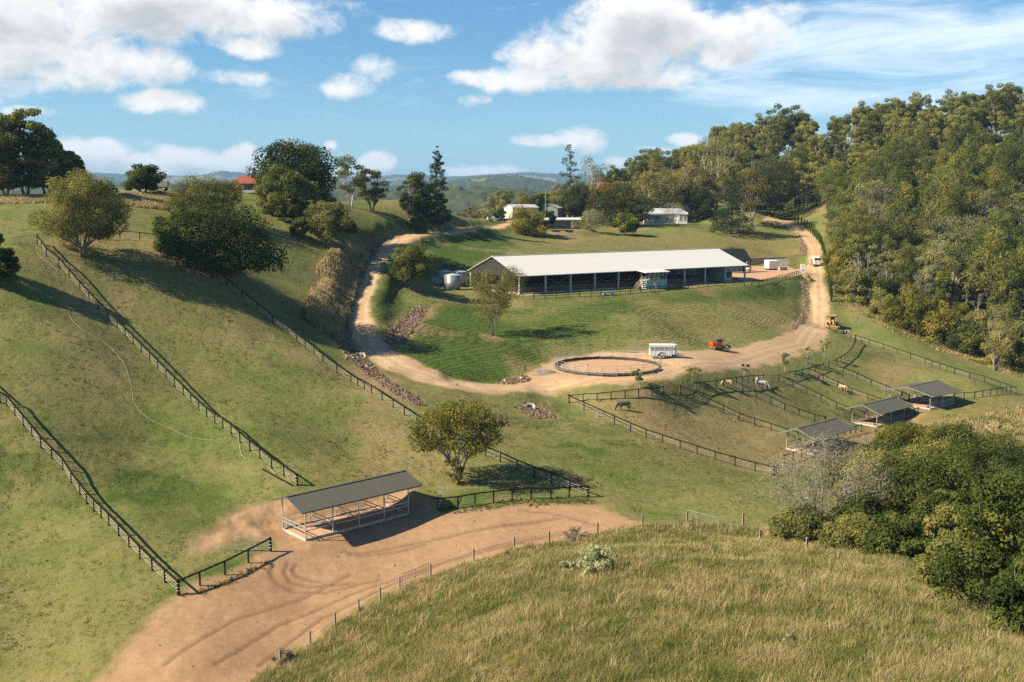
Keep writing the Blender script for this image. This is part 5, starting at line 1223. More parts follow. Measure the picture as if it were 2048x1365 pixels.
def fence(label, px, sp=2.5, h=1.28, wires=(.38, .66, .94), ends=(True, True), rail=True, rail2=None, group='dark post and rail paddock fences', world=None, curve=False, sag=0.0, pale=(), flags=(), name='paddock_fence', kind='line', wm=None, gauge=.010):
    W = world if world is not None else atl(px)
    if curve:
        Q = spline(W); cum = np.concatenate([[0], np.cumsum([np.linalg.norm(Q[i+1]-Q[i]) for i in range(len(Q)-1)])]); n = max(2, int(round(cum[-1]/sp)))
        xs = [q[0] for q in Q]; ys = [q[1] for q in Q]; pts = [np.array([np.interp(cum[-1]*i/n, cum, xs), np.interp(cum[-1]*i/n, cum, ys)]) for i in range(n+1)]
    else: pts = walk(W, sp)
    z = [float(gz(p[0], p[1])) for p in pts]; o0 = np.array([pts[0][0], pts[0][1], z[0]])
    t = thing(name, label, 'fence', o0, 0, group)
    L = [np.array([p[0]-o0[0], p[1]-o0[1], zz-o0[2]]) for p, zz in zip(pts, z)]; n = len(L)
    for i, p in enumerate(L):
        e = (i == 0 and ends[0]) or (i == n-1 and ends[1])
        k = 'raw' if i in pale else ('end' if e else kind)
        o = bpy.data.objects.new('post', post_mesh(k, h+.12 if e else h)); COL.objects.link(o); o.parent = t; o.location = tuple(p)
        if i < n-1: d = L[i+1]-p
        o.rotation_euler = (0, 0, math.atan2(d[1], d[0]))
        if i in pale: o['label'] = 'bare unstained post'
    up = lambda p, zz: (p[0], p[1], p[2]+zz)
    if rail:
        m = MB()
        for a, b in zip(L[:-1], L[1:]): m.beam(up(a, h+.01), up(b, h+.01), .17, .11)
        m.build('rail', M_RAIL, t)
    if rail2:
        for zz in rail2:
            m = MB()
            for a, b in zip(L[:-1], L[1:]): m.beam(up(a, zz), up(b, zz), .07, .13)
            m.build('rail', M_RAIL, t)
    for wi, zz in enumerate(wires):
        m = MB(); g = np.random.default_rng(int(zz*100))
        for a, b in zip(L[:-1], L[1:]):
            s = sag*g.uniform(.3, 1.0)
            ps = [up(a, zz), up((a*2+b)/3, zz-s*.9), up((a+2*b)/3, zz-s*.9), up(b, zz)] if sag else [up(a, zz), up(b, zz)]
            m.tube(ps, gauge, 4, cap=False)
        m.build('wire', wm or M_WIRE, t)
    return t
def gate(label, a, b, h=1.2, bars=5, name='farm_gate', group=None, m=None, world=False, mesh=False):
    A = np.asarray(a) if world else at(*a); B = np.asarray(b) if world else at(*b)
    t = thing(name, label, 'gate', A, 0, group); d = B-A
    q = MB(); U = lambda s, zz: (d[0]*s, d[1]*s, d[2]*s+zz)
    for s in (.02, .98): q.tube([U(s, .15), U(s, h+.1)], .035, 6)
    q.tube([U(.02, h+.1), U(.98, h+.1)], .035, 6); q.tube([U(.02, .15), U(.98, .15)], .035, 6); q.build('gate_frame', m or M_GATE, t)
    r = MB()
    for k in range(1, bars): zz = .15+(h-.05)*k/bars; r.tube([U(.02, zz), U(.98, zz)], .016 if not mesh else .008, 5)
    if mesh:
        for k in range(1, 16): r.tube([U(k/16, .15), U(k/16, h+.1)], .008, 4)
    r.build('bars', m or M_GATE, t)
    MB().tube([U(.5, .15), U(.5, h+.1)], .028, 6).build('stay', m or M_GATE, t)
    return t
fence('long fence running down the left photo edge to the dirt yard corner', [(-60,752),(0,806),(14,812),(82,896),(126,940),(160,990),(218,1052),(280,1118),(330,1166),(357,1190)], 2.25)
fence('short fence from the yard corner up to the open mesh gate at the dirt yard', [(357,1190),(400,1172),(450,1150),(497,1126),(541,1103)], 2.3)
fence('sagging white-wired fence down the middle of the left paddock', [(75,488),(93,512),(118,532),(160,580),(235,657),(300,722),(367,790),(430,847),(480,885),(520,917),(568,953),(594,972)], 2.5, sag=.22, pale=())
fence('fence along the top of the left paddock below the dry bank', [(205,478),(245,478),(290,481),(330,486),(365,492)], 4.0, curve=True)
fence('long fence from the dark tree mass down past the spreading tree to the yard', [(365,492),(393,524),(455,574),(514,621),(577,669),(646,725),(702,764),(743,788),(809,831),(860,862),(915,890),(1001,925),(1034,941),(1069,955),(1103,967),(1140,981),(1176,995)], 2.8)
fence('gently curved fence along the back of the dirt yard right of the nearest shelter', [(876,1020),(912,1017),(948,1010),(982,1006),(1015,1002),(1047,1000),(1082,999),(1118,999),(1148,995),(1176,995)], 2.4, curve=True)
PG = 'dark fences around the narrow paddocks'
fence('front fence of the paddock with the black horse, facing the camera', [(1138,807),(1168,821),(1197,834),(1229,849),(1261,863),(1292,876),(1325,887),(1360,899),(1394,909),(1430,921),(1470,932),(1510,943),(1548,952)], 3.1, pale=(2,), group=PG)
fence('back fence of the black horse paddock along the verge', [(1138,807),(1166,804),(1194,803),(1222,800),(1250,797),(1277,794),(1304,792),(1326,789)], 3.0, group=PG)
fence('back fence of the palomino paddock between the first two verge gates', [(1391,781),(1409,779),(1433,776),(1460,771),(1485,768),(1507,765),(1526,764)], 2.6, group=PG)
fence('short back fence with the brown horse in front of it', [(1577,757),(1591,755),(1604,752),(1617,749),(1631,745),(1646,740)], 2.6, group=PG)
fence('curved fence climbing beside the last young tree at the end of the verge', [(1668,733),(1678,727),(1690,720),(1700,711),(1706,701),(1710,690),(1711,681)], 3.0, group=PG, curve=True)
fence('far right boundary fence below the forest', [(1711,681),(1738,690),(1766,699),(1794,709),(1821,718),(1850,728),(1879,738),(1909,748),(1939,757),(1969,765),(2000,776),(2031,787)], 3.6, group=PG)
fence('curved front fence of the last paddock right of the farthest shelter', [(1908,800),(1920,800),(1932,797),(1947,797),(1965,794),(1985,791),(2000,788),(2015,786),(2031,787)], 2.6, group=PG, curve=True)
for (px, lab) in (([(1360,787),(1387,798),(1416,812),(1447,826),(1478,841),(1509,852),(1542,862),(1577,874),(1596,880)], 'first dividing fence, from the first verge gate to the nearest paddock shelter'),
 ([(1460,771),(1485,785),(1513,797),(1542,808),(1569,822),(1598,832),(1629,843),(1650,848)], 'second dividing fence, behind the palomino and in front of the white horse'),
 ([(1556,763),(1585,775),(1613,789),(1642,803),(1672,818),(1702,829),(1728,838)], 'third dividing fence, from the second verge gate to the middle shelter'),
 ([(1617,749),(1646,763),(1675,776),(1704,790),(1735,801),(1760,810)], 'fourth dividing fence, between the brown horse and the tan horse side'),
 ([(1657,736),(1686,748),(1714,759),(1742,772),(1772,784),(1803,796),(1818,803)], 'fifth dividing fence, from the third verge gate to the farthest shelter')):
    fence(lab, px, 3.6, group=PG)
fence('short dark fence between the nearest and middle paddock shelters', [(1660,880),(1690,872),(1722,864)], 3.0, group=PG)
fence('short dark fence between the middle and farthest paddock shelters', [(1809,838),(1829,831),(1836,829)], 2.6, group=PG)
fence('short sloping fence in front of the nearest paddock shelter', [(1568,928),(1603,916),(1622,906)], 3.2, group=PG)
fence('single leaning strainer post with wire beside the front paddock corner', [(1548,952),(1557,948)], 1.2, group=PG, rail=False)
for a, b, lab in (((1326,789),(1360,787),'steel gate to the black horse paddock'), ((1360,787),(1391,781),'steel gate to the palomino paddock, first beside the verge trees'), ((1526,764),(1556,763),'steel gate right of the white horse'), ((1556,763),(1577,757),'narrow steel gate left of the brown horse'), ((1646,740),(1657,736),'short steel gate at the corner by the curved fence')):
    gate(lab, a, b, 1.15, 5, group='steel gates along the verge', m=mat('gate_brown_steel', (.10,.085,.07), .5, .1, 3))
# arena front fence with two rails, then up to the gate pillar
fence('two-rail dark fence along the grass edge in front of the arena', [(1067,598),(1090,597),(1113,596),(1136,594),(1159,593),(1182,592),(1202,591),(1220,590),(1240,588),(1261,587),(1281,585),(1301,583),(1320,582),(1340,580),(1358,578),(1377,577),(1396,575),(1414,573),(1432,572),(1450,570),(1469,569),(1489,572)], 3.4, rail=False, rail2=(.62, 1.15), wires=(), ends=(False, False), group='arena fences')
fence('two-rail reddish fence climbing from the arena corner to the white gate pillar', [(1503,572),(1516,570),(1535,566),(1552,562),(1570,558),(1585,553),(1601,549)], 2.4, rail=False, rail2=(.62, 1.15), wires=(), ends=(False, False), group='arena fences')
gate('open steel mesh gate at the left of the dirt yard', (462,1102), (541,1103), 1.25, 3, m=M_STEELG, mesh=True)
gate('open steel mesh gate seen edge-on beside the right end of the near shelter', (876,1018), (887,996), 1.5, 3, m=M_STEELG, mesh=True)
gate('old steel gate in the wire fence at the edge of the tall grass', (803,1178), (859,1154), 1.25, 5, m=mat('dull_gate_steel', (.17,.17,.16), .6, .1, 3))
gate('pale steel gate half sunk in the tall grass at the top of the hill', (1374,1040), (1440,1056), 1.0, 4, m=mat('dull_gate_steel', (.17,.17,.16), .6, .1, 3))
gate('mesh gate between the shrub and the feathery olive tree on the far left', (27,491), (70,488), 1.2, 4, m=mat('dull_gate_steel', (.17,.17,.16), .6, .1, 3), mesh=True)
fence('rough wire fence of grey posts and thin stakes along the edge of the tall grass', [(560,1330),(620,1290),(670,1252),(717,1225),(760,1200),(799,1180)], 5.0, 1.15, (.5, .9), (False, False), rail=False, group='wire fences by the tall grass', kind='raw', wm=M_STEELD, gauge=.008, name='wire_fence')
fence('rough wire fence continuing right of the old gate behind the tall grass', [(861,1153),(947,1122),(1028,1098),(1098,1086),(1195,1068),(1285,1052),(1374,1044)], 6.0, 1.2, (.5, .9), (False, False), rail=False, group='wire fences by the tall grass', kind='raw', wm=M_STEELD, gauge=.008, name='wire_fence')
fence('wire fence of thin posts on the grass above the dry knoll at far right', [(1930,868),(1957,850),(1975,845),(2013,830),(2060,812)], 7.0, 1.25, (.5, .9), (False, False), rail=False, group='wire fences by the tall grass', kind='raw', wm=M_STEELD, gauge=.008, name='wire_fence')
for px, py, lab in ((1486,1050,'lone orange-topped post at the head of the tall grass by the creek crossing'), (1520,1085,'lone dark stump post in the tall grass left of the scrub'), (1613,1106,'short grey post at the scrub edge')):
    p = at(px, py); t = thing('fence_post', lab, 'post', p, 0, 'single posts in the tall grass'); MB().box((0, 0, .5), (.16, .16, 1.5), rot=.3).build('post', M_POSTW, t); MB().box((0, 0, 1.29), (.17, .17, .1), rot=.3).build('cap', M_FLAG if 'orange' in lab else M_POSTW, t)
# loose irrigation tape and spare timber in the left paddock
def ribbon(name, label, cat, px, r, m, lift=.03, wob=.0):
    P = spline(atl(px), 8); g = np.random.default_rng(len(px)); o = P[0]; z0 = float(gz(o[0], o[1])); b = MB()
    b.tube([(p[0]-o[0]+g.normal()*wob, p[1]-o[1]+g.normal()*wob, float(gz(p[0], p[1]))-z0+lift+.05*g.uniform()) for p in P], r, 4)
    ob = b.build(name, m); ob.location = (o[0], o[1], z0); return tag(ob, label, cat)
ribbon('fence_tape', 'long white tape lying loose down the left paddock to the sagging fence', 'tape', [(149,567),(143,590),(141,615),(138,632),(165,660),(200,680),(225,700),(248,730),(262,770),(270,810),(300,840),(340,858),(380,876),(430,882),(455,878),(468,870)], .012, MATS.setdefault('tape', mat('faded_tape', (.40,.37,.29), .6, .1, 3)), .05)
ribbon('fence_tape', 'short white tape lying in the grass at the top of the sagging fence', 'tape', [(72,492),(75,505),(80,513),(98,527),(108,536),(115,542)], .013, M_WIRE)
ribbon('fence_tape', 'white tape curled at the bottom end of the sagging fence', 'tape', [(592,975),(594,965),(585,952),(575,958),(580,968),(590,966)], .013, M_WIRE, .3, .05)
ribbon('fence_tape', 'white tape hanging down and trailing from the middle of the sagging fence', 'tape', [(477,880),(480,900),(483,912),(492,920)], .013, M_WIRE, .12)
for a, b, lab in (((525,940),(583,972),'loose dark rail lying beside the end of the sagging fence'), ((535,935),(552,950),'shorter pale rail lying beside the end of the sagging fence'), ((557,958),(586,974),'dark rail lying closest to the near shelter roof')):
    A, B = at(*a), at(*b); d = B-A; ob = MB().beam((0, 0, .09), (d[0], d[1], d[2]+.09), .16, .1).build('loose_rail', M_RAIL if 'dark' in lab else M_POSTW); ob.location = tuple(A); tag(ob, lab, 'timber rail')
# ---------------------------------------------------------------- vehicles, horses, drains, rocks
M_ORG = mat('orange_paint', (.62,.105,.018), .45, .08, 3); M_YEL = mat('yellow_paint', (.52,.27,.055), .55, .15, 3, col2=(.36,.20,.06)); M_TYRE = mat('tyre_rubber', (.032,.030,.027), .9, .2, 6)
M_RIM = mat('wheel_rim', (.45,.45,.44), .35, .06, 3, metal=.5); M_LIGHT = mat('red_lamp', (.45,.02,.015), .3, .05, 2, spec=.6); M_DUST = mat('dusty_track', (.24,.19,.14), .9, .2, 5)
def wheel(t, c, r, w, name='wheel', axis='y', rim=M_RIM):
    def cyl(rr, ww, n=18):
        m = MB(); pts = [(rr*.86, -ww/2), (rr, -ww*.32), (rr, ww*.32), (rr*.86, ww/2)]
        V = []; 
        for rad, o in pts:
            for j in range(n):
                a = 2*math.pi*j/n
                V.append((c[0]+rad*math.cos(a), c[1]+o, c[2]+rad*math.sin(a)) if axis == 'y' else (c[0]+o, c[1]+rad*math.cos(a), c[2]+rad*math.sin(a)))
        Fc = [(i*n+j, i*n+(j+1) % n, (i+1)*n+(j+1) % n, (i+1)*n+j) for i in range(3) for j in range(n)]+[tuple(reversed(range(n))), tuple(range(3*n, 4*n))]
        return m.add(V, Fc)
    o = cyl(r, w).build(name, M_TYRE, t, True); cyl(r*.55, w*1.06).build('rim', rim, o, True); return o
def text_mesh(s, size, m, parent, loc, rot, shear=.0, name='lettering', bold=.01):
    cu = bpy.data.curves.new('t', 'FONT'); cu.body = s; cu.size = size; cu.extrude = .01; cu.shear = shear; cu.offset = bold; cu.align_x = 'CENTER'
    o = bpy.data.objects.new('t', cu); COL.objects.link(o); dg = bpy.context.evaluated_depsgraph_get()
    me = bpy.data.meshes.new_from_object(o.evaluated_get(dg)); bpy.data.objects.remove(o); me.materials.clear(); me.materials.append(m)
    q = bpy.data.objects.new(name, me); COL.objects.link(q); q.parent = parent; q.location = loc; q.rotation_euler = rot; return q

def build_trailer():
    p = at(1324, 716); t = thing('horse_trailer', 'white twin-axle horse trailer parked behind the round pen', 'trailer', p, R(-2))
    L, W, H = 4.7, 2.1, 1.95; zb = .55; f = W/2
    fl = MB(); fl.box((0, 0, zb), (L, W, .14)); fl.build('floor', M_WHITE, t)
    b = MB()
    for y in (-f, f): b.box((-.35, y, zb+.5), (L-.75, .05, .95)); b.box((-.35, y, zb+H-.15), (L-.75, .05, .28))
    b.box((-L/2+.02, 0, zb+.6), (.05, W, 1.15)); b.build('side_panel', M_WHITE, t)
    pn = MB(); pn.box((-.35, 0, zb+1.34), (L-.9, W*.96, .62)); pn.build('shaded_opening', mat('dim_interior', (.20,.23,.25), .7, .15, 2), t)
    for y in (-f-.03, f+.03):
        fr = MB()
        for x in (-L/2+.05, -1.45, -.55, .35, 1.2, L/2-.75): fr.box((x, y, zb+H/2), (.07, .05, H))
        for z in (zb+.98, zb+1.22, zb+1.46, zb+1.68): fr.box((-.4, y, z), (L-.8, .04, .045))
        fr.build('frame', M_WHITE, t)
    n = MB(); n.prism([(L/2-.75, -f, zb), (L/2-.1, -f, zb), (L/2+.3, -f*.45, zb), (L/2+.3, f*.45, zb), (L/2-.1, f, zb), (L/2-.75, f, zb)], (0, 0, 0), (0, 0, H)); n.build('nose', M_WHITE, t)
    r = MB(); r.prism([(-L/2, -f, zb+H), (L/2-.1, -f, zb+H), (L/2+.3, -f*.45, zb+H), (L/2+.3, f*.45, zb+H), (L/2-.1, f, zb+H), (-L/2, f, zb+H)], (0, 0, 0), (0, 0, .07)); r.build('roof', M_WHITE, t)
    text_mesh('S', .62, M_BLACK, t, (L/2-.36, -f-.03, zb+1.12), (math.pi/2, 0, 0), .35, 'logo', .02)
    lb = MB(); lb.box((L/2-.62, -f-.02, zb+1.45), (.16, .03, .10)); lb.build('logo_bar', M_BLACK, t)
    MB().box((L/2-.3, -f-.02, zb+.12), (.85, .04, .26)).build('stone_guard', M_BLACK, t)
    for y in (-f-.1, f+.1):
        for x in (-.62, .22): wheel(t, (x, y, .36), .36, .22)
        q = MB(); q.tube([(-.2+.95*math.cos(a), y, .36+.95*math.sin(a)) for a in np.linspace(0, math.pi, 13)], .07, 6); q.build('mudguard', M_STEELW, t)
    d = MB(); d.beam((L/2, -.6, zb-.05), (L/2+1.7, 0, zb-.05), .09, .11); d.beam((L/2, .6, zb-.05), (L/2+1.7, 0, zb-.05), .09, .11); d.tube([(L/2+1.3, -.05, -.02), (L/2+1.3, -.05, .95)], .05, 6); d.box((L/2+.7, 0, zb+.15), (.3, .4, .3)); d.build('drawbar', M_WHITE, t)
    p2 = at(1278, 706); q = thing('spare_yard_panels', 'stack of spare steel yard panels behind the round pen gate', 'yard panels', p2, R(4))
    s = MB()
    for z in (.1, .45, .8, 1.1): s.beam((-1.6, 0, z), (1.6, 0, z), .05, .08)
    for x in (-1.6, 1.6): s.box((x, 0, .6), (.06, .06, 1.25))
    s.build('panel', M_STEELG, q)
build_trailer()

def build_skid():
    p = at(1436, 700); t = thing('skid_steer_loader', 'orange tracked skid steer loader with grapple parked at the foot of the bank', 'loader', p, R(12))
    b = MB(); b.box((-.95, 0, 1.05), (1.2, 1.45, 1.05)); b.box((.05, 0, .95), (1.1, 1.2, .75)); b.build('body', M_ORG, t, bevel=.06)
    g = MB()
    for z in (.85, 1.05, 1.25):
        for y in (-.4, -.12, .16, .44): g.box((-1.57, y, z), (.04, .2, .1))
    g.build('rear_grille', mat('dark_grille', (.16,.03,.01), .7, .1, 3), t)
    MB().tube([(-1.0, .45, 1.5), (-1.0, .45, 2.0)], .07, 8).build('exhaust', M_BLACK, t)
    c = MB(); c.box((.15, 0, 1.75), (1.15, .95, .85), taper=(.88, .95)); c.build('cab_glass', M_GLASS, t)
    c = MB(); c.box((.12, 0, 2.2), (1.2, 1.02, .12)); 
    for x in (-.42, .68):
        for y in (-.47, .47): c.box((x, y, 1.75), (.09, .09, .9))
    c.build('cab_frame', mat('cab_grey', (.10,.11,.115), .6, .1, 2), t)
    for y in (-.82, .82):
        k = MB(); poly = [(-1.25, .62), (-1.05, .85), (.55, .62), (1.0, .32), (.85, .06), (-1.05, .04), (-1.35, .3)]
        k.prism([(x, y-.17, z) for x, z in poly], (0, 0, 0), (0, .34, 0)); tr = k.build('track', M_DUST, t)
        q = MB(); q.prism([(x*.8-.05, y-.18*(1 if y < 0 else -1)*1.0, .12+z*.62) for x, z in poly], (0, -.02, 0), (0, .02, 0)); q.build('track_frame', M_BLACK, tr)
        a = MB(); a.beam((-1.35, y*.93, 1.45), (.25, y*.93, 1.38), .16, .34); a.beam((.2, y*.93, 1.42), (1.15, y*.93, .75), .16, .30); a.beam((1.1, y*.93, .95), (1.3, y*.93, .35), .14, .26); a.build('lift_arm', M_ORG, t)
        a = MB(); a.box((-1.4, y*.93, 1.55), (.4, .3, .55)); a.build('arm_tower', M_ORG, t)
    h = MB(); h.beam((1.25, -.7, .4), (1.25, .7, .4), .15, .5); h.build('quick_hitch', M_BLACK, t)
    k = MB()
    for y in np.linspace(-.85, .85, 7): k.tube([(1.35, y, .75), (1.45, y, .15), (1.9, y, .06), (2.5, y, .12)], .045, 5)
    k.beam((1.4, -.9, .7), (1.4, .9, .7), .08, .1); k.beam((1.5, -.9, .12), (1.5, .9, .12), .08, .1); k.build('grapple_tines', mat('worn_steel', (.22,.17,.13), .7, .2, 4), t)
    k = MB()
    for y in (-.35, .0, .35): k.tube([(1.6, y, .75), (2.1, y, .95), (2.55, y, .7), (2.6, y, .25)], .05, 5)
    k.beam((2.1, -.45, .98), (2.1, .45, .98), .08, .08); k.box((2.5, 0, .62), (.06, .9, .5)); k.build('grapple_clamp', mat('worn_brown_steel', (.07,.05,.04), .7, .2, 4), t)
build_skid()

def build_grader():
    p = at(1661, 662); p = at(1664, 656); t = thing('road_grader', 'old yellow road grader parked beside the gravel road, facing the camera', 'grader', p, R(-102))
    e = MB(); e.box((-2.0, 0, 1.55), (2.9, 1.15, 1.0)); e.box((-3.3, 0, 1.5), (.5, 1.0, .8)); e.build('engine_hood', M_YEL, t, bevel=.05)
    f = MB(); f.tube([(-.4, 0, 1.5), (.9, 0, 2.05), (2.4, 0, 1.95), (4.0, 0, 1.2)], [.22, .2, .19, .2], 8); f.build('main_frame', M_YEL, t)
    c = MB()
    for x in (-.75, .65):
        for y in (-.72, .72): c.box((x, y, 2.35), (.1, .1, 1.75))
    c.box((0, 0, 1.6), (1.5, 1.5, .5)); c.build('cab_frame', M_YEL, t)
    MB().box((0, 0, 3.27), (2.1, 2.05, .14)).build('cab_roof', M_YEL, t, bevel=.04)
    MB().box((-.05, 0, 2.35), (1.2, 1.3, 1.0)).build('cab_glass', M_GLASS, t)
    s = MB(); s.box((.9, 0, 1.75), (.5, .9, .55)); s.build('control_box', M_BLACK, t); MB().box((1.2, 0, 1.98), (.18, .5, .28)).build('white_plate', M_WHITE, t)
    for y in (-.45, .45): MB().box((1.2, y*.8, 1.66), (.14, .16, .22)).build('lamp', M_LIGHT, t)
    for y in (-1.0, 1.0):
        for x in (-3.0, -1.5): wheel(t, (x, y, .68), .68, .42, rim=M_YEL)
        wheel(t, (3.9, y*1.08, .64), .64, .36, rim=M_YEL)
        b = MB(); b.beam((.6, y*.55, 2.5), (1.9, y*.8, .95), .09, .09); b.build('blade_ram', M_YEL, t)
    a = MB(); a.tube([(3.9, -.95, .64), (3.9, -.4, .9), (3.9, .4, .9), (3.9, .95, .64)], .13, 6); a.build('front_axle', M_YEL, t)
    d = MB(); d.beam((4.6, -1.05, .85), (4.6, 1.05, .85), .22, .24); d.beam((3.9, -.35, 1.15), (4.65, -.35, .9), .14, .16); d.beam((3.9, .35, 1.15), (4.65, .35, .9), .14, .16)
    for y in (-.9, -.45, 0, .45, .9): d.beam((4.6, y, .9), (4.75, y, .3), .1, .1)
    d.build('scarifier', M_YEL, t)
    m = MB(); m.prism([(1.5, -1.75, .12), (1.72, -1.75, .35), (1.62, -1.75, .72), (1.5, -1.75, .74), (1.56, -1.75, .36), (1.42, -1.75, .14)], (0, 0, 0), (.9, 3.4, 0)); m.build('blade', mat('worn_blade', (.30,.20,.10), .5, .2, 3, metal=.3), t)
    MB().tube([(-2.2, .3, 2.0), (-2.2, .3, 2.8)], .06, 6).build('exhaust', M_BLACK, t)
    for y in (-1.15, 1.15): MB().box((.75, y, 3.05), (.1, .25, .3)).build('mirror', M_BLACK, t)
build_grader()

def build_truck():
    p = at(1632, 533); t = thing('horse_truck', 'white horse truck on the gravel road seen from behind, dark opening above its ramp', 'truck', p, R(84))
    W, H, L = 2.35, 2.3, 4.6; z0 = .75; f = W/2
    b = MB(); b.box((.0, 0, z0+H/2), (L, W, H)); b.build('box_body', M_WHITE, t, bevel=.06)
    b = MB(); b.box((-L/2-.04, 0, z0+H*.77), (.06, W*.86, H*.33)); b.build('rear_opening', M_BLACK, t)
    MB().box((-L/2-.09, 0, z0+H*.77), (.05, .08, H*.34)).build('opening_stay', M_WHITE, t)
    MB().box((-L/2-.07, .62, z0+H*.83), (.05, .22, .22)).build('yellow_bag', mat('yellow_canvas', (.42,.30,.05), .7, .1, 2), t)
    r = MB(); r.box((-L/2-.10, 0, z0+H*.28), (.10, W*.94, H*.58)); r.build('ramp', M_WHITE, t)
    q = MB()
    for y in (-.78, -.38, .38, .78): q.box((-L/2-.17, y, z0+H*.29), (.05, .12, H*.52))
    q.build('ramp_ribs', mat('ramp_grey', (.42,.42,.42), .6, .05, 2), t)
    for x in (-1.2, 0, 1.2):
        for y in (-.55, .55): MB().box((x, y, z0+H+.09), (.45, .4, .18)).build('roof_vent', M_WHITE, t)
    for y in (-f+.12, f-.12): MB().box((-L/2-.16, y, z0+.06), (.06, .2, .16)).build('tail_light', M_LIGHT, t)
    MB().box((-L/2-.05, 0, z0-.12), (.12, W, .16)).build('rear_bumper', M_STEELD, t)
    s = MB(); s.box((.4, f+.16, z0+.9), (2.2, .28, 1.3)); s.build('side_locker', M_ORG, t)
    c = MB(); c.box((L/2+.95, 0, 1.75), (1.7, 2.2, 1.9), taper=(.85, .92)); c.build('cab', M_WHITE, t, bevel=.08)
    MB().box((L/2+.95, 0, 2.15), (1.45, 2.16, .6)).build('cab_window', M_GLASS, t)
    for y in (-f+.1, f-.1):
        for x in (-L/2+.95, -L/2+1.75, L/2+1.0): wheel(t, (x, y, .46), .46, .3)
    MB().box((L/2-.2, 0, .62), (L+2.6, .9, .2)).build('chassis', M_STEELD, t)
build_truck()

def car(name, label, p, rz, colm, L=4.5, W=1.85, H=1.65, ute=False, group=None):
    t = thing(name, label, 'car', p, rz, group)
    prof = [(-L/2, .35), (-L/2, .95), (-L/2+.12, 1.02), (L/2-1.15, 1.0), (L/2-.1, .82), (L/2, .6), (L/2, .35)]
    MB().prism([(x, -W/2, z) for x, z in prof], (0, 0, 0), (0, W, 0)).build('body', colm, t, bevel=.05)
    cx0, cx1 = (-L/2+.25, L/2-1.2) if not ute else (-.35, L/2-1.2)
    cab = [(cx0, 1.0), (cx0+.25, H-.06), (cx1-.65, H-.04), (cx1, 1.0)]
    MB().prism([(x, -W/2+.12, z) for x, z in cab], (0, 0, 0), (0, W-.24, 0)).build('windows', M_GLASS, t)
    r = MB(); r.box(((cx0+cx1)/2-.2, 0, H), (cx1-cx0-1.0, W-.3, .09)); r.build('roof', colm, t)
    for x in (-L/2+.85, L/2-.85):
        for y in (-W/2+.08, W/2-.08): wheel(t, (x, y, .34), .34, .22)
    for y in (-W/2+.2, W/2-.2):
        MB().box((-L/2-.02, y, .85), (.05, .22, .16)).build('tail_light', M_LIGHT, t); MB().box((L/2-.03, y, .72), (.06, .26, .14)).build('headlight', M_RIM, t)
    return t
car('parked_car', 'white car half hidden under the dark carport behind the arena', onz(1494, 543, ZPAD)+np.array([0, 4, 0]), R(160), M_WHITE)
car('parked_car', 'second white car deeper under the dark carport, left of the other', onz(1477, 542, ZPAD)+np.array([0, 5, 0]), R(165), M_WHITE)
car('parked_ute', 'dark utility vehicle parked at the top of the drive', at(1003, 444), R(200), mat('dark_car_paint', (.035,.045,.055), .3, .05, 1), ute=True)
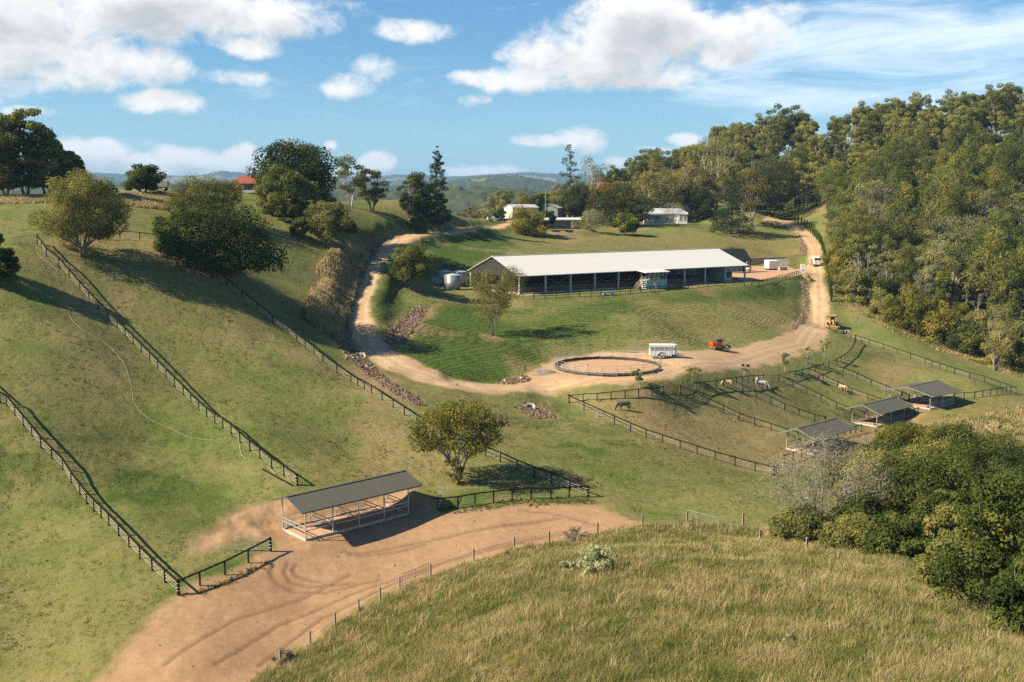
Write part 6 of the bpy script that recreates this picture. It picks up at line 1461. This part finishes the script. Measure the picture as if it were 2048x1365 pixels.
def build_small():
    p = at(983, 443); t = thing('tool_trailer', 'pale cluttered flat trailer parked left of the dark utility vehicle', 'trailer', p, R(20))
    MB().box((0, 0, .75), (3.6, 1.9, .16)).build('deck', mat('pale_deck', (.40,.38,.34), .7, .1, 2), t)
    k = MB(); 
    for x, y, z, s in ((-1.2, .2, 1.2, .7), (-.2, -.3, 1.1, .6), (.9, .2, 1.25, .8), (1.3, -.5, 1.0, .4)): k.box((x, y, z), (s, s*.9, s*1.1), rot=x)
    k.build('load', mat('pale_clutter', (.42,.40,.37), .7, .3, 3), t)
    MB().box((-1.4, .3, 2.1), (1.3, 1.2, .08)).build('canopy', M_KICK, t)
    for x in (-2.0, -.8): MB().box((x, .3, 1.4), (.06, .06, 1.4)).build('canopy_post', M_STEELD, t)
    for y in (-1, 1): wheel(t, (-.2, y, .36), .36, .22)
    p = at(318, 389); y = p[1]+16; x = p[0]*(y/p[1]); t = thing('tip_truck', 'small pale truck on the left skyline beside the compact dark tree', 'truck', (x, y, float(gz(x, y))+.05), R(186))
    MB().box((-.7, 0, 1.7), (3.2, 2.1, 1.5), taper=(1.06, 1.05)).build('tray', M_TAN, t, bevel=.05); MB().box((1.9, 0, 1.6), (1.5, 2.0, 1.9), taper=(.8, .92)).build('cab', M_WHITE, t, bevel=.08); MB().box((2.0, 0, 2.05), (1.3, 2.04, .5)).build('cab_window', M_GLASS, t)
    MB().box((.3, 0, .75), (5.0, .8, .25)).build('chassis', M_STEELD, t)
    for q in (-1.5, 1.8):
        for yy in (-.9, .9): wheel(t, (q, yy, .45), .45, .3)
    # drains
    def headwall(px, py, label, rz, pipes, pm, W=2.2, H=1.15):
        p = at(px, py); t = thing('culvert_headwall', label, 'culvert', p, rz, None)
        t.scale = (.55, .55, .62); b = MB(); b.box((0, .25, H/2-.15), (W, .22, H+.3)); b.build('wall', M_CONC, t)
        for s in (-1, 1): MB().prism([(s*W/2, .2, -.3), (s*W/2, .2, H), (s*(W/2+.75), -.9, H*.55), (s*(W/2+.75), -.9, -.3)], (-.1, 0, 0), (.1, 0, 0)).build('wing', M_CONC, t)
        for k in range(pipes):
            x = (k-(pipes-1)/2)*.95; q = MB(); n = 16
            q.tube([(x, .16, .42), (x, .02, .42)], .33, 16); q.build('pipe', pm, t)
            MB().tube([(x, .03, .42), (x, .0, .42)], .24, 16).build('pipe_mouth', M_BLACK, t)
    headwall(721, 714, 'white culvert headwall with two orange pipes at the road bend', R(-12), 2, M_ORG, 2.3)
    headwall(1061, 816, 'concrete culvert headwall in the oval rock bed', R(-8), 1, M_BLACK, 1.3)
    headwall(1692, 664, 'small pale culvert headwall beside the yellow grader', R(35), 1, M_BLACK, 1.4, .8)
    # heaps and boulders
    def heap(px, py, label, cat, w, h, m, seed, name):
        p = at(px, py); g = np.random.default_rng(seed); n = 26; V = []; Fc = []
        for j in range(n):
            for i in range(n):
                x = (i/(n-1)-.5)*w*1.2; y = (j/(n-1)-.5)*w*.8; q = max(0, 1-(2*x/w)**2-(2*y/(w*.66))**2)**.8
                V.append((x, y, h*q*(.75+.5*float(vnoise(np.array([x+seed]), np.array([y]), w/7, seed)[0]))-.15))
        Fc = [(j*n+i, j*n+i+1, (j+1)*n+i+1, (j+1)*n+i) for j in range(n-1) for i in range(n-1)]
        o = mesh_obj(name, V, Fc, m, None, True); o.location = tuple(p); tag(o, label, cat)
    heap(856, 412, 'red-brown earth mound under the skyline trees', 'mound', 8.5, 1.9, mat('mound_soil', (.20,.105,.055), .95, .25, .8, bump=.5, col2=(.12,.085,.035)), 3, 'earth_mound')
    heap(818, 413, 'low orange earth heap left of the big mound on the skyline', 'mound', 5, .8, mat('mound_soil2', (.26,.13,.07), .95, .2, .8, bump=.5), 4, 'earth_mound')
    heap(1088, 745, 'small grey gravel heap left of the round pen', 'heap', 5.0, .55, mat('grey_gravel', (.20,.175,.145), .95, .3, 5, bump=.6), 5, 'gravel_heap')
    heap(1612, 556, 'tan boulder beside the white gate pillar', 'boulder', 3.0, 1.5, mat('tan_rock', (.26,.17,.095), .9, .2, 1.2, bump=.5), 6, 'boulder')
    heap(1618, 562, 'smaller tan boulder right of the gate pillar boulder', 'boulder', 1.8, .8, MATS['tan_rock'], 7, 'boulder')
    p = at(853, 484); t = thing('log_bench', 'brown timber slab on the dark green slope below the road', 'bench', p, R(-28)); MB().box((0, 0, .42), (2.6, .9, .14)).build('slab', M_KICK, t)
    for x in (-1, 1): MB().box((x, 0, .15), (.25, .7, .5)).build('leg', M_DARKT, t)
    p = at(1050, 742); t = thing('marker_post', 'short dark post with red top at the corner of the green bank', 'post', p); MB().box((0, 0, .5), (.22, .22, 1.3)).build('post', M_DARKT, t); MB().box((0, 0, 1.05), (.24, .24, .3)).build('red_top', M_LIGHT, t)
    p = at(1632, 918); t = thing('blue_drum', 'small blue drum with red lid under the nearest paddock shelter', 'drum', onz(1646, 905, PSH[0][3]))
    MB().lathe((0, 0, .1), [(.26, 0), (.29, .4), (.26, .8)], 14).build('barrel', mat('teal_plastic', (.06,.17,.19), .5, .1, 2), t, True); MB().lathe((0, 0, .9), [(.27, 0), (.27, .12)], 14).build('lid', M_FLAG, t)
build_small()

def horse(label, px, py, rz, coat, mane, pose='graze', s=1.0, patch=None):
    p = at(px, py); t = thing('horse', label, 'horse', p, rz); t.scale = (s, s, s)
    b = MB()
    b.tube([(-.92,0,1.12),(-.80,0,1.20),(-.55,0,1.20),(-.15,0,1.13),(.28,0,1.13),(.58,0,1.18),(.78,0,1.16)], [.15,.27,.335,.34,.335,.29,.18], 14, sq=(.86, 1.02))
    if pose == 'graze':
        b.tube([(.55,0,1.25),(.85,0,1.16),(1.10,0,.88),(1.28,0,.60),(1.34,0,.46)], [.25,.215,.165,.135,.11], 12, sq=(.62, 1.1))
        b.tube([(1.29,0,.60),(1.35,0,.47),(1.36,0,.28),(1.33,0,.10),(1.31,0,.04)], [.10,.125,.11,.08,.055], 12, sq=(.72, 1.05)); ear = (1.30, .62); crest = [(.62,0,1.47),(.92,0,1.30),(1.16,0,1.00),(1.33,0,.66)]
    else:
        b.tube([(.55,0,1.25),(.85,0,1.42),(1.10,0,1.62),(1.22,0,1.74)], [.25,.205,.155,.12], 12, sq=(.62, 1.1))
        b.tube([(1.17,0,1.74),(1.32,0,1.68),(1.50,0,1.50),(1.62,0,1.38)], [.11,.125,.095,.06], 12, sq=(.72, 1.05)); ear = (1.15, 1.86); crest = [(.55,0,1.52),(.82,0,1.66),(1.02,0,1.78),(1.16,0,1.86)]
    for y, dx in ((-.17, .10), (.17, -.12)):
        b.tube([(.52,y,1.08),(.52+dx*.4,y,.80),(.53+dx,y,.50),(.53+dx,y,.44),(.53+dx,y,.14),(.56+dx,y,.07),(.58+dx,y,0)], [.15,.11,.068,.07,.042,.055,.07], 10)
    for y, dx in ((-.17, -.10), (.17, .12)):
        b.tube([(-.66,y,1.12),(-.58,y,.86),(-.66+dx*.5,y,.64),(-.82+dx,y,.50),(-.79+dx,y,.42),(-.74+dx,y,.14),(-.71+dx,y,.07),(-.68+dx,y,0)], [.22,.175,.11,.075,.06,.045,.055,.07], 10)
    for y in (-.06, .06): b.tube([(ear[0], y, ear[1]-.04), (ear[0]-.01, y*1.2, ear[1]+.12)], [.04, .008], 6)
    o = b.build('body', coat, t, True); md = o.modifiers.new('one_skin', 'REMESH'); md.mode = 'VOXEL'; md.voxel_size = .028; md.use_smooth_shade = True
    sm = o.modifiers.new('soft', 'SMOOTH'); sm.iterations = 3; sm.factor = .5
    MB().tube([(-.92,0,1.28),(-1.06,0,1.12),(-1.08,0,.75),(-1.04,0,.35)], [.05,.075,.085,.03], 8).build('tail', mane, t, True)
    m = MB(); m.tube([(x, y+.05, z) for x, y, z in crest], [.05,.075,.07,.04], 8, sq=(.5, 1.4)); m.build('mane', mane, t, True)
    for sgn in (-1, 1):
        hx, hz = (1.345, .44) if pose == 'graze' else (1.33, 1.70)
        e = MB(); e.lathe((hx, sgn*.088, hz), [(.001, -.02), (.018, 0), (.001, .02)], 8); e.build('eye', M_BLACK, t)
    return t
CT = lambda n, c, c2=None: mat(n, c, .6, .12, 3.0, col2=c2)
BLKC = CT('coat_black', (.020,.015,.012), (.035,.024,.017)); PAL = CT('coat_palomino', (.42,.29,.17), (.34,.21,.11)); CRM = CT('coat_cream', (.48,.38,.27), (.42,.30,.19)); GRY = CT('coat_grey', (.40,.38,.35), (.24,.225,.21)); BRN = CT('coat_brown', (.075,.036,.020), (.045,.022,.013)); TANC = CT('coat_tan', (.36,.235,.135), (.29,.175,.095)); MWH = CT('mane_white', (.50,.45,.37)); MDK = CT('mane_dark', (.03,.025,.02))
horse('black horse grazing alone in the first paddock, head down to the left', 1248, 822, R(182), BLKC, BLKC)
horse('palomino horse grazing to the left by the second paddock back fence', 1455, 776, R(176), PAL, MWH, s=.95)
horse('cream horse standing behind the pale grey horse by the steel gate', 1514, 770, R(70), CRM, MWH, s=.95)
horse('pale grey horse with dark head and legs grazing to the right by the steel gate', 1524, 777, R(-14), GRY, MDK, s=1.0)
horse('dark brown horse facing away by the verge fence', 1633, 763, R(98), BRN, MDK, s=.95)
horse('tan horse grazing away from the camera by the fourth dividing fence', 1686, 784, R(118), TANC, MWH, s=.95)

# ---------------------------------------------------------------- rock-lined drains (countless stones)
def rockmat():
    m = bpy.data.materials.new('drain_rock'); m.use_nodes = True; nt = NT(m.node_tree); bs = nt.n['Principled BSDF']
    v = nt.node('ShaderNodeAttribute', attribute_name='v').outputs['Fac']; n = nt.noise(nt.node('ShaderNodeNewGeometry').outputs['Position'], 5.0, 4.0)
    c = nt.mix(nt.ss(v, 0, .5), (.070,.043,.027,1), (.175,.108,.067,1)); c = nt.mix(nt.ss(v, .74, .92), c, (.23,.19,.145,1)); c = nt.mix(nt.ss(v, .95, .99), c, (.5,.46,.41,1))
    nt.put(bs.inputs['Base Color'], nt.mix(nt.ss(n, .4, .7, 0, .4), c, (.07,.055,.045,1))); bs.inputs['Roughness'].default_value = .9; bs.inputs['Specular IOR Level'].default_value = .1; return m
ROCKM = rockmat(); ph = (1+5**.5)/2
ICO = np.array([(-1,ph,0),(1,ph,0),(-1,-ph,0),(1,-ph,0),(0,-1,ph),(0,1,ph),(0,-1,-ph),(0,1,-ph),(ph,0,-1),(ph,0,1),(-ph,0,-1),(-ph,0,1)])/1.9
ICF = np.array([(0,11,5),(0,5,1),(0,1,7),(0,7,10),(0,10,11),(1,5,9),(5,11,4),(11,10,2),(10,7,6),(7,1,8),(3,9,4),(3,4,2),(3,2,6),(3,6,8),(3,8,9),(4,9,5),(2,4,11),(6,2,10),(8,6,7),(9,8,1)])
def rocks(name, label, px, dens, size, seed):
    poly = W2(px); P = np.array(poly); g = np.random.default_rng(seed); lo, hi = P.min(0), P.max(0); n = int((hi-lo).prod()*dens*1.0)
    q = g.uniform(lo, hi, (n, 2)); jx, jy = ragged(q[:, 0], q[:, 1], .5, 1.5, seed); q = q[in_poly(poly, jx, jy)]; n = len(q)
    s = size*g.lognormal(0, .38, n)
    V = ICO[None]*(1+.35*(g.uniform(size=(n, 12, 1))-.5))*(s[:, None, None])*np.stack([g.uniform(.7, 1.3, n), g.uniform(.7, 1.3, n), g.uniform(.5, .95, n)], 1)[:, None, :]
    a = g.uniform(0, 6.28, n); ca, sa = np.cos(a)[:, None], np.sin(a)[:, None]; X = V[:, :, 0]*ca-V[:, :, 1]*sa; Y = V[:, :, 0]*sa+V[:, :, 1]*ca
    Z = V[:, :, 2]+gz(q[:, 0], q[:, 1])[:, None]+.05*s[:, None]
    VV = np.stack([X+q[:, :1], Y+q[:, 1:], Z], -1).reshape(-1, 3); FF = (ICF[None]+12*np.arange(n)[:, None, None]).reshape(-1, 3)
    o = np_mesh(name, VV, FF, ROCKM, None, False, fattr={'v': np.repeat(g.uniform(size=n), 20)}); tag(o, label, 'rocks', None, 'stuff')
rocks('drain_rocks', 'reddish rock lining down the drain between the long fence and the gravel road', [(690,628),(700,660),(708,690),(735,720),(760,745),(800,775),(845,800),(858,812),(835,812),(790,790),(745,760),(715,735),(690,715),(676,690),(684,655)], 23.4, 0.139, 1)
rocks('drain_rocks', 'grey-red rock chute on the green bank inside the road bend', [(862,612),(835,612),(812,626),(795,645),(778,668),(768,684),(782,691),(808,690),(822,668),(838,645),(850,626)], 20.8, 0.133, 2)
rocks('drain_rocks', 'oval bed of red-brown rocks on the grass below the road', [(1042,806),(1039,815),(1043,828),(1055,836),(1080,838),(1110,834),(1104,824),(1090,816),(1070,808),(1052,804)], 36.4, 0.116, 3)
rocks('drain_rocks', 'loose rocks along the road edge below the green bank corner', [(990,768),(1015,758),(1045,752),(1058,752),(1060,763),(1040,768),(1010,770)], 20.8, 0.151, 4)
rocks('drain_rocks', 'strip of rocks down the left edge of the right-hand gravel road', [(1603,562),(1614,566),(1618,590),(1618,620),(1608,645),(1588,660),(1580,655),(1600,635),(1608,610),(1604,585)], 15.6, 0.151, 5)
rocks('drain_rocks', 'rocks on the inside of the upper bend of the right-hand road', [(1595,462),(1603,478),(1614,498),(1610,512),(1590,513),(1600,498),(1602,485)], 13.0, 0.151, 6)
rocks('drain_rocks', 'brown rocks along the upper left road cutting', [(728,560),(742,520),(762,486),(800,467),(865,459),(930,458),(870,456),(800,460),(755,478),(730,510),(716,550)], 10.4, 0.151, 7)
rocks('drain_rocks', 'thin line of rocks beside the yellow grader', [(1690,666),(1712,676),(1708,681),(1688,672)], 20.8, 0.104, 8)
rocks('drain_rocks', 'rock drain crossing the rows right of the cypress row', [(1662,521),(1672,526),(1688,540),(1680,540),(1664,528)], 13.0, 0.128, 9)

rocks('yard_stones', 'small loose stones scattered over the bare dirt yard', YARD_PX, .22, .05, 11)
rocks('road_stones', 'small loose stones along the gravel road and pad', ROAD_PX, .22, .07, 12)
# ---------------------------------------------------------------- grass (nobody could count it)
def grassmat(name, cols):
    m = bpy.data.materials.new(name); m.use_nodes = True; nt = NT(m.node_tree); nt.n.clear(); out = nt.node('ShaderNodeOutputMaterial')
    v = nt.node('ShaderNodeAttribute', attribute_name='v').outputs['Fac']; c = cols[0]+(1,)
    for i in range(1, len(cols)): c = nt.mix(nt.ss(v, (i-1)/(len(cols)-1), i/(len(cols)-1)), c, cols[i]+(1,))
    d = nt.node('ShaderNodeBsdfDiffuse', {'Color': c}); t = nt.node('ShaderNodeBsdfTranslucent', {'Color': c}); mx = nt.node('ShaderNodeMixShader', {0: .35})
    nt.l.new(d.outputs[0], mx.inputs[1]); nt.l.new(t.outputs[0], mx.inputs[2]); nt.l.new(mx.outputs[0], out.inputs[0]); return m
G_TALL = grassmat('tall_grass_blades', [(.115,.140,.032), (.190,.190,.054), (.275,.240,.092), (.370,.295,.140), (.44,.33,.17)])
G_LOW = grassmat('pasture_blades', [(.066,.088,.018), (.120,.128,.032), (.185,.160,.056), (.26,.21,.10)])
def blades(name, label, px, dens, hgt, wid, per, mt, seed, patch=(5.0, .45), far=70.0, maxd=400, lean=.35, bias=0.0, avoid=False, tuft=.16, thr=.12):
    poly = W2(px) if px is not None else None; g = np.random.default_rng(seed); P = np.array(poly); lo, hi = P.min(0), P.max(0)
    area = float((hi-lo).prod()); n = int(area*dens); q = g.uniform(lo, hi, (n, 2))
    d = np.hypot(q[:, 0], q[:, 1]); keep = g.uniform(size=n) < np.clip((far/np.maximum(d, 1))**1.5, 0, 1); keep &= np.abs(q[:, 0]) < q[:, 1]*.60+4; q = q[keep]
    jx, jy = ragged(q[:, 0], q[:, 1], 1.2, 3.0, seed); q = q[in_poly(poly, jx, jy)]
    if avoid: q = q[(sdist(road_w, q[:, 0], q[:, 1]) > .6) & (sdist(yard_w, q[:, 0], q[:, 1]) > .4) & (sdist(APRON, q[:, 0], q[:, 1]) > .3)]
    n = len(q); pv = fbm(q[:, 0], q[:, 1], patch[0], seed+3, 4); hv = fbm(q[:, 0], q[:, 1], patch[0]*.5, seed+9, 3); keep = hv > thr; q, pv, hv = q[keep], pv[keep], hv[keep]; n = len(q)
    tv = np.clip((pv-.5)*1.7+.44+bias+g.normal(size=n)*patch[1]*.35, 0, 1)
    B = np.repeat(q, per, 0)+g.normal(size=(n*per, 2))*tuft; k = len(B); z = gz(B[:, 0], B[:, 1])-.03
    dd = np.hypot(B[:, 0], B[:, 1]); h = hgt*np.repeat(.55+.9*hv, per)*g.uniform(.6, 1.35, k); w = wid*np.clip(dd/55, .8, 3.0)*g.uniform(.7, 1.3, k)
    a = g.uniform(0, 6.283, k); la = g.normal(.4, 1.6, k); l = lean*h*g.uniform(.3, 1.3, k)
    ux, uy = np.cos(a)*w/2, np.sin(a)*w/2; lx, ly = np.cos(la)*l, np.sin(la)*l
    p0 = np.column_stack([B, z]); U = np.column_stack([ux, uy, 0*ux]); m_ = p0+np.column_stack([lx*.3, ly*.3, h*.62]); t_ = p0+np.column_stack([lx, ly, h*(1-.12*lean)])
    V = np.stack([p0-U, p0+U, m_+U*.8, m_-U*.8, t_+U*.15, t_-U*.15], 1).reshape(-1, 3); b = 6*np.arange(k)[:, None]
    Q = np.concatenate([b+[0, 1, 2, 3], b+[3, 2, 4, 5]], 1).reshape(-1, 4)
    v = np.clip(np.repeat(tv, per)+g.normal(size=k)*.16, 0, 1)
    o = np_mesh(name, V, Q, mt, None, False, fattr={'v': np.repeat(v, 2)}); tag(o, label, 'grass', None, 'stuff'); return k
HILLPX = [(500,1375),(560,1330),(665,1258),(740,1212),(800,1184),(860,1160),(950,1128),(1030,1104),(1100,1092),(1200,1072),(1290,1053),(1400,1052),(1500,1058),(1560,1072),(1650,1092),(1740,1112),(1810,1122),(1870,1165),(1970,1245),(2120,1290),(2200,1500),(480,1500)]
nb = blades('tall_grass', 'waist-high olive and straw grass covering the foreground hill', HILLPX, 20, .47, .024, 9, G_TALL, 1, (3.2, .8), 58, bias=.02, lean=.5, tuft=.2)
nb += blades('grass_tussocks', 'taller rank tussocks of grass standing out of the foreground hill', HILLPX, .42, .80, .03, 30, G_TALL, 12, (2.0, 1.6), 60, bias=-.05, lean=.55, tuft=.26)
nb += blades('grass_tussocks', 'flattened pale dry tufts among the grass of the foreground hill', HILLPX, .16, .35, .03, 26, G_TALL, 13, (2.5, .8), 60, bias=.5, lean=1.3, tuft=.35)
nb += blades('dry_grass', 'pale dry grass along the wire fence edge of the foreground hill', [(560,1332),(670,1256),(760,1206),(862,1160),(1000,1112),(1100,1090),(1290,1050),(1400,1050),(1500,1054),(1560,1072),(1500,1076),(1300,1064),(1110,1106),(1010,1130),(870,1182),(770,1230),(680,1280),(580,1350)], 9, .50, .026, 8, G_TALL, 2, (3.0, .4), 60, bias=.38)
nb += blades('bank_grass', 'tall straw-coloured grass on the bank above the left road drain', [(640,535),(660,520),(700,508),(728,505),(735,520),(715,555),(703,590),(695,620),(684,650),(676,685),(650,668),(625,650),(618,620),(622,600),(650,575)], 12, 1.35, .07, 9, G_TALL, 3, (4.0, .4), 300, bias=.55, tuft=.3)
nb += blades('bank_grass', 'dry straw grass on the bank along the top of the left paddocks', [(-40,396),(0,395),(60,394),(150,392),(250,391),(350,389),(400,398),(425,420),(340,422),(250,414),(150,406),(60,408),(-40,410)], 6, .6, .06, 7, G_TALL, 4, (5.0, .4), 300, bias=.5, tuft=.3)
nb += blades('edge_grass', 'rough grass along the foot of the right-hand forest', [(1660,600),(1700,618),(1740,640),(1790,668),(1850,690),(1920,715),(2000,740),(2060,764),(2060,750),(1990,722),(1900,690),(1800,650),(1740,622),(1690,596)], 1.8, .45, .06, 7, G_TALL, 5, (5.0, .5), 300, bias=.12, tuft=.4, lean=.6)
nb += blades('edge_grass', 'rough straw grass on the knoll above the gully at far right', [(1800,862),(1880,848),(1940,840),(2000,830),(2060,815),(2060,870),(1990,880),(1900,890),(1830,885)], 4, .7, .05, 7, G_TALL, 6, (4.0, .5), 200, bias=.25, tuft=.25)
nb += blades('pasture_grass', 'short tufts of pasture grass across the left paddocks', [(-60,430),(360,500),(520,610),(700,760),(840,840),(1180,985),(870,1000),(600,985),(430,1040),(340,1165),(300,1230),(150,1370),(-60,1370)], 1.6, .09, .05, 6, G_LOW, 7, (7.0, .7), 95, lean=.9, thr=.0, avoid=True, tuft=.16, bias=.02)
nb += blades('pasture_grass', 'short tufts of pasture grass around the narrow paddocks and the middle field', [(860,780),(1150,786),(1400,762),(1640,722),(1720,690),(2060,790),(2060,860),(1700,910),(1560,960),(1520,1040),(1280,1035),(1190,990),(990,910),(860,850)], 1.3, .09, .055, 6, G_LOW, 8, (6.0, .7), 120, lean=.9, thr=.0, avoid=True, tuft=.16, bias=.06)
nb += blades('pasture_grass', 'short tufts of grass on the bank below the arena', [(745,590),(860,598),(1040,606),(1300,592),(1490,580),(1600,572),(1604,640),(1480,692),(1300,700),(1100,712),(1000,762),(880,745),(770,680)], 1.3, .10, .06, 6, G_LOW, 9, (6.0, .7), 170, lean=.9, thr=.0, avoid=True, tuft=.2, bias=-.12)
nb += blades('verge_grass', 'fresh green grass along the short fence at the dirt yard corner', [(352,1196),(400,1176),(450,1154),(500,1130),(545,1106),(548,1112),(500,1140),(450,1164),(400,1186),(360,1202)], 9, .22, .04, 7, G_LOW, 10, (1.5, .6), 120, bias=-.3, lean=.6)
nb += blades('verge_grass', 'fresh green grass under the curved fence at the back of the dirt yard', [(872,1018),(950,1008),(1050,998),(1180,992),(1195,1004),(1100,1010),(1000,1014),(890,1028)], 7, .22, .04, 7, G_LOW, 11, (1.5, .6), 140, bias=-.3, lean=.6)
print('grass blades', nb)
# ---------------------------------------------------------------- air
def build_haze():
    m = bpy.data.materials.new('haze'); m.use_nodes = True; nt = NT(m.node_tree); nt.n.clear(); out = nt.node('ShaderNodeOutputMaterial')
    v = nt.node('ShaderNodeVolumePrincipled', {'Color': (.30, .54, .84, 1), 'Density': 7.5e-5, 'Anisotropy': .0}); nt.l.new(v.outputs[0], out.inputs['Volume'])
    o = MB().box((0, 8050, 130), (29000, 16400, 660)).build('haze', m); tag(o, kind='stuff')
build_haze()
